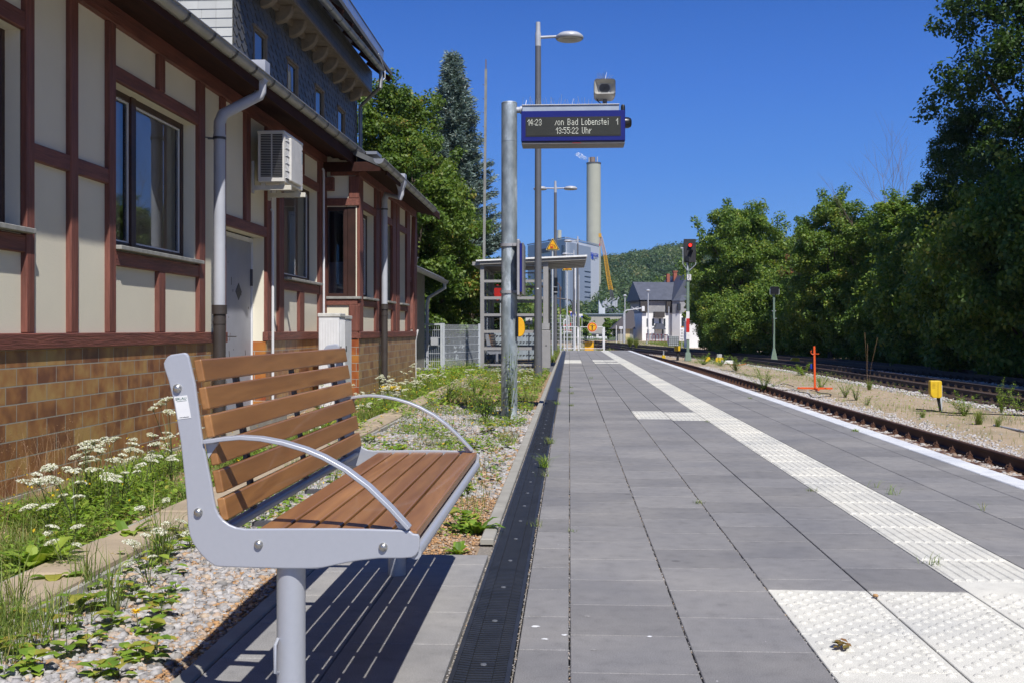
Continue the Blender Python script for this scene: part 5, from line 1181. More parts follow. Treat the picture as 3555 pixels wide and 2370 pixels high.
# ballast
g = MB(); zb = -.775
g.np(*stones(12000, (4.9,5.58), (7,32), -.735, .014, .050)); g.np(*stones(7000, (5.72,6.45), (7,42), -.755, .012, .05)); g.np(*stones(5000, (4.3,6.7), (30,75), -.76, .025, .05))
g.build('track_ballast', mt['ballast'], kind='stuff')
g = MB()
for (yy, xx), n in zip(TR[1:], (12000, 11000)):
    y = RNG.uniform(12, 100, n)*1.0; x = np.interp(y, yy, xx)+RNG.uniform(-1.7,1.7,n); g.np(*stones(0,None,None,-.765,.02,.06,pts=np.stack([x,y],1)))
n = 5000; y = RNG.uniform(12, 60, n); x = 9.9+RNG.normal(0,.55,n); g.np(*stones(0,None,None,-.762,.012,.045,pts=np.stack([x,y],1)))
g.build('pale_ballast', mt['ballast_w'], kind='stuff')
# raised sand strip between the first two tracks
def sand(X, Y):
    c = np.interp(Y, TR[0][0], TR[0][1])+.90; e = np.interp(Y, TR[1][0], TR[1][1])-1.9
    w = np.clip(np.minimum((X-c)/.25,(e-X)/.6),0,1); return -.80+.135*w*w*(3-2*w)+.012*np.sin(X*6)*np.cos(Y*2.3)*w
sheet(MB(), 5.75, 9.9, 5, 74, 60, 220, sand).build('sandy_ground', mt['ground'], smooth=180, kind='structure')
g = MB(); n = 9000; y = RNG.uniform(8,50,n); x = np.interp(y,TR[0][0],TR[0][1])+1.05+np.abs(RNG.normal(0,.33,n)); g.np(*stones(0,None,None,lambda a,b: sand(a,b)+.004,.008,.034,pts=np.stack([x,y],1)))
n = 9000; y = RNG.uniform(9,60,n); x = RNG.uniform(5.9,9.8,n); g.np(*stones(0,None,None,lambda a,b: sand(a,b)+.001,.004,.016,pts=np.stack([x,y],1))); g.build('strip_gravel', mt['ballast_w'], kind='stuff')
# ================================================================== TRACKSIDE OBJECTS
def sgn(px, py, d): return PD(px, py, d)
d = 58.7; x, y, _ = PD(2388, 1248, d); zz = lambda p: H-(p-1146)/FL*d; m1 = d/FL
t = thing('main_signal', 'tall railway signal showing a red light above a white number plate', 'railway signal', (x, y, -.66))
g = MB(); g.bar((x,y,-.2),(x,y,zz(905)),.15,.15,up=(0,1,0)); g.build('mast', mt['mint'], t, bevel=.01)
g = MB(); xa = x-11*m1; xb = x+12*m1; g.prism([(xa,y-.2,-.66),(xb,y-.2,-.66),(x+.13,y-.12,zz(1222)),(x-.13,y-.12,zz(1222))],(0,.36,0)); g.build('foot', mt['mint'], t, bevel=.01)
x0, x1 = PD(2372.5,1,d)[0], PD(2413.5,1,d)[0]
g = MB(); g.box(x0,x1,y-.30,y-.12,zz(912),zz(832)); g.build('screen_board', simple('signal_black',(.022,.023,.028),None,.6), t, bevel=.008)
g = MB(); xr_ = PD(2394,1,d)[0]; zr_ = zz(853.5); g.lathe((xr_,y-.305,zr_),[(.02,0),(5.3*m1,0),(5.3*m1,-.01)],20,axis='y'); g.build('red_lamp', emis('red_light',(1,.03,.02),2.6), t)
g = MB(); n=12; R_=7*m1
for (cx,cz) in ((xr_,zr_),(xr_+.02,zr_-.36)):
    vs=[]; 
    for yy,rr in ((y-.30,R_),(y-.56,R_*.95)):
        for k in range(n+1): a = radians(-20+220*k/n); vs.append((cx+rr*cos(a),yy,cz+rr*sin(a)))
    g.add(vs,[(k,k+1,n+2+k,n+1+k) for k in range(n)])
g.box(x0+.06,x0+.28,y-.36,y-.30,zz(908),zz(892)); g.build('hood', mt['black'], t)
g = MB(); g.tube([(x0-.04,y-.2,zz(864)),(x0-.05,y-.2,zz(918)),(x-.05,y-.1,zz(940))],.022,6); g.tube([(x1+.0,y-.2,zz(905)),(x1-.0,y-.2,zz(920)),(x+.08,y-.1,zz(940))],.022,6); g.box(x0-.17,x0-.0,y-.22,y-.16,zz(864),zz(860)); g.tube([(x-.03,y-.13,zz(940)),(x-.03,y-.13,zz(912))],.04,8); g.build('bracket', mt['fence_galv'], t)
xa, xb = PD(2384.5,1,d)[0], PD(2398.5,1,d)[0]
g = MB(); g.box(xa,xb,y-.13,y-.10,zz(974),zz(954)); pl = g.build('number_plate', mt['signwhite'], t)
xc = (xa+xb)/2
textmesh('56', .185, Matrix.Translation((xc,y-.133,zz(959.3))) @ RX, 'lettering', mt['ink'], pl, .002, .85); textmesh('P2', .185, Matrix.Translation((xc,y-.133,zz(969))) @ RX, 'lettering', mt['ink'], pl, .002, .85)
for nm, a, b, mm in (('white_band',1082,1106,'signwhite'),('red_band',1106,1154,'red'),('white_band',1154,1178,'signwhite')):
    g = MB(); g.box(x-.10,x+.08,y-.105,y-.085,zz(b),zz(a)); g.build(nm, mt[mm], t)
t = thing('yellow_switch_box','small yellow box on a dark post just left of the main signal foot','switch box',(x-.5,y+1.5,-.7))
g = MB(); g.box(x-.62,x-.30,y+1.2,y+1.5,zz(1219),zz(1202)); g.build('box', mt['yellow2'], t, bevel=.01); g = MB(); g.box(x-.5,x-.36,y+1.3,y+1.4,-.72,zz(1219)); g.build('post', mt['ink'], t)
d = 61; x, y, _ = PD(2687, 1248, d); m1 = d/FL
t = thing('shunting_signal', 'low railway signal with a square black head on a thin green mast between the tracks', 'railway signal', (x, y, -.68))
g = MB(); g.bar((x,y,-.5),(x,y,zz(1024)),.10,.10,up=(0,1,0)); g.build('mast', mt['mint'], t)
g = MB(); g.prism([(x-.2,y-.1,-.70),(x+.2,y-.1,-.70),(x+.06,y-.06,.0),(x-.06,y-.06,.0)],(0,.16,0)); g.build('foot', mt['mint'], t)
x0,x1 = PD(2673,1,d)[0],PD(2702,1,d)[0]; g = MB(); g.box(x0,x1,y-.2,y-.06,zz(1022),zz(996)); g.build('head', mt['black'], t, bevel=.02)
g = MB(); g.bar((x0-.02,y-.13,zz(1023)),(x0-.02,y-.13,zz(1004)),.02,.02); g.bar((x1+.02,y-.13,zz(1023)),(x1+.02,y-.13,zz(1004)),.02,.02); g.bar((x0,y-.13,zz(1023)),(x1,y-.13,zz(1023)),.02,.02); g.bar((x-.12,y,zz(1080)),(x+.12,y,zz(1080)),.03,.03); g.bar((x-.08,y,zz(1106)),(x+.15,y,zz(1106)),.03,.03); g.build('bracket', mt['fence_galv'], t)
g = MB(); g.box(x-.09,x-.04,y-.1,y-.05,zz(1160),zz(1105)); g.build('cable_cover', mt['ink'], t)
# orange stand
d = 29.7; x, y, _ = PD(2829, 1346, d)
zz = lambda p: H-(p-1146)/FL*d
t = thing('orange_stand','bright orange cross-footed stand with a hook standing on the sand between the tracks','stand',(x,y,-.66))
g = MB(); g.bar((x,y,zz(1349)),(x-.02,y,zz(1201)),.055,.05,up=(0,1,0)); g.build('upright', mt['orange'], t, bevel=.004)
g = MB(); g.bar((PD(2769,1,d)[0],y,zz(1346)),(PD(2889,1,d)[0],y,zz(1347)),.05,.05); g.bar((x,y-.45,zz(1349)),(x,y+.45,zz(1349)),.05,.05); g.build('foot', mt['orange'], t, bevel=.004)
g = MB(); xh = PD(2818,1,d)[0]; g.tube([(x-.02,y-.03,zz(1228)),(xh,y-.03,zz(1228)),(xh-.03,y-.03,zz(1224)),(xh-.03,y-.03,zz(1219)),(xh+.0,y-.03,zz(1216))],.012,8); g.bar((x-.03,y-.03,zz(1227)),(x+.11,y-.03,zz(1227)),.02,.02); g.build('hook', mt['orange'], t)
g = MB(); g.box(x-.11,x-.04,y+.05,y+.12,zz(1280),zz(1263)); g.build('blue_box', mt['signblue'], t, bevel=.01)
def cable(name, label, pts, z=-.648, r=.011, mat='cable', curved=True):
    P = [Vector((*GZ(z, px, py), z)) for px, py in pts]; Q = []
    for i in range(len(P)-1):
        a, b, c, e = P[max(0,i-1)], P[i], P[i+1], P[min(len(P)-1,i+2)]
        for k in range(6):
            s = k/6; Q.append(.5*((2*b)+(-a+c)*s+(2*a-5*b+4*c-e)*s*s+(-a+3*b-3*c+e)*s**3))
    Q.append(P[-1]); g = MB(); g.tube(Q, r, 6); o = g.build(name, mt[mat], None, smooth=180, loc=tuple(P[0])); tag(o, label, 'cable'); return o
cable('cable','thin black cable looping round the foot of the orange stand',[(2832,1346),(2840,1360),(2880,1366),(2883,1373),(2860,1376),(2822,1377),(2806,1364),(2780,1360),(2755,1352),(2700,1352),(2684,1338)])
cable('cable','black cable lying across the sand left of the orange stand',[(2755,1340),(2720,1330),(2690,1338),(2640,1310),(2590,1300),(2540,1288),(2495,1280)],r=.009)
cable('cable','long black cable on the sand running right from the yellow box post',[(3180,1419),(3240,1424),(3290,1431),(3400,1435),(3480,1438),(3700,1446)],r=.016)
cable('cable','pale grey conduit lying on the sand near the right edge below the yellow box',[(3450,1475),(3500,1485),(3560,1497),(3640,1510)],r=.02,mat='mast_light')
cable('cable','orange-red cable on the gravel between the signal and the orange stand',[(2516,1262),(2560,1266),(2590,1262)],r=.02,mat='orange')
# yellow trackside box
d = 21.9; x, y, _ = PD(3262, 1423, d); zz = lambda p: H-(p-1146)/FL*d
t = thing('trackside_box','yellow plastic connection box on a short galvanised post in the sand near the right edge','connection box',(x,y,-.67))
x0,x1 = PD(3224,1,d)[0],PD(3264,1,d)[0]; za,zb_ = zz(1319),zz(1379)
g = MB(); a,b_ = x0,x1; g.prism([(a+.01,y-.12,za),(b_-.04,y-.12,za),(b_-.005,y-.12,za-.015),(b_,y-.12,zb_+.03),(b_-.03,y-.12,zb_),(a+.06,y-.12,zb_),(a+.005,y-.12,zb_+.08),(a,y-.12,za-.02)],(0,.14,0)); g.build('lid', mt['yellow2'], t, bevel=.012, seg=2)
g = MB(); g.bar(((x0+x1)/2+.035,y-.124,za-.03),((x0+x1)/2+.035,y-.124,zb_+.01),.006,.004,up=(0,1,0)); 
for i in range(4): g.box(x0+.04,x0+.10,y-.1225,y-.1205,za-.07-i*.028,za-.064-i*.028)
g.build('seam', simple('yellow_shadow_line',(.40,.24,.01),None,.6), t)
g = MB(); g.bar((x+.02,y,-.75),(x+.02,y,za-.1),.05,.06,up=(0,1,0)); g.build('post', mt['fence_galv'], t)
g = MB()
for k in range(4): g.tube([(x-.07+k*.018,y-.05,zb_),(x-.05+k*.015,y-.05,zb_-.12),(x-.0+k*.01,y-.03,-.68)],.009,6)
g.build('cables', mt['cable'], t, smooth=60)
# yellow markers between the tracks
for k,(px,py,dd_,w,lab) in enumerate(((2457,1243,58,.26,'rounded yellow cap marker on the ballast just right of the main signal'),(2498,1243,57,.42,'wide yellow marker with a grey cap left of the leafy weeds'),(2760,1253,56,.46,'flat yellow marker beside the middle track right of the shunting signal'),(2304,1237,62,.2,'small yellow marker with a white peg left of the main signal'))):
    x,y,z = PD(px,py,dd_); t = thing('track_marker', lab, 'marker', (x,y,-.7), 'yellow markers on the ballast')
    g = MB(); g.prism([(x-w/2,y-.1,-.72),(x+w/2,y-.1,-.72),(x+w/2,y-.1,-.5),(x+w*.35,y-.1,-.42),(x-w*.35,y-.1,-.42),(x-w/2,y-.1,-.5)],(0,.25,0)); g.build('cap', mt['yellow2'], t)
    if k in (1,3): g = MB(); g.box(x-w*.3,x+w*.3,y,y+.2,-.42,-.24) if k == 1 else g.tube([(x,y+.1,-.5),(x,y+.1,-.16)],.04,8); g.build('peg', mt['mast_light'], t)
x,y,_ = PD(2525,1254,54); t = thing('concrete_block','white concrete block half hidden behind weeds by the middle track','block',(x,y,-.7)); g = MB(); g.box(x-.3,x+.35,y-.2,y+.2,-.75,-.5); g.build('body', mt['signwhite'], t, bevel=.02)
# ================================================================== FAR SIDE: FACTORY, CHIMNEY, CRANE
B_ = Vector(PD(1964,1090,405)); A_ = Vector(PD(1832,1090,440)); C_ = Vector(PD(2080,1090,442)); D_ = A_+(C_-B_)
for v in (A_,B_,C_,D_): v.z = -.7
ZF = 37.2; fac = thing('mill_building','huge pale blue clad factory hall with blue lettering high on its right wall','factory',(B_.x,B_.y+20,-.7))
g = MB(); g.prism([A_,B_,C_,D_],(0,0,ZF)); g.build('cladding', mt['factory'], fac)
uR = (C_-B_).normalized(); nR = Vector((uR.y,-uR.x,0)); uL = (A_-B_).normalized(); nL = Vector((-uL.y,uL.x,0))
def onface(u, n, s, z, off=.15): return B_+u*s+n*off+Vector((0,0,z+.7))
LR = (C_-B_).length; LL = (A_-B_).length
def facerect(m, u, n, s0, s1, z0, z1, off=.2, th=.2):
    a,b,c,d_ = [onface(u,n,s,z,off) for s,z in ((s0,z0),(s1,z0),(s1,z1),(s0,z1))]; m.prism([a,b,c,d_], -n*(th+off*.0))
sR = lambda px: LR*(px-1964)/(2080-1964); sL = lambda px: LL*(1964-px)/(1964-1832); zF = lambda py, d=415: H-(py-1146)/FL*d
m = MB(); facerect(m,uR,nR,sR(1967.5),sR(1988),zF(1087),zF(848),1.2,1.2); facerect(m,uR,nR,sR(1988),sR(2034),zF(1087),zF(851),1.8,1.8); m.build('dark_bay', mt['factory2'], fac)
m = MB()
for k in range(8): facerect(m,uR,nR,sR(2012),sR(2033),zF(940+k*18),zF(938.6+k*18),2.0,.2)
facerect(m,uL,nL,sL(1960),sL(1954),zF(1087),zF(858),.5,.5); m.build('window_strip', simple('strip_glass',(.05,.07,.09),None,.3), fac)
m = MB(); facerect(m,uL,nL,sL(1911),sL(1884),zF(879,425),zF(865,425),.5,.5); m.build('louvre', simple('grey_louvre',(.10,.10,.12),None,.6), fac)
m = MB(); facerect(m,uL,nL,sL(1936),sL(1905),zF(1090,420),zF(955,420),.3,.3); m.build('glazed_panel', simple('dull_panel',(.17,.21,.26),None,.5), fac)
m = MB(); facerect(m,uR,nR,0.1,LR,ZF-.5,ZF-.1,.3,.3); facerect(m,uL,nL,0.1,LL,ZF-.5,ZF-.1,.3,.3); m.build('parapet', mt['factory2'], fac)
for px in (1912,1951,2004): 
    x,y,_ = PD(px,1,425); g = MB(); g.lathe((x,y,ZF-.9),[(.5,0),(.5,.9),(1.1,1.2),(1.2,1.5),(.4,1.6)],12); g.build('roof_vent', mt['dark_metal'], fac)
x,y,z=PD(1942,800,430); g = MB(); g.tube([(x,y,ZF-1),(x,y,z)],.9,10); g.build('flue', mt['chimney'], fac)
p = onface(uR,nR,sR(2057.5),zF(880.5,425),.35); Mx = Matrix(((uR.x,0,nR.x,p.x),(uR.y,0,nR.y,p.y),(0,1,0,p.z),(0,0,0,1)))
textmesh('MERCER', 2.35, Mx, 'factory_lettering', mt['signblue'], fac, .05, 1.0*(sR(2073)-sR(2042))/7.9 if True else 1)
p = onface(uR,nR,sR(2057.5),zF(891,425),.35); Mx = Matrix(((uR.x,0,nR.x,p.x),(uR.y,0,nR.y,p.y),(0,1,0,p.z),(0,0,0,1)))
textmesh('ROSENTHAL', .75, Mx, 'factory_lettering', mt['factory2'], fac, .05, 1.1)
m = MB(); a = [onface(uR,nR,s,z,2.4) for s,z in ((sR(2032),zF(893)),(sR(2040),zF(893)),(sR(2036),zF(874)))]; m.prism(a, -nR*.2); m.build('logo_triangle', mt['signblue'], fac)
x,y,_ = PD(2061,1,470); t = thing('factory_chimney','tall round concrete chimney with a thin plume beside the factory','chimney',(x,y,-.7)); zt_ = PD(2061,567,470)[2]
g = MB(); g.tube([(x,y,-.7),(x,y,zt_)],[3.35,3.15],40); g.build('shaft', mt['chimney'], t, smooth=60); g = MB(); g.tube([(x,y,zt_-.5),(x,y,zt_+.1)],3.3,40); g.build('rim', mt['dark_metal'], t, smooth=50)
g = MB(); g.tube([(x-.55,y,zt_),(x-.55,y,zt_+2.6)],1.25,16); g.build('flue', simple('rusty_flue',(.24,.17,.13),None,.6), t, smooth=50); g = MB(); g.tube([(x+1.6,y-1,zt_),(x+1.6,y-1,zt_+2.6)],.28,8); g.tube([(x-2.1,y-1,zt_),(x-2.1,y-1,zt_+2.4)],.28,8); g.build('pipe', mt['mast_light'], t)
# steam plume
m, nt_, b_ = newmat('steam'); v_ = coords(nt_); f_ = ramp(nt_, noise(nt_, v_, .9, 4, .7), [(.45,(0,0,0)),(.75,(.75,.75,.75))]); L(nt_, f_, b_.inputs['Alpha']); b_.inputs['Base Color'].default_value=(.9,.92,.95,1); b_.inputs['Roughness'].default_value=1; mt['smoke']=m
g = MB(); P_ = [Vector(PD(px,py,470)) for px,py in ((2046,556),(2036,553),(2024,548),(2014,541),(2004,536),(1996,538))]; g.tube(P_,[.25,.7,1.0,1.1,.9,.3],14); o = g.build('steam_plume', mt['smoke'], smooth=180, kind='stuff')
# crane
cr = thing('lattice_crane','orange-yellow lattice crane boom leaning against the wooded hill','crane',tuple(PD(2128,1090,380)))
def lattice(pA, pB, wa, wb, n, mm, name):
    pA,pB=Vector(pA),Vector(pB); g = MB(); L1=[];
    for i in range(n+1):
        c = pA.lerp(pB,i/n); w = wa+(wb-wa)*i/n; L1.append([c+Vector((-w,0,0)),c+Vector((w,0,0)),c+Vector((w,w*1.6,0)),c+Vector((-w,w*1.6,0))])
    for k in range(4): g.tube([q[k] for q in L1],.17,5)
    for i in range(n):
        for k in range(4): g.bar(L1[i][k],L1[i+1][(k+1)%4],.11,.11); g.bar(L1[i][k],L1[i][(k+1)%4],.09,.09)
    g.build(name, mt[mm], cr)
mt['crane_y'] = simple('crane_yellow',(.62,.33,.02),None,.5); mt['crane_w'] = simple('crane_red_white',(.50,.36,.28),None,.5)
lattice(PD(2086.5,822,380),PD(2100.5,888,380),.30,.5,12,'crane_w','boom_head'); lattice(PD(2100.5,888,380),PD(2113,970,380),.5,.62,14,'crane_y','boom'); lattice(PD(2113,970,380),PD(2121,1007,380),.62,.72,6,'crane_y','boom_foot')
lattice(PD(2121,1007,380),PD(2128,1048,380),.35,.6,8,'dark_metal','mast'); g = MB(); a = Vector(PD(2084,817,380)); g.box(a.x-.6,a.x+.4,a.y-.4,a.y+.4,a.z-.8,a.z+.6); g.build('tip_block', mt['crane_y'], cr); g=MB(); g.tube([a,a+Vector((-.2,0,-3))],.06,5); g.box(a.x-.35,a.x,a.y-.1,a.y+.1,a.z-4,a.z-3); g.build('hook', mt['red'], cr)
def fbox(m, px0, px1, py0, py1, d, dep=10): a = PD(px0,py1,d); b = PD(px1,py0,d); m.box(a[0],b[0],a[1],a[1]+dep,a[2],b[2]); return m
t = thing('process_plant','low blue-grey plant building with silver machinery on its roof right of the factory','plant building',tuple(PD(2120,1160,350)))
g = MB(); fbox(g,2088,2153,1073,1160,360,25); g.build('hall', mt['factory2'], t); g=MB(); fbox(g,2080,2101,1069,1168,345,10); a=Vector(PD(2078,1090,345)); g.prism([Vector(PD(2079,1160,344)),Vector(PD(2103,1160,344)),Vector(PD(2092,1070,344)),Vector(PD(2079,1042,344))],(0,6,0)); g.build('chute', mt['factory'], t)
random.seed(21)
g = MB()
for k in range(16): px=2088+random.uniform(0,56); x,y,z=PD(px,1073,358); hh=random.uniform(.8,3.2); g.tube([(x,y+2,z-.5),(x,y+2,z+hh)],random.uniform(.3,.8),8)
for k in range(12): px=2092+random.uniform(0,50); a=Vector(PD(px,1073-random.uniform(0,22),357)); g.bar(a,a+Vector((random.uniform(-3,3),0,random.uniform(-.5,2.5))),.18,.18)
g.build('machinery', mt['mast_light'], t)
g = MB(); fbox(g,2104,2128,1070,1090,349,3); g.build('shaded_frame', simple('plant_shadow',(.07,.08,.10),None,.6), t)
t = thing('concrete_wall','long pale concrete retaining wall in front of the factory','wall',tuple(PD(2100,1168,320)))
g = MB(); fbox(g,1996,2175,1092,1172,320,6); g.build('wall_face', mt['concrete'], t); g = MB(); fbox(g,1995,2176,1089.5,1092,319.5,7); g.build('coping', mt['factory2'], t)
t = thing('pipe_bridge','thick dark grey pipe running level across behind the platform-end gates','pipe',tuple(PD(2060,1168,230)))
g = MB(); g.tube([PD(2008,1162,230),PD(2060,1162,228),PD(2135,1165,226)],.28,10); g.build('pipe', mt['dark_metal'], t, smooth=60)
for k,px in enumerate((2040,2050,2057,2080,2086,2094,2104)):
    g = MB(); fbox(g,px-2.6,px+2.6,1168,1176,200,1.0); o = g.build('white_block', mt['signwhite'], None, loc=tuple(PD(px,1176,200)), bevel=.03); tag(o,'white concrete block in the row behind the right platform-end gate','block','white blocks behind the gates')
x,y,z=PD(2074,1166,190); t=thing('letter_sign','small white sign with a black L behind the right gate','sign',(x,y,z)); g=MB(); g.box(x-.19,x+.19,y,y+.03,z-.26,z+.26); g.build('plate',mt['signwhite'],t); textmesh('L',.42,Matrix.Translation((x,y-.01,z))@RX,'lettering',mt['ink'],t,.004); g=MB(); g.tube([(x,y+.05,-.8),(x,y+.05,z)],.03,6); g.build('post',mt['fence_galv'],t)
# houses
def house():
    ox, oy, _ = PD(2236,1180,182); t = thing('station_house','white rendered house with steep slate roofs and red brick chimneys beyond the tracks','house',(ox,oy,-.8)); t.rotation_euler = (0,0,radians(14)); t.scale = (.90,.9,1.03)
    def bld_(nm, mm, fn, **k): m = MB(); fn(m); o = m.build(nm, mt[mm], None, **k); o.parent = t; o.location=(0,0,0); return o
    z = lambda py: (1180-py)/FL*180
    ew = z(1087); ee = z(1047); rd = z(977)
    W = 5.6
    bld_('wall','render_white',lambda m: (m.box(-.4,W,0,8,0,ew), m.box(W,11,-1.4,10,0,ew), m.prism([(W-.4,-1.4,0),(W+.6,-3.0,0),(W+3.4,-3.0,0),(W+4.4,-1.4,0)],(0,0,ew))))
    bld_('slate_wall','slate_x' if False else 'hs',lambda m: (m.box(-.3,W,.1,8,ew,ee+.1), m.box(W,10.9,-1.3,9.9,ew,ee), m.prism([(W-.4,-1.5,ew),(W+.6,-3.1,ew),(W+3.4,-3.1,ew),(W+4.4,-1.5,ew)],(0,0,ee-ew)), m.prism([(W+.0,-1.35,ee),(10.9,-1.35,ee),(8.4,-1.35,ee+3.2)],(0,.4,0))))
    def roof(m):
        m.prism([(-1.0,-.7,ee+.25),(-1.0,4,rd),(-1.0,8.7,ee+.25)],(W+3,0,0))
        m.prism([(W-.3,-1.6,ee+.2),(8.3,-1.6,rd+1.2),(11.6,-1.6,ee+.2)],(0,12.2,0))
        m.prism([(W-.5,-1.6,ee),(W+.5,-3.2,ee),(W+3.5,-3.2,ee),(W+4.5,-1.6,ee)],(0,0,.14)); m.add([(W-.5,-1.6,ee+.14),(W+.5,-3.2,ee+.14),(W+3.5,-3.2,ee+.14),(W+4.5,-1.6,ee+.14),(W+2,-.9,ee+1.5)],[(0,1,4),(1,2,4),(2,3,4)])
    bld_('roof','slate_roof',roof)
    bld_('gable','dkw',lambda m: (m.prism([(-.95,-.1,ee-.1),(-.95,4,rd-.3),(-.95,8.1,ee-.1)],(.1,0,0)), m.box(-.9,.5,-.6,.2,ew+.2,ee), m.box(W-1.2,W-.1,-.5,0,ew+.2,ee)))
    def wins(m):
        for x in (.5,1.6,3.0,3.9): m.box(x,x+.42,-.03,.05,z(1133),z(1105)); 
        for x in (.6,3.6): m.box(x,x+.42,-.03,.05,.4,1.9)
        for x in (W+.9,W+2.3): m.box(x,x+.85,-3.04,-2.9,z(1131),z(1102)); m.box(x,x+.8,-3.04,-2.9,.2,1.6)
        for x in (W+.2,): m.box(x,x+.5,-3.15,-1,ew+.5,ew+1.6)
    ws = bld_('window','glass_dark',wins)
    bld_('window_sill','ochre',lambda m: [m.box(x-.1,x+.95,-3.1,-2.9,z(1134),z(1131)) for x in (W+.9,W+2.3)])
    bld_('chimney','brickred',lambda m: (m.box(6.4,7.0,5,5.7,rd-1,rd+1.5), m.box(7.6,8.3,4.4,5.1,rd,rd+2.0), m.box(7.5,8.4,4.3,5.2,rd+1.8,rd+2.02)))
    bld_('porch','slate_roof',lambda m: (m.prism([(1.6,-1.4,1.9),(4.0,-1.4,1.9),(3.3,-1.4,2.9),(2.3,-1.4,2.9)],(0,1.4,0)), m.box(1.7,1.85,-1.3,-1.2,0,1.9), m.box(3.7,3.85,-1.3,-1.2,0,1.9)))
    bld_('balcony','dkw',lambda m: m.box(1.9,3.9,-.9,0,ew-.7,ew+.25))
mt['hs'] = simple('pale_slate_hanging',(.30,.30,.30),(.22,.22,.23),.7,sc=2,bsc=6); mt['dkw'] = simple('shaded_gable_dark_timber',(.045,.038,.035),None,.7); mt['glass_dark'] = simple('dark_window',(.03,.035,.04),None,.2)  # gable shade under the roof overhang put into the dark colour; also dark timber
house()
a = PD(2135,1180,175); t = thing('low_house','low grey house with a big dark hipped roof left of the white house','house',(a[0],a[1],-.8))
x0,x1 = PD(2128,1,175)[0],PD(2205,1,175)[0]; z=lambda py: H-(py-1146)/FL*175
g=MB(); g.box(x0+.8,x1-.3,a[1],a[1]+9,-.8,z(1142)); g.build('wall', simple('grey_plaster_house',(.30,.30,.27),None,.9), t); g=MB(); g.add([(x0-.3,a[1]-.6,z(1142)),(x1,a[1]-.6,z(1142)),(x1,a[1]+10,z(1142)),(x0-.3,a[1]+10,z(1142)),(x1-.8,a[1]+4,z(1078)),(x1,a[1]+4,z(1078))],[(0,1,5,4),(1,2,5),(2,3,4,5),(3,0,4)]); g.build('roof', simple('dark_brown_roof',(.07,.062,.065),None,.8), t)
g=MB(); g.box(x1-1.6,x1-.9,a[1]-.02,a[1]+.05,-.7,1.4); g.build('yellow_door', simple('cream_door',(.6,.5,.28),None,.7), t)
# poles, crossing light, barriers near the house
def pole(name,label,px,pyb,pyt,d,r=.06,mm='mast_light',cat='pole',head=None,group=None):
    x,y,_=PD(px,1146,d); t=thing(name,label,cat,(x,y,-.75),group); z=H-(pyt-1146)/FL*d; g=MB(); g.tube([(x,y,-.8),(x,y,z)],r,8); g.build('shaft',mt[mm],t,smooth=60)
    if head: g=MB(); g.lathe((x,y,z),[(.1,-.1),(head,0),(head,.1),(.1,.25)],12); g.build('lamp_head',mt[mm],t)
    return t,x,y,z
pole('street_lamp','slender street lamp standing before the white house',2250,1180,1010,170,.09,cat='street lamp',head=.35,group='street lamps by the houses')
pole('street_lamp','slender street lamp rising over the concrete wall against the wooded hill',2169.5,1180,1028,170,.08,cat='street lamp',head=.3,group='street lamps by the houses')
pole('flag_pole','thin white pole in front of the bay of the white house',2322,1180,1065,165,.07,cat='pole')
t,x,y,z = pole('crossing_light','white level crossing signal with a curved arm reaching right toward the white house',2166,1180,1092,150,.14,cat='level crossing signal')
g=MB(); g.tube([(x,y,z),PD(2168,1082,150),PD(2176,1078,150),PD(2231,1070,150)],.10,8); g.build('arm',mt['mast_light'],t,smooth=60); g=MB(); a=PD(2233,1072,150); g.box(a[0]-.2,a[0]+.2,a[1]-.2,a[1]+.1,a[2]-.35,a[2]+.35); b=PD(2204,1071,150); g.bar((b[0]-.5,b[1],b[2]-.2),(b[0]+.5,b[1],b[2]+.25),.14,.05); g.bar((b[0]-.5,b[1],b[2]+.2),(b[0]+.5,b[1],b[2]-.3),.14,.05); g.build('signal_head',mt['signwhite'],t)
x,y,z=PD(2156,1138,140); t=thing('white_notice','small white notice board on a post left of the crossing signal','notice board',(x,y,-.8)); g=MB(); g.box(x-.22,x+.22,y,y+.03,z-.17,z+.17); g.build('plate',mt['signwhite'],t); g=MB(); g.tube([(x,y+.04,-.8),(x,y+.04,z)],.04,6); g.build('post',mt['signwhite'],t)
g=MB(); 
for k in range(3): g.box(x-.15,x+.12,y-.003,y,z+.07-k*.07,z+.085-k*.07)
g.build('print',mt['signblue'],t)
x,y,z=PD(2139.5,1140,140); t=thing('white_stake','plain white stake beside the small white notice board','stake',(x,y,-.8)); g=MB(); g.tube([(x,y,-.8),(x,y,H-(1130-1146)/FL*140)],.05,6); g.build('shaft',mt['signwhite'],t)
x,y,z=PD(2264,1148,150); t=thing('house_notice','white rounded notice boards in front of the wall of the white house','notice board',(x,y,-.8)); g=MB(); g.box(x-.28,x+.28,y,y+.04,z-.35,z+.2); g.box(x-.28,x+.28,y,y+.04,z+.45,z+.65); g.build('plate',mt['signwhite'],t); g=MB(); g.tube([(x,y+.05,-.8),(x,y+.05,z+.5)],.04,6); g.build('post',mt['fence_galv'],t)
t = thing('crossing_barrier','red and white striped crossing barrier with a hanging lattice skirt before the white house','barrier',tuple(PD(2245,1165,135)))
a=Vector(PD(2244,1160,135)); b=Vector(PD(2321,1163,128)); g=MB(); r_=MB(); N=12
for i in range(N): (g if i%2 else r_).bar(a.lerp(b,i/N),a.lerp(b,(i+1)/N),.12,.12)
for i in range(22):
    p=a.lerp(b,(i+.5)/22); (g if i%3 else r_).bar(p+Vector((0,0,-.08)),p+Vector((0,0,-.78)),.07,.03,up=(0,1,0))
g.build('white_bars',mt['signwhite'],t); r_.bar(a+Vector((0,0,-.8)),b+Vector((0,0,-.8)),.08,.05); r_.build('red_bars',mt['red'],t)
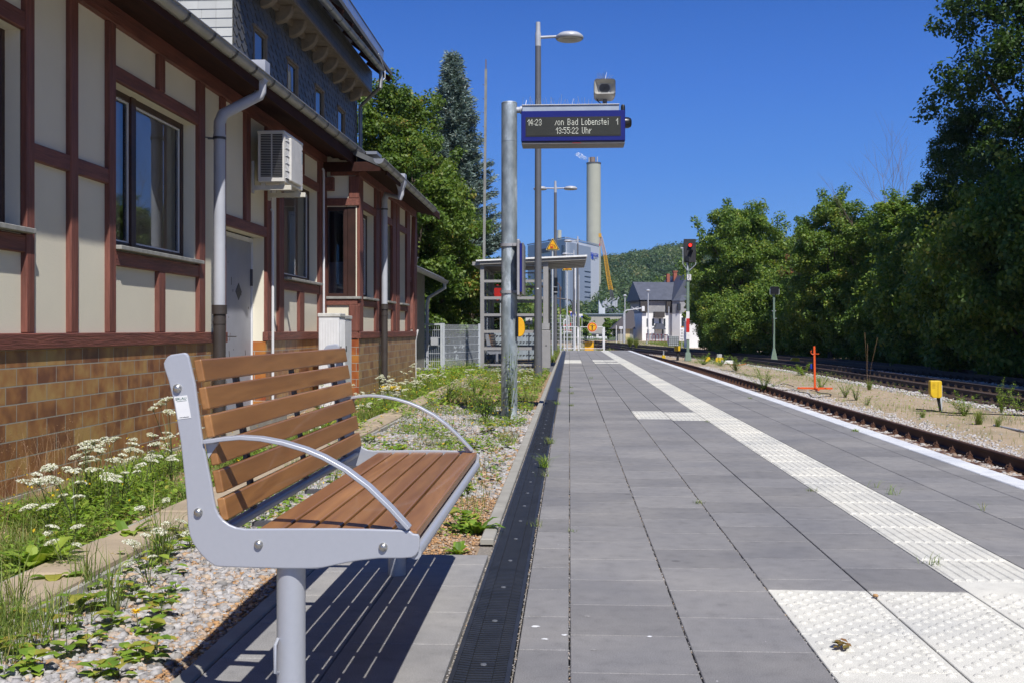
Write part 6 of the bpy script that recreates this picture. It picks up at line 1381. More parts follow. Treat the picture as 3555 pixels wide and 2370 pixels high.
for k in (.02,.98): p=a.lerp(b,k); g=MB(); g.tube([p+Vector((0,.1,0)),(p.x,p.y+.1,-.85)],.08,8); g.build('post',mt['signwhite'],t)
x,y,z=PD(2339,1184,115); t=thing('water_tank','white plastic tank in a square wire cage standing by the far track','tank',(x,y,-.75)); w=17/FL*115
g=MB(); g.box(x-w,x+w,y,y+1.1,-.7,H-(1167-1146)/FL*115); g.build('container',simple('tank_plastic',(.40,.44,.44),None,.5),t,bevel=.05); g=MB()
for i in range(6): xx=x-w+2*w*i/5; g.bar((xx,y-.02,-.7),(xx,y-.02,H-(1167-1146)/FL*115),.03,.03,up=(0,1,0))
for i in range(5): zz_=-.65+i*.24; g.bar((x-w,y-.025,zz_),(x+w,y-.025,zz_),.03,.03)
g.build('cage',mt['dark_metal'],t)
x,y,z=PD(2367.5,1162,105); t=thing('lettered_board','white board with three lines of black lettering left of the signal mast','notice board',(x,y,-.75)); w=6.3/FL*105; h=19/FL*105
g=MB(); g.box(x-w,x+w,y,y+.03,z-h,z+h); pl=g.build('plate',mt['signwhite'],t)
for k,s_ in enumerate(('ET','00','423','Halt')): textmesh(s_,.25,Matrix.Translation((x,y-.004,z+h*.72-k*.28))@RX,'lettering',mt['ink'],pl,.002,.75)
g=MB(); g.tube([(x,y+.04,-.8),(x,y+.04,z-h)],.03,6); g.build('post',mt['fence_galv'],t)
x0,y,_=PD(2384,1180,110); x1=PD(2425,1,110)[0]; t=thing('equipment_cabin','white equipment cabin half hidden by leaves right of the signal mast','cabin',((x0+x1)/2,y+1,-.75))
g=MB(); g.box(x0,x1,y,y+2.5,-.8,H-(1118-1146)/FL*110); g.build('wall',mt['render_white'],t); g=MB(); g.prism([(x0-.1,y-.1,H+28/FL*110),(x1+.1,y-.1,H+28/FL*110),(x1+.1,y-.1,H+30/FL*110),((x0+x1)/2,y-.1,H+34/FL*110),(x0-.1,y-.1,H+30/FL*110)],(0,2.8,0)); g.build('roof',mt['mast_light'],t)
# blue round sign, give way sign and street signs beyond the platform end
x,y,z=PD(1989,1093,95); t=thing('blue_round_sign','round blue path sign with white figures just beyond the platform end','road sign',(x,y,-.7)); g=MB(); g.lathe((x,y,z),[(9/FL*95,0),(9/FL*95,.02)],24,axis='y'); g.build('disc',mt['signblue'],t); g=MB(); g.box(x-.03,x+.07,y-.012,y-.002,z-.15,z+.12); g.box(x-.09,x-.05,y-.012,y-.002,z-.12,z+.02); g.build('pictogram',mt['signwhite'],t); g=MB(); g.tube([(x,y+.05,-.8),(x,y+.05,z)],.03,6); g.build('post',mt['fence_galv'],t)
x,y,z=PD(1983,1086,97); t=thing('give_way_sign','white give-way triangle with a red border behind the round blue sign','road sign',(x,y,-.7)); k=9/FL*97; g=MB(); g.prism([(x-k,y,z+k*.6),(x+k,y,z+k*.6),(x,y,z-k)],(0,.02,0)); g.build('border',mt['red'],t); g=MB(); g.prism([(x-k*.62,y-.01,z+k*.40),(x+k*.62,y-.01,z+k*.40),(x,y-.01,z-k*.6)],(0,.01,0)); g.build('field',mt['signwhite'],t); g=MB(); g.tube([(x,y+.05,-.8),(x,y+.05,z)],.03,6); g.build('post',mt['fence_galv'],t)
x,y,z=PD(2015,1096,95); t=thing('street_name_board','white direction boards on a thin post right of the third lamp mast','road sign',(x,y,-.7)); g=MB(); w=7.5/FL*95; g.box(x-w*1.9,x+w,y,y+.03,z-.15,z+.16); g.build('plate',mt['signwhite'],t); g=MB(); g.box(x+w*.3,x+w,y-.01,y,z-.15,z-.03); g.box(x-w*1.6,x,y-.01,y,z-.10,z-.06); g.build('print',mt['signblue'],t); g=MB(); g.tube([(PD(2020.5,1,95)[0],y+.05,-.8),(PD(2020.5,1,95)[0],y+.05,z+.16)],.03,6); g.build('post',mt['fence_galv'],t)
# looping grey arm lamp behind the fence and thin poles
x,y,z=PD(1944,1146,75); t=thing('bent_lamp_post','slim brown post bent over at its top behind the second lamp mast','post',(x,y,-.7)); g=MB(); zt=H-(1000-1146)/FL*75; g.tube([(x,y,-.8),(x,y,zt),(x-.05,y,zt+.22),(x-.2,y,zt+.38),(x-.35,y,zt+.42)],.035,6); g.build('shaft',simple('brown_post',(.16,.09,.08),None,.6),t,smooth=60)
x,y,z=PD(1988,1146,80); t=thing('curved_arm_mast','grey mast whose long arm curves left across the factory front','mast',(x,y,-.7)); g=MB(); g.tube([(x,y,-.8),PD(1988,1060,80),PD(1986,1052,80),PD(1980,1043,80),PD(1968,1039,80),PD(1905,1034,80)],.05,8); g.build('shaft',mt['dark_metal'],t,smooth=60)
pole('thin_grey_pole','thin grey pole with a small cone head between the second and third lamp masts',1946,1180,1006,90,.05,'dark_metal',cat='pole',head=.12)
pole('white_mast','bright white slim mast between the two farther lamp masts',1996.5,1180,900,98,.075,'signwhite',cat='mast')
pole('thin_grey_pole','thin grey pole just right of the third lamp mast',2010,1180,955,97,.045,'mast_light',cat='pole')
t = thing('barrier_frame','red and white barrier frames behind the left platform-end gate','barrier',tuple(PD(1965,1160,75)))
for nm,mm,L_ in (('white_frame','signwhite',((1966,1098,1966,1150),(1975,1098,1975,1150),(1966,1098,1975,1098),(1958,1111,1958,1140),(1958,1111,1966,1111),(1955,1153,1985,1153))),('red_board','red',((1956,1130,1975,1130),(1955,1145,1985,1147),(1966,1138,1969,1122),(1981,1122,1981,1132)))):
    g=MB()
    for a,b,c,e in L_: g.bar(PD(a,b,75),PD(c,e,75),.07,.05,up=(0,1,0))
    g.build(nm,mt[mm],t)
# ================================================================== VEGETATION
def leafcards(Cn, rad, per, size, rng, flat=.75, up=.5, asp=.62, jitter=.35):
    """clumps of leaf-sized faces: centres (n,3), per leaves each"""
    n = len(Cn); N = n*per
    rad = np.broadcast_to(np.asarray(rad, float), (n,)); D = rng.normal(0, 1, (N,3)); D /= np.linalg.norm(D, axis=1)[:,None]; r = rng.uniform(0,1,N)**.45
    R = np.repeat(rad, per)*r; P = np.repeat(Cn, per, 0) + D*R[:,None]*np.array([1,1,flat])
    nrm = D*.6 + rng.normal(0, .55, (N,3)) + np.array([0,0,up]); nrm /= np.linalg.norm(nrm, axis=1)[:,None]
    a = np.cross(nrm, rng.normal(0,1,(N,3))); a /= np.linalg.norm(a, axis=1)[:,None]; b = np.cross(nrm, a)
    s = size*rng.uniform(.55, 1.35, N)[:,None]
    V = np.stack([P-a*s*.5, P-b*s*asp*.5+a*s*.05, P+a*s*.5, P+b*s*asp*.5+a*s*.05], 1)
    V[:,1] += nrm*s*.10; V[:,3] += nrm*s*.10
    clump = np.repeat(rng.normal(0,.13,n), per)
    Rr = np.clip(rng.beta(2,2.4,N)*.75 + .12 + clump + jitter*0, 0, 1)
    return V.reshape(-1,3), np.arange(N*4).reshape(-1,4), Rr
def crown_clumps(rng, h0, h1, rad, lobes, per_lobe, fill=.15, shape=.6):
    cs = []; hc = (h0+h1)/2; hh = (h1-h0)/2
    for i in range(lobes):
        t = (i+.5)/lobes; z = h0+(h1-h0)*(t*.92+.04); u = (z-hc)/hh
        w = rad*max(.18, (1-abs(u)**2.2))**shape; a = i*2.399+rng.uniform(-.5,.5); q = w*rng.uniform(.42,.72)
        c = np.array([q*math.cos(a), q*math.sin(a), z]); lr = (rad*.36)*rng.uniform(.75,1.2)*(.6+.4*(1-abs(u)))
        D = rng.normal(0,1,(per_lobe,3)); D /= np.linalg.norm(D,axis=1)[:,None]; D[:,2] = np.abs(D[:,2])*.9-.25*(rng.uniform(0,1,per_lobe)<.4)
        cs.append(c+D*lr*rng.uniform(.75,1.08,(per_lobe,1))*np.array([1.1,1.1,.8]))
    for i in range(int(lobes*1.1)):   # upright sprays that make the outline ragged
        a = rng.uniform(0,6.28); t = rng.uniform(.45,1.0); z = h0+(h1-h0)*t; u = (z-hc)/hh; q = rad*max(.05,(1-abs(u)**2.2))**shape*rng.uniform(.5,1.0)
        b = np.array([q*math.cos(a), q*math.sin(a), z]); k = rng.integers(3,6); cs.append(b+np.array([[math.cos(a)*.12*j+rng.normal(0,.05), math.sin(a)*.12*j+rng.normal(0,.05), .24*j*rad/3] for j in range(k)]))
    m = int(lobes*per_lobe*fill); z = rng.uniform(h0,h1,m); u = (z-hc)/hh; w = rad*np.clip(1-np.abs(u)**2.2,.05,1)**shape; a = rng.uniform(0,6.28,m); q = w*np.sqrt(rng.uniform(0,.8,m))
    cs.append(np.stack([q*np.cos(a), q*np.sin(a), z],1)); return np.concatenate(cs)
def limbs(m, rng, h0, h1, rad, cl, r0, nl=10):
    m.tube([(0,0,-.3),(.05,0,h0*.5+.1),(.0,.06,h0+.3),(-.05,.0,(h0+h1)*.5),(0,0,h1*.85)],[r0*1.25,r0,r0*.8,r0*.5,r0*.12],10)
    for i in range(nl):
        t = cl[rng.integers(len(cl))]; z = h0*.8+(min(t[2],h1*.8)-h0*.8)*.45; z = max(.4, z)
        p = Vector((0,0,z)); q = Vector(t); mid = p.lerp(q,.5)+Vector((0,0,.25*rad*.3)); m.tube([p,mid,q],[r0*.42,r0*.24,r0*.07],6)
def tree(name, label, cat, loc, h, rad, mat, seed, lobes=16, per_lobe=16, per=34, size=.17, h0=None, crad=.42, trunk=.16, group=None, up=.5, fill=.18, shape=.6):
    rng = np.random.default_rng(seed); h0 = h*.2 if h0 is None else h0; t = thing(name, label, cat, loc, group)
    cl = crown_clumps(rng, h0, h-crad*.5, rad, lobes, per_lobe, fill, shape)
    m = MB(); limbs(m, rng, h0, h, rad, cl, trunk, 12); o = m.build('trunk', mt['bark'], None, smooth=60); o.parent = t; o.location = (0,0,0)
    g = MB(); g.np(*leafcards(cl, crad*rng.uniform(.7,1.25,len(cl)), per, size, rng, up=up)); o = g.build('crown', mt[mat], None); o.parent = t; o.location = (0,0,0); return t
def at(px, d, z=-.75): x, y, _ = PD(px, 1146, d); return (x, y, z)
# left: maples and the blue spruce behind the fence
tree('maple_tree','big leafy maple rising just past the slate-hung upper storey','tree',at(1345,37,-.1),10.1,2.5,'leaf_maple',1,26,22,80,.125,1.5,.36,.2,'maples behind the station fence')
tree('maple_tree','broad lower maple filling the gap between the station end and the shelter','tree',at(1535,35,-.1),5.9,1.75,'leaf_maple',2,18,20,74,.12,.8,.32,.14,'maples behind the station fence')
tree('maple_tree','shorter yellow-green maple crown right behind the bay gutter','tree',at(1440,33,-.1),7.4,1.7,'leaf_maple',3,18,20,74,.12,.9,.32,.14,'maples behind the station fence')
tree('maple_tree','dark maple low behind the annex roof','tree',at(1375,45,-.1),8.6,3.0,'leaf_dark',4,16,18,34,.2,.6,.45,.18,'maples behind the station fence')
tree('shrub','dark shrub low behind the slat fence by the shelter','shrub',at(1640,42,-.1),4.0,2.3,'leaf_dark',5,12,16,30,.18,.2,.4,.08)
def spruce(label, loc, h, rad, seed):
    rng = np.random.default_rng(seed); t = thing('blue_spruce', label, 'tree', loc); m = MB(); m.tube([(0,0,-.2),(0,0,h*.5),(0,0,h)],[.22,.13,.02],10)
    P = []; Dv = []; z = .9
    while z < h-.15:
        f = 1-z/h; R0 = rad*(f**.82)*rng.uniform(.82,1.12)+.08; nb = int(7+9*f)
        for k in range(nb):
            a = 2*pi*k/nb+rng.uniform(-.3,.3)+z*3; R = R0*rng.uniform(.72,1.12); ns = max(3,int(R/.085))
            for s in np.linspace(.12,1,ns):
                dz = -.30*R*s+.34*R*s*s+ (.18*(1-f)*s); p = np.array([math.cos(a)*R*s, math.sin(a)*R*s, z+dz]); P.append(p); Dv.append((math.cos(a),math.sin(a),.15))
            if k % 2 == 0: m.tube([(0,0,z),(math.cos(a)*R*.6,math.sin(a)*R*.6,z-.12*R)],[.04*f+.012,.008],5)
        z += .25+.12*f
    o = m.build('trunk', mt['bark'], None); o.parent = t; o.location=(0,0,0)
    P = np.array(P); Dv = np.array(Dv); k = 26; N = len(P)*k; dirs = np.repeat(Dv,k,0)+rng.normal(0,.75,(N,3))*np.array([1,1,.55]); dirs[:,2] -= .1; dirs /= np.linalg.norm(dirs,axis=1)[:,None]
    B = np.repeat(P,k,0)+rng.normal(0,.07,(N,3)); L_ = rng.uniform(.12,.26,N)[:,None]; sd = np.cross(dirs, rng.normal(0,1,(N,3))); sd /= np.linalg.norm(sd,axis=1)[:,None]; w = .024
    V = np.stack([B-sd*w*.6, B+dirs*L_*.6-sd*w, B+dirs*L_, B+dirs*L_*.6+sd*w],1).reshape(-1,3)
    rr = np.repeat(rng.normal(.5,.16,len(P)),k)+rng.normal(0,.12,N); rr = np.where(rng.uniform(0,1,N)<.05,.98,np.clip(rr,0,.9))
    g = MB(); g.np(V, np.arange(N*4).reshape(-1,4), rr); o = g.build('crown', mt['needle'], None); o.parent = t; o.location=(0,0,0)
spruce('tall blue spruce standing above the maples left of the thin square mast', at(1572,45,-.1), 13.0, 3.1, 8)
# right: tall dark wood edge; a few crowns shaped once, then copied
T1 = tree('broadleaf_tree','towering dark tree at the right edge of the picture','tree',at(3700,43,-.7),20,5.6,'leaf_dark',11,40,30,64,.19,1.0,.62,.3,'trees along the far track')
def put(src, px, d, s, rot, lab, nm=None):
    sc_ = s if hasattr(s,'__len__') else (s,)*3; r = dup(src, at(px, d), rot, sc_, lab, 'trees along the far track')
    if nm: r.name = nm
    return r
T2 = tree('broadleaf_tree','round bushy tree behind the main signal, its top notched against the sky','tree',at(2575,82,-.7),11.2,4.7,'leaf_mid',12,26,26,76,.19,.5,.52,.2,'trees along the far track',fill=.4)
T3 = tree('broadleaf_tree','slender airy tree rising above its neighbours left of the bare twigs','tree',at(2880,64,-.7),9.9,2.6,'leaf_mid',13,22,22,72,.15,.6,.40,.15,'trees along the far track',fill=.3)
T4 = tree('shrub','bushy shrub at the wood edge behind the shunting signal','shrub',at(2690,72,-.7),5.2,3.4,'leaf_mid',14,18,22,70,.16,-.2,.5,.1,'trees along the far track',fill=.4)
T5 = tree('rusty_tree','small tree with rusty red-brown leaves between the green crowns','tree',at(2765,78,-.7),7.4,1.9,'leaf_rust',15,12,14,30,.22,1.0,.45,.1)
put(T1, 3370, 49, (.50,.50,.62), 1.0, 'shaded tree just left of the towering tree at the right edge')
put(T2, 2478, 88, (.50,.50,.62), 2.0, 'low bushy tree directly behind the main signal mast')
put(T2, 2745, 84, (.62,.62,.50), .8, 'green tree between the round tree and the rusty-leaved one')
put(T3, 3045, 62, (1.1,1.1,.90), 1.7, 'tree with bare twigs over its crown')
put(T3, 3160, 58, (1.25,1.25,.93), 3.0, 'tree just left of the dark towering edge of the wood')
put(T2, 2940, 72, (.62,.62,.70), 4.0, 'dense green tree filling the wood edge behind the orange stand')
put(T4, 2850, 66, (.9,.9,1.0), 2.2, 'shrub at the wood edge left of the orange stand')
put(T4, 3000, 62, (.9,.9,1.05), 3.9, 'shrub behind the orange stand')
put(T4, 3130, 58, (1,1,1.1), 5.2, 'shrub in the shade right of the orange stand')
put(T4, 2560, 76, (.8,.8,.8), .9, 'shrub under the round bushy tree')
put(T4, 2492, 84, (.6,.6,.7), 1.9, 'shrub whose leaves hang beside the equipment cabin')
put(T4, 3250, 50, (1.1,1.1,1.3), 2.9, 'dark undergrowth shrub below the towering tree')
put(T4, 3420, 44, (1.1,1.1,1.3), .3, 'dark undergrowth shrub at the right edge of the picture')
put(T4, 3560, 39, (1.1,1.1,1.4), 1.3, 'darkest undergrowth shrub cut by the right edge of the picture')
# neighbours of the same wood standing just outside the frame; their shade falls on the tracks
for i,(x,y,s) in enumerate(((21,33,1.0),(22,23,1.0),(20.5,28,.85),(23,14,1.05),(24,5,1.0),(25,-5,1.0),(29,56,.6),(30,70,.6),(30,84,.6))):
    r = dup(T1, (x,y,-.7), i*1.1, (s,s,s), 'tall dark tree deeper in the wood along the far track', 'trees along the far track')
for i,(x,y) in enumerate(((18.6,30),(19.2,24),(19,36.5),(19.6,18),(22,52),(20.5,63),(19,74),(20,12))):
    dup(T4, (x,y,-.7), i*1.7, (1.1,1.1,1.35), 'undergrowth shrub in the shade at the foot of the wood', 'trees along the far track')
# bare twigs
def twigs(px, d, h, label):
    x,y,_ = PD(px,1146,d); t = thing('bare_twigs',label,'bare branches',(x,y,-.7)); m = MB(); random.seed(px)
    def br(p, dr, l, r, k):
        q = p+dr*l; m.tube([p,q],[r,r*.6],4)
        if k > 0:
            for _ in range(3): nd = (dr+Vector((random.uniform(-.7,.7),random.uniform(-.5,.5),random.uniform(-.1,.6)))).normalized(); br(p.lerp(q,random.uniform(.5,1)), nd, l*random.uniform(.5,.8), r*.55, k-1)
    br(Vector((x,y,-.7)), Vector((.05,0,1)).normalized(), h*.62, .05, 4); m.build('branches', simple('grey_brown_twigs',(.20,.15,.12),None,.9), t)
twigs(3060, 61, 10.0, 'tall bare brown twigs rising above the green wood edge')
twigs(2990, 62, 8.2, 'shorter bare twigs left of the tallest ones')
# mid-distance trees around the factory and houses
for (px,d,h,r,lab) in ((2035,210,5.0,1.35,'dark tree left of the round orange sign in front of the concrete wall'),(2112,205,4.3,1.0,'small upright tree before the concrete wall right of the gate post'),(2148,185,3.8,1.2,'leafy tree beside the low grey house'),(1930,150,5.2,3.4,'green tree beyond the platform fence left of the lamp masts'),(1968,160,4.8,2.6,'green tree directly behind the road signs'),(1860,150,5.0,3.6,'tree seen through the shelter glass'),(2408,150,8.0,1.5,'green tree hanging over the white house left of the signal mast'),(2432,130,7.5,1.7,'tree between the white house and the signal'),(1700,90,7,4,'tree behind the shelter roof'),(1790,130,6,4,'far tree seen below the shelter roof'),(2320,230,13.0,4.5,'yellow-green round tree rising behind the white house roofs')):
    tree('distant_tree', lab, 'tree', at(px,d,-.8), h, r, 'leaf_mid', px, 10, 12, 20, .5 if d > 140 else .4, h*.08, r*.30, .12)
# ---------------- hill
rx = [-400,-250,0,40,59,79,100,160,190,240,330,420,700]; RY = 720
def pxX(px): return PD(px,1,RY)[0]
prof_ = [(pxX(1200),20),(pxX(1700),34),(pxX(2000),44),(pxX(2089),51),(pxX(2160),53),(pxX(2240),56),(pxX(2300),58),(pxX(2380),60),(pxX(2500),57),(pxX(2650),58),(pxX(2724),62),(pxX(2850),66),(pxX(3000),70),(pxX(3300),66),(pxX(3800),50)]
def hz(X, Y):
    s = np.clip((Y-330)/(RY-330),0,1); s = s*s*(3-2*s)*.6+s*.4; r = np.interp(X*RY/np.maximum(Y,1), [p[0] for p in prof_],[p[1] for p in prof_]) - 6
    return -.9 + r*s + 2.0*np.sin(X*.045+Y*.013)*s*np.sin(Y*.02)
sheet(MB(), -180, 520, 320, 900, 70, 60, hz).build('hill', mt['far_ground'], smooth=180, kind='structure')
rng = np.random.default_rng(77); n = 2600; Y = rng.uniform(345, 745, n); a = rng.uniform(1990, 3000, n); X = (a-VPX)/FL*Y
Cn = np.stack([X, Y, hz(X,Y)+rng.uniform(2.2,5.5,n)],1); rr_ = rng.uniform(3.0,5.6,n)
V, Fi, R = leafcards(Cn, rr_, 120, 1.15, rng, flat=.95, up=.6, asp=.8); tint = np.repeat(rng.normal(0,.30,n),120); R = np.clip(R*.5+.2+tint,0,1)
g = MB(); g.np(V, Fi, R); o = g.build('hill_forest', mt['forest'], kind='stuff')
x,y,_ = PD(2862,1,760); t = thing('radio_mast','thin lattice radio mast on the wooded ridge at the right','radio mast',(x,y,60)); g = MB(); zt = PD(2862,752,760)[2]
for k in range(3): g.tube([(x+1.2*cos(k*2.1),y+1.2*sin(k*2.1),58),(x+.5*cos(k*2.1),y+.5*sin(k*2.1),zt)],.16,5)
z = 60
while z < zt-2: g.bar((x-1,y,z),(x+1,y,z+2),.12,.12); g.bar((x+1,y,z+2),(x-1,y,z+4),.12,.12); z += 4
g.build('lattice', mt['mast_light'], t); g = MB(); g.tube([(x-1.2,y,zt-6),(x-1.2,y,zt)],.45,8); g.tube([(x+1.2,y,zt-6),(x+1.2,y,zt)],.45,8); g.build('antenna', mt['signwhite'], t)
# ---------------- herbs and grasses
def blades(P, h, w, rng, lean=.5, curve=.5):
    n = len(P); h = h*rng.uniform(.45,1.25,n); a = rng.uniform(0,6.28,n); d = np.stack([np.cos(a),np.sin(a),np.zeros(n)],1); s = np.stack([-np.sin(a),np.cos(a),np.zeros(n)],1)*w*.5; s = s*rng.uniform(.6,1.3,n)[:,None]
    l = lean*rng.uniform(.1,1,n); up = np.array([0,0,1.0]); m_ = P+up*h[:,None]*.6+d*(l*h*.35)[:,None]; t_ = P+up*(h*(1-.25*l*curve))[:,None]+d*(l*h*(.9+curve*.3))[:,None]
    V = np.stack([P-s,P+s,m_+s*.8,m_-s*.8,t_],1); k = np.arange(n)[:,None]*5
    F1 = np.concatenate([k,k+1,k+2,k+3],1); F2 = np.concatenate([k+3,k+2,k+4,k+4],1); R = np.clip(rng.beta(2,2,n),0,1)
    T = np.stack([m_-s*.8,m_+s*.8,t_+s*.08,t_-s*.08],1)
    V2 = np.concatenate([np.stack([P-s,P+s,m_+s*.8,m_-s*.8],1),T],0).reshape(-1,3)
    return V2, np.arange(n*8).reshape(-1,4), np.concatenate([R,R])
def leaflets(P, D, ln, wd, rng, droop=.3, R=None):
    """bent ovate leaves: base P, direction D"""
    n = len(P); D = D/np.linalg.norm(D,axis=1)[:,None]; up = np.array([0,0,1.0]); s = np.cross(D,up); s /= (np.linalg.norm(s,axis=1)[:,None]+1e-6); nn = np.cross(s,D)
    ln = (ln*rng.uniform(.6,1.3,n))[:,None]; wd = ln*wd
    q = [P, P+D*ln*.35, P+D*ln*.75-up*ln*droop*.25, P+D*ln-up*ln*droop*.6]
    def e(c, k, sg): return c+s*sg*wd*k+nn*wd*.18*k
    V = np.stack([q[0],e(q[1],.5,1),q[1],e(q[1],.5,-1),e(q[2],.38,1),q[2],e(q[2],.38,-1),q[3]],1)
    k = np.arange(n)[:,None]*8; quad = [(0,2,1,1)]
    F = np.concatenate([np.concatenate([k+a,k+b,k+c,k+d_],1) for a,b,c,d_ in ((1,2,5,4),(2,3,6,5))])
    V2 = np.stack([V[:,0],V[:,0]+s*wd*.03,V[:,1],V[:,2]],1); V3 = np.stack([V[:,0],V[:,2],V[:,3],V[:,0]-s*wd*.03],1); V4 = np.stack([V[:,4],V[:,5],V[:,7],V[:,7]+s*wd*.02],1); V5 = np.stack([V[:,5],V[:,6],V[:,7]-s*wd*.02,V[:,7]],1); V6 = np.stack([V[:,1],V[:,2],V[:,5],V[:,4]],1); V7 = np.stack([V[:,2],V[:,3],V[:,6],V[:,5]],1)
    A = np.stack([V2,V3,V6,V7,V4,V5],1).reshape(-1,3); R = np.clip(rng.beta(2,2,n),0,1) if R is None else R
    return A, np.arange(n*24).reshape(-1,4), np.repeat(R,6)
def carrot(seed, h=.55, heads=6):
    rng = np.random.default_rng(seed); st = MB(); um = MB(); fl = []
    Pf = []
    for i in range(heads):
        a = rng.uniform(0,6.28); ln = rng.uniform(.08,.38); hh = h*rng.uniform(.55,1.1); tip = Vector((math.cos(a)*ln*h*1.3, math.sin(a)*ln*h*1.3, hh)); k = Vector((tip.x*.3,tip.y*.3,hh*.5))
        st.tube([(0,0,-.02),k,tip],[.0032,.0026,.0016],5); R = rng.uniform(.030,.058); tl = Vector((rng.normal(0,.25),rng.normal(0,.25),1)).normalized()
        for j in range(10):
            b = 2*pi*j/10; st.tube([tip-tl*.02, tip+Vector((cos(b)*R*.7,sin(b)*R*.7,.006))],[.0008,.0006],3)
        m = int(70+R*1500); q = np.sqrt(rng.uniform(0,1,m))*R; b = rng.uniform(0,6.28,m); z = .012*(1-(q/R)**2)+rng.normal(0,.0012,m)
        e1 = tl.cross(Vector((1,0,0))).normalized(); e2 = tl.cross(e1); P = np.array(tip)[None]+np.outer(q*np.cos(b),e1)+np.outer(q*np.sin(b),e2)+np.outer(z,tl)
        Pf.append(P)
    P = np.concatenate(Pf); um.np(*leafcards(P, .001, 1, .012, rng, up=1.5, asp=.9))
    lf = MB(); n = 26*4; zf = rng.uniform(.02,h*.5,n); a = rng.uniform(0,6.28,n); B = np.stack([np.cos(a)*.02,np.sin(a)*.02,zf],1); D = np.stack([np.cos(a),np.sin(a),rng.uniform(.1,.9,n)],1); lf.np(*leaflets(B+D*rng.uniform(0,.09,n)[:,None], D+rng.normal(0,.3,(n,3)), .045, .16, rng))
    return st, um, lf
protos = []
for k in range(5):
    st, um, lf = carrot(100+k, .34+.05*k, 5+k%3); protos.append((st,um,lf))
def place_carrots(spots, label, group):
    first = {}
    for i, (x, y, s) in enumerate(spots):
        k = i % 5; z = float(gz(x,y)); 
        if ('k',k) not in PC:
            t = thing('wild_carrot', label, 'wild carrot', (x,y,z), group); st,um,lf = protos[k]
            for nm,mm,mb_ in (('stem','stem',st),('umbel','umbel',um),('leaf','weed',lf)): o = mb_.build(nm, mt[mm], None); o.parent = t; o.location = (0,0,0)
            PC[('k',k)] = t
        else: t = dup(PC[('k',k)], (x,y,z), i*1.3, s, label, group)
        t.scale = (s,s,s)
PC = {}
rng = np.random.default_rng(5); sp = []
for px,py in ((265,1900),(300,1780),(335,1760),(372,1830),(420,1800),(455,1760),(500,1740),(520,1700),(560,1720),(600,1690),(180,1870),(610,1650)):
    x,y = GZ(-.06,px,py); sp.append((min(-2.42,max(-3.5,x)),y,rng.uniform(.75,1.05)))
place_carrots(sp, 'wild carrot with flat white flower heads in the flower strip below the tiled wall', 'wild carrots below the tiled wall')
x,y = GZ(-.06,250,1830); PC2 = dup(PC[('k',2)], (x,y,float(gz(x,y))), .4, 1.05, 'tallest wild carrot, its heads reaching above the others against the tiles')
sp = []
for i in range(26):
    yy = rng.uniform(9.5,19.5); sp.append((rng.uniform(-3.0,-2.35) if yy < 14.5 else rng.uniform(-2.9,-1.8), yy, rng.uniform(.6,1.0)))
place_carrots(sp, 'wild carrot with white flower heads in the weeds near the yellow-lidded gully box', 'wild carrots by the bay')
sp = [(rng.uniform(-1.7,-.6),rng.uniform(17,25.5),rng.uniform(.4,.7)) for i in range(22)]
place_carrots(sp, 'small white-flowering wild carrot in the weeds between the pole and the shelter', 'wild carrots before the shelter')
sp = []
for px,py in ((520,2055),(225,2010),(560,1990)):
    x,y = GZ(-.03,px,py); sp.append((x,y,.62))
place_carrots(sp, 'thin straggling wild carrot growing out of the gravel beside the trough covers', 'wild carrots beside the cable trough')
# meadow grass by the wall
def patch(n, xr, yr, h, w, seed, lean=.8, mask=None):
    rng = np.random.default_rng(seed); x = rng.uniform(*xr,n); y = rng.uniform(*yr,n)
    k = (np.sin(x*7+y*1.7+seed)+np.sin(y*3.1-x*2.3)+rng.normal(0,.8,n)) > (mask if mask is not None else -9); x,y = x[k],y[k]
    return blades(np.stack([x,y,gz(x,y)-.005],1), h, w, rng, lean)
g = MB(); g.np(*patch(30000,(-3.6,-2.36),(3.4,9),.085,.0045,31,1.3,-.6)); g.np(*patch(5000,(-3.6,-2.36),(3.4,9),.17,.0035,32,1.2,.6)); g.np(*patch(26000,(-3.1,-2.36),(9,21),.11,.006,33,1.1,-.4)); g.np(*patch(5000,(-2.0,-1.75),(2.6,9),.15,.004,34,.9,.8)); g.np(*patch(20000,(-2.0,-.5),(13.3,27),.10,.006,36,1.2,.35)); g.np(*patch(6000,(-3.0,-2.0),(19,27),.11,.008,37,1.1,-.3))
g.np(*patch(9000,(-1.95,-.5),(6,13.5),.10,.0045,38,1.1,.9))
g.build('grass', mt['grass'], kind='stuff')
def herb(n, xr, yr, ln, seed, mask, zup=.12, zf=gz, asp=.5):
    rng = np.random.default_rng(seed); x = rng.uniform(*xr,n); y = rng.uniform(*yr,n); k = (np.sin(x*5.3+y*2.1+seed)+np.sin(y*2.7-x*3.3+seed*2)+rng.normal(0,.6,n)) > mask; x,y = x[k],y[k]; n = len(x)
    a = rng.uniform(0,6.28,n); z = (zf(x,y) if callable(zf) else np.full(n,zf))+rng.uniform(0,1,n)**1.5*zup; D = np.stack([np.cos(a),np.sin(a),rng.uniform(0,.8,n)],1); return leaflets(np.stack([x,y,z],1), D, ln, asp, rng)
g = MB(); g.np(*herb(15000,(-3.5,-2.37),(3.4,9),.045,41,-.3,.10)); g.np(*herb(11000,(-3.1,-2.0),(9,21),.06,42,.45,.14)); g.np(*herb(13000,(-2.0,-.5),(5.4,13.2),.045,43,.75,.09)); g.np(*herb(12000,(-2.0,-.5),(13.2,27),.06,44,.35,.14)); g.np(*herb(3000,(-3.6,-2),(21,27),.09,45,-.5,.2))
g.build('low_herbs', mt['weed'], kind='stuff')
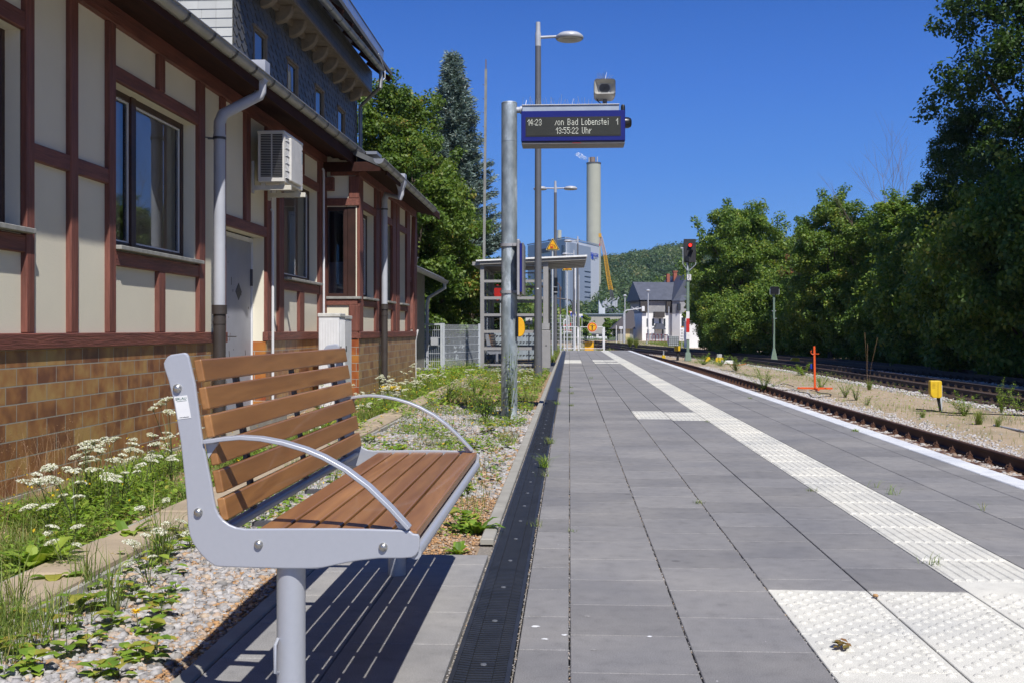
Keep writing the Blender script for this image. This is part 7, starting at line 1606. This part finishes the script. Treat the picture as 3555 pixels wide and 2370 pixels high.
g = MB(); rng = np.random.default_rng(50); n = 900; P = np.stack([rng.uniform(-3.5,-.5,n),rng.uniform(4,26,n),np.zeros(n)],1); P = P[(P[:,0]<-2.35)|(P[:,1]>6.5)]; P[:,2] = gz(P[:,0],P[:,1])+rng.uniform(.1,.32,len(P)); g.np(*leafcards(P,.008,3,.016,rng,up=1)); g.build('small_yellow_flowers', mt['petal'], kind='stuff')
g = MB(); n = 420; x = rng.uniform(-3.55,-3.1,n); y = rng.uniform(4.6,7.2,n); P = np.stack([x,y,gz(x,y)],1); g.np(*blades(P,.42,.0020,rng,.7)); P2 = P+np.stack([rng.normal(0,.06,n),rng.normal(0,.06,n),rng.uniform(.2,.5,n)],1); g.np(*leafcards(P2,.03,5,.006,rng)); g.build('dry_grass', mt['dry'], kind='stuff')
# leafy seedlings in the gravel: individuals
def seedling(seed, n=9, ln=.06):
    rng = np.random.default_rng(seed); a = np.arange(n)*2.4+rng.normal(0,.3,n); z = rng.uniform(.015,.085,n); r = rng.uniform(.0,.03,n); B = np.stack([np.cos(a)*r,np.sin(a)*r,z],1); D = np.stack([np.cos(a),np.sin(a),rng.uniform(.05,.5,n)],1)
    lf = MB(); lf.np(*leaflets(B,D,ln,.72,rng,.35)); st = MB(); st.tube([(0,0,-.02),(.004,0,.085)],[.002,.0012],5)
    for i in range(n): st.tube([(0,0,z[i]*.7),tuple(B[i])],[.0012,.0009],4)
    return st, lf
SP = [seedling(200+k, 7+k*2, .052+.008*k) for k in range(4)]; SD_ = {}
def place_seedlings(spots, label, group):
    for i,(x,y,s) in enumerate(spots):
        k = i%4; z = float(gz(x,y))
        if k not in SD_:
            t = thing('birch_seedling',label,'seedling',(x,y,z),group)
            for nm,mm,mb_ in (('stem','stem',SP[k][0]),('leaf','weed',SP[k][1])): o = mb_.build(nm,mt[mm],None); o.parent = t; o.location=(0,0,0)
            SD_[k] = t
        else: t = dup(SD_[k],(x,y,z),i*1.9,None,label,group)
        t.scale = (s,)*3
S1 = [GZ(-.02,px,py) for px,py in ((60,2210),(125,2155),(25,2290),(190,2040),(430,2060),(470,2080),(520,2095),(560,1950),(590,1920),(420,1960),(300,2240),(440,2255),(475,2240),(500,2265),(545,2240),(350,2330),(230,2265),(90,2345),(640,1870),(390,2160),(330,2200),(590,2010),(15,2170),(280,2120),(585,2085),(150,2250),(60,2300),(520,2170),(610,2060),(240,2180),(410,2330),(120,2340),(360,2040),(480,1990),(560,2130),(330,2110),(20,2360))]
place_seedlings([(x,y,random.uniform(.55,1.1)) for x,y in S1], 'bright green leafy seedling sprouting from the gravel near the bench leg', 'seedlings in the near gravel')
rng = np.random.default_rng(9); place_seedlings([(rng.uniform(-1.95,-.55),rng.uniform(4.95,11),rng.uniform(.6,1.2)) for _ in range(70)], 'green leafy seedling in the gravel behind the bench', 'seedlings behind the bench')
# tufts in the joints: individuals
def tuft(label, x, y, z, n, h, seed, w=.004, group=None, mat='grass', lean=1.0, name='grass_tuft'):
    rng = np.random.default_rng(seed); P = np.stack([rng.normal(0,.02,n),rng.normal(0,.02,n),np.zeros(n)],1); g = MB(); g.np(*blades(P,h,w,rng,lean)); o = g.build(name, mt[mat], None, loc=(0,0,0)); o.location=(x,y,z); return tag(o,label,'weed tuft',group)
for i,(px,py,h,n,lab) in enumerate(((1893,1620,.16,80,'big grass tuft growing out of the drain edge'),(1895,1652,.08,20,'broad-leaved tuft just below the big drain tuft'),(1911,1538,.10,50,'upright green tuft on the drain edge above the big one'),(1935,1402,.09,40,'small tuft at the drain beside the long shadow'),(1865,1825,.07,26,'flat green rosette lying on the near drain edge'),(1942,1358,.12,60,'green tuft on the far drain edge before the shelter'),(1983,1345,.07,30,'weeds in the first paving joint, farthest of three'),(1983,1366,.08,36,'weeds in the first paving joint, middle of three'),(1984,1408,.07,40,'weeds in the first paving joint, nearest of three'),(2052,1313,.09,24,'small tuft in the second paving joint far down the platform'),(1986,1843,.03,14,'tiny sprig in the first paving joint near the camera'),(2427,1746,.03,30,'brownish sprig in the third paving joint'),(3094,1715,.11,16,'thin weed at the edge of the white ribbed strip'),(3236,1960,.09,16,'thin weed on the left edge of the white ribbed strip'),(3415,1770,.09,9,'thin dry weed in the joint near the right edge'),(3037,1690,.08,10,'thin weed at the right side of the white ribbed strip'),(2455,1464,.04,24,'tiny tuft beside the ribbed cross band'),(2604,1383,.05,40,'flat green patch in the joint by the white edge'),(2970,1496,.05,60,'larger flat green patch on the white platform edge line'),(2820,1703,.04,26,'flat tuft on the left rim of the white strip'))):
    x,y = GZ(0,px,py); tuft(lab,x,y,.0,n,h*.62,300+i,w=.004 if n>40 else .003,mat='weed' if i%3==0 else 'grass',lean=1.6)
x,y = GZ(.006,2918,2245); rng = np.random.default_rng(3); g = MB(); n=16; a=rng.uniform(0,6.28,n); B=np.stack([rng.normal(0,.018,n),rng.normal(0,.012,n),rng.uniform(.0,.012,n)],1); g.np(*leaflets(B,np.stack([np.cos(a),np.sin(a),rng.uniform(.1,.7,n)],1),.028,.8,rng,R=rng.uniform(.6,1,n))); o = g.build('withered_sprig', mt['leaf_rust'], None); o.location=(x,y,.008); tag(o,'withered green-brown sprig lying on the near white bumps','withered sprig')
x,y = GZ(.006,3040,2070); g = MB(); g.np(*stones(1,(0,.001),(0,.001),.003,.016,.016)); o = g.build('dry_leaf', mt['gravel_or'], None); o.location=(x,y,.008); tag(o,'curled brown leaf lying in the joint between the white bump tiles','dry leaf')
x,y = GZ(.0,1920,2290); 
for k,(px,py,s) in enumerate(((1860,2173,.015),(1960,2203,.012),(1892,2217,.012),(2040,2138,.012),(2255,2208,.010),(2060,2255,.012))):
    x,y = GZ(0,px,py); g = MB(); n=14; random.seed(k); g.add([(0,0,.0015)]+[(s*cos(2*pi*j/n)*random.uniform(.6,1.2),s*sin(2*pi*j/n)*random.uniform(.5,1.1),.0008) for j in range(n)],[(0,1+j,1+(j+1)%n) for j in range(n)]); o = g.build('dropping_stain', mt['signwhite'] if k in (0,1,2,4) else mt['slab_light'], None); o.location=(x,y,.0005); tag(o, ['largest whitish splash on the near paving','white speck right of the largest splash','white speck below the largest splash','pale grey spot close to the first joint','white speck on the second column of slabs','pale grey spot near the lower picture edge'][k],'stain')
# gravel dock plants near the kerb
def dock(label, px, py, s, seed, n=16, ln=.16):
    x,y = GZ(0,px,py); rng = np.random.default_rng(seed); a = rng.uniform(0,6.28,n); D = np.stack([np.cos(a),np.sin(a),rng.uniform(.3,1.6,n)],1); g = MB(); g.np(*leaflets(np.zeros((n,3)),D,ln*s,.30,rng,.5)); o = g.build('dock_plant', mt['weed'], None); o.location=(x,y,float(gz(x,y))); tag(o,label,'dock plant')
dock('broad-leaved dock plant in the orange gravel right against the kerb',1655,1835,1.0,1); dock('low round-leaved plant beside the far end of the bench pad',1590,1905,.6,2); dock('broad-leaved plant on the gravel below the galvanised pole shadow',1760,1390,1.3,3); dock('wide-leaved plant in the flower strip at the near left',130,1960,1.5,4,22); dock('second wide-leaved plant in the flower strip near the trough covers',440,1860,1.2,5,20); dock('red-tinged leafy plant on the pale gravel left of the pole',1480,1455,1.0,6,10,.12)
# tall weeds at the base of the galvanised pole
rng = np.random.default_rng(61); 
def bushy(label, x, y, z, h, r, seed, n=500, name='tall_weed', mat='weed', ln=.04):
    rng = np.random.default_rng(seed); st = MB(); P=[]; D=[]
    for k in range(9):
        a = rng.uniform(0,6.28); tip = np.array([math.cos(a)*r*rng.uniform(.2,1),math.sin(a)*r*rng.uniform(.2,1),h*rng.uniform(.5,1.05)]); st.tube([(0,0,-.02),tuple(tip*.5+np.array([0,0,h*.08])),tuple(tip)],[.006,.004,.002],5)
        m = n//9; s = rng.uniform(.1,1,m)[:,None]; P.append(tip*s+rng.normal(0,.02,(m,3))); b = rng.uniform(0,6.28,m); D.append(np.stack([np.cos(b),np.sin(b),rng.uniform(-.1,.9,m)],1))
    t = thing(name,label,'weed',(x,y,z)); o = st.build('stem',mt['stem'],None); o.parent=t; o.location=(0,0,0); lf = MB(); lf.np(*leaflets(np.concatenate(P),np.concatenate(D),ln,.34,rng)); o = lf.build('leaf',mt[mat],None); o.parent=t; o.location=(0,0,0); return t
bushy('feathery dark green weed leaning against the left foot of the galvanised pole', -.98, 12.3, -.03, .42, .2, 1, 420, ln=.04)
bushy('tall thin weed with yellow flowers in front of the galvanised pole', -.72, 12.5, -.03, .95, .16, 2, 160, ln=.04)
bushy('dark leafy weed left of the galvanised pole', -1.75, 14.8, -.03, .38, .3, 3, 380, ln=.05)
bushy('dark reddish weed between the trough covers and the pole', -1.45, 16.3, -.03, .42, .25, 4, 300, ln=.05)
# weeds on the sand strip
ws = (('leafy birch sapling among the weeds right of the main signal',2655,1335,30,.95,.45,1400),('weed clump left of the leafy birch sapling',2555,1280,44,.8,.5,900),('weed clump just behind the orange stand',2850,1338,30.5,.7,.35,700),('low weed clump right of the main signal foot',2440,1262,52,.8,.5,800),('leafy weed right of the orange stand',2935,1352,27,.55,.18,350),('second leafy weed right of the orange stand',2972,1362,25.5,.55,.12,260),('small weed on the sand in line with the others',3010,1374,24,.35,.12,160),('birch weed with yellow flowers right of the yellow box',3350,1430,21,.66,.24,900),('tall birch sapling near the right edge beyond the yellow box',3475,1420,21.8,.95,.22,700),('sprawling weed at the right frame edge',3530,1400,22.5,.6,.3,300),('weed clump between the shunting signal and the orange stand',2790,1290,40,.7,.5,900),('weed clump beside the white block',2500,1268,50,.75,.4,700))
for i,(lab,px,py,d,h,r,n) in enumerate(ws):
    x,y,_ = PD(px,1146,d); bushy(lab,x,y,-.68,h*.75,r*1.7,400+i,n,name='trackside_weed',ln=.05 if d<35 else .08)
for lab,px,d,h,n in (('spiky green grass tuft on the sand near the right edge',3398,19,.28,220),('small grass tuft on the sand below the yellow box',3202,20.5,.16,90),('tall dry grass with long stalks before the dark wood',3018,30,.3,200),('small tuft at the far right of the sand',3465,18.5,.2,110),('tall yellowish grass clump between the far tracks left of the white house',2187,100,1.1,400),('second yellowish grass clump between the far tracks',2208,97,.9,300)):
    x,y,_ = PD(px,1146,d); tuft(lab,x,y,-.67,n,h,int(px),w=.006 if d<40 else .03,lean=.9)
x,y,_ = PD(3012,1146,30); g = MB()
for dx,h in ((-.08,1.65),(.0,1.35),(.28,1.5)): g.tube([(x,y,-.67),(x+dx*.4,y,-.67+h*.5),(x+dx,y,-.67+h)],[.003,.002,.004],4)
o = g.build('grass_stalks', mt['dry'], None, loc=(x,y,-.67)); tag(o,'few very tall dry grass stalks before the dark wood','grass stalks')
rng = np.random.default_rng(71)
def scatter(n, xr, yr): return rng.uniform(*xr,n), rng.uniform(*yr,n)
g = MB(); x,y = scatter(16000,(6.4,9.7),(15,60)); k = (np.sin(x*2+y*.8)+np.sin(y*.37)+rng.normal(0,.7,16000)) > 1.0; x,y = x[k],y[k]; g.np(*blades(np.stack([x,y,sand(x,y)],1),.11,.006,rng,.8)); x,y = scatter(3500,(1,12),(95,160)); g.np(*blades(np.stack([x,y,np.full(len(x),-.78)],1),.16,.04,rng,.8)); x,y = scatter(9000,(-14,-.6),(55,110)); g.np(*blades(np.stack([x,y,np.full(len(x),-.78)],1),.45,.05,rng,.8)); x,y = scatter(9000,(-6,3),(55,75)); g.np(*blades(np.stack([x,y,np.full(len(x),-.78)],1),.5,.04,rng,.8))
x,y = scatter(6000,(11,17),(118,150)); g.np(*blades(np.stack([x,y,np.full(len(x),-.78)],1),.30,.05,rng,.8)); g.build('trackside_grass', mt['grass'], kind='stuff')
g = MB(); x,y = scatter(9000,(-8,-2.6),(27.5,34)); g.np(*blades(np.stack([x,y,np.full(len(x),-.05)],1),.22,.012,rng,.8)); x,y=scatter(3000,(-1.3,-.5),(35.5,54)); g.np(*blades(np.stack([x,y,np.full(len(x),-.05)],1),.2,.02,rng,.8)); g.build('fence_grass', mt['grass'], kind='stuff')
g = MB(); g.np(*herb(9000,(6.3,9.7),(18,62),.07,81,.75,.28,zf=lambda x,y: sand(x,y),asp=.45)); g.build('trackside_herbs', mt['weed'], kind='stuff')
# one dandelion and spindly grasses in the near gravel
x,y = GZ(-.0,473,2150); t = thing('dandelion','single yellow dandelion flower on a short stem in the near gravel','dandelion',(x,y,float(gz(x,y))))
m = MB(); m.tube([(0,0,-.02),(.005,0,.05),(.0,.0,.085)],[.002,.0018,.0015],6); o = m.build('stem',mt['stem'],None); o.parent=t; o.location=(0,0,0)
rng = np.random.default_rng(4); n = 60; a = rng.uniform(0,6.28,n); D = np.stack([np.cos(a),np.sin(a),rng.uniform(-.1,.9,n)],1); m = MB(); m.np(*leaflets(np.tile([[0,0,.085]],(n,1)),D,.020,.22,rng,.1)); o = m.build('flower',mt['petal'],None); o.parent=t; o.location=(0,0,0)
n = 9; a = rng.uniform(0,6.28,n); m = MB(); m.np(*leaflets(np.zeros((n,3)),np.stack([np.cos(a),np.sin(a),rng.uniform(.1,.5,n)],1),.09,.22,rng,.3)); o = m.build('leaf',mt['weed'],None); o.parent=t; o.location=(0,0,0)
for i,(px,py,h,n,lab) in enumerate(((60,2130,.30,40,'long-bladed grass clump on the trough cover edge near the left picture edge'),(560,1960,.34,46,'long-bladed grass clump between the bench back and the trough covers'),(300,2030,.22,30,'thin grass clump on the gravel beside the trough covers'),(390,2110,.26,34,'grass clump just left of the dandelion'),(10,2230,.26,30,'grass clump cut by the left picture edge'))):
    x,y = GZ(-.01,px,py); tuft(lab,x,y,float(gz(x,y)),n,h,500+i,w=.0045,lean=.9)
# ================================================================== AIR
m_ = bpy.data.materials.new('haze_air'); m_.use_nodes = True; nt_ = m_.node_tree; nt_.nodes.clear(); ou = nt_.nodes.new('ShaderNodeOutputMaterial'); pv = nt_.nodes.new('ShaderNodeVolumePrincipled')
pv.inputs['Color'].default_value = (.62,.76,.95,1); pv.inputs['Density'].default_value = .00011; pv.inputs['Anisotropy'].default_value = .1; nt_.links.new(pv.outputs[0], ou.inputs['Volume'])
g = MB(); g.box(-1600,1600,-70,3100,-1.9,92); g.build('haze', m_, kind='stuff')
# ================================================================== CAMERA, LIGHT, WORLD
cam = bpy.data.cameras.new('camera'); co = bpy.data.objects.new('camera', cam); C.objects.link(co)
co.location = (0,0,H); co.rotation_euler = (radians(90),0,A); cam.sensor_width = 36; cam.lens = 36*FL/3555; cam.shift_y = -39/3555; cam.clip_start = .05; cam.clip_end = 6000
bpy.context.scene.camera = co
SD = Vector((.30,-.70,1.0)).normalized(); el = math.asin(SD.z); az = math.atan2(SD.x, SD.y)
su = bpy.data.lights.new('sun','SUN'); su.energy = 5.0; su.angle = radians(.5); su.color = (1,.955,.89); so = bpy.data.objects.new('sun',su); C.objects.link(so)
so.rotation_euler = SD.to_track_quat('Z','Y').to_euler(); so.location = (5,-5,30)
w = bpy.data.worlds.new('World'); bpy.context.scene.world = w; w.use_nodes = True; nt = w.node_tree
sk = nt.nodes.new('ShaderNodeTexSky'); sk.sky_type = 'NISHITA'; sk.sun_disc = False; sk.sun_elevation = el; sk.sun_rotation = az; sk.altitude = 400; sk.air_density = 1.0; sk.dust_density = .35; sk.ozone_density = 2.5
# clear deep-blue summer sky: the physical sky, deepened by elevation
gm = nt.nodes.new('ShaderNodeTexCoord'); sp = nt.nodes.new('ShaderNodeSeparateXYZ'); nt.links.new(gm.outputs['Generated'], sp.inputs[0])
deep = ramp(nt, sp.outputs['Z'], [(0,(.21,.43,.83)),(.068,(.115,.325,.80)),(.149,(.070,.245,.745)),(.227,(.048,.185,.67)),(.30,(.031,.138,.55)),(.6,(.020,.085,.36)),(1,(.014,.06,.27))])
sm = nt.nodes.new('ShaderNodeVectorMath'); sm.operation = 'SCALE'; sm.inputs['Scale'].default_value = .10; nt.links.new(sk.outputs[0], sm.inputs[0])
nt.links.new(mix(nt, .90, sm.outputs[0], deep), nt.nodes['Background'].inputs[0]); nt.nodes['Background'].inputs[1].default_value = .90
sc = bpy.context.scene; sc.view_settings.view_transform = 'Standard'; sc.view_settings.look = 'None'; sc.view_settings.gamma = 1; sc.view_settings.exposure = .20
sc.render.engine = 'CYCLES'; sc.cycles.max_bounces = 6; sc.cycles.transparent_max_bounces = 12; sc.cycles.use_denoising = True
bpy.context.view_layer.update()
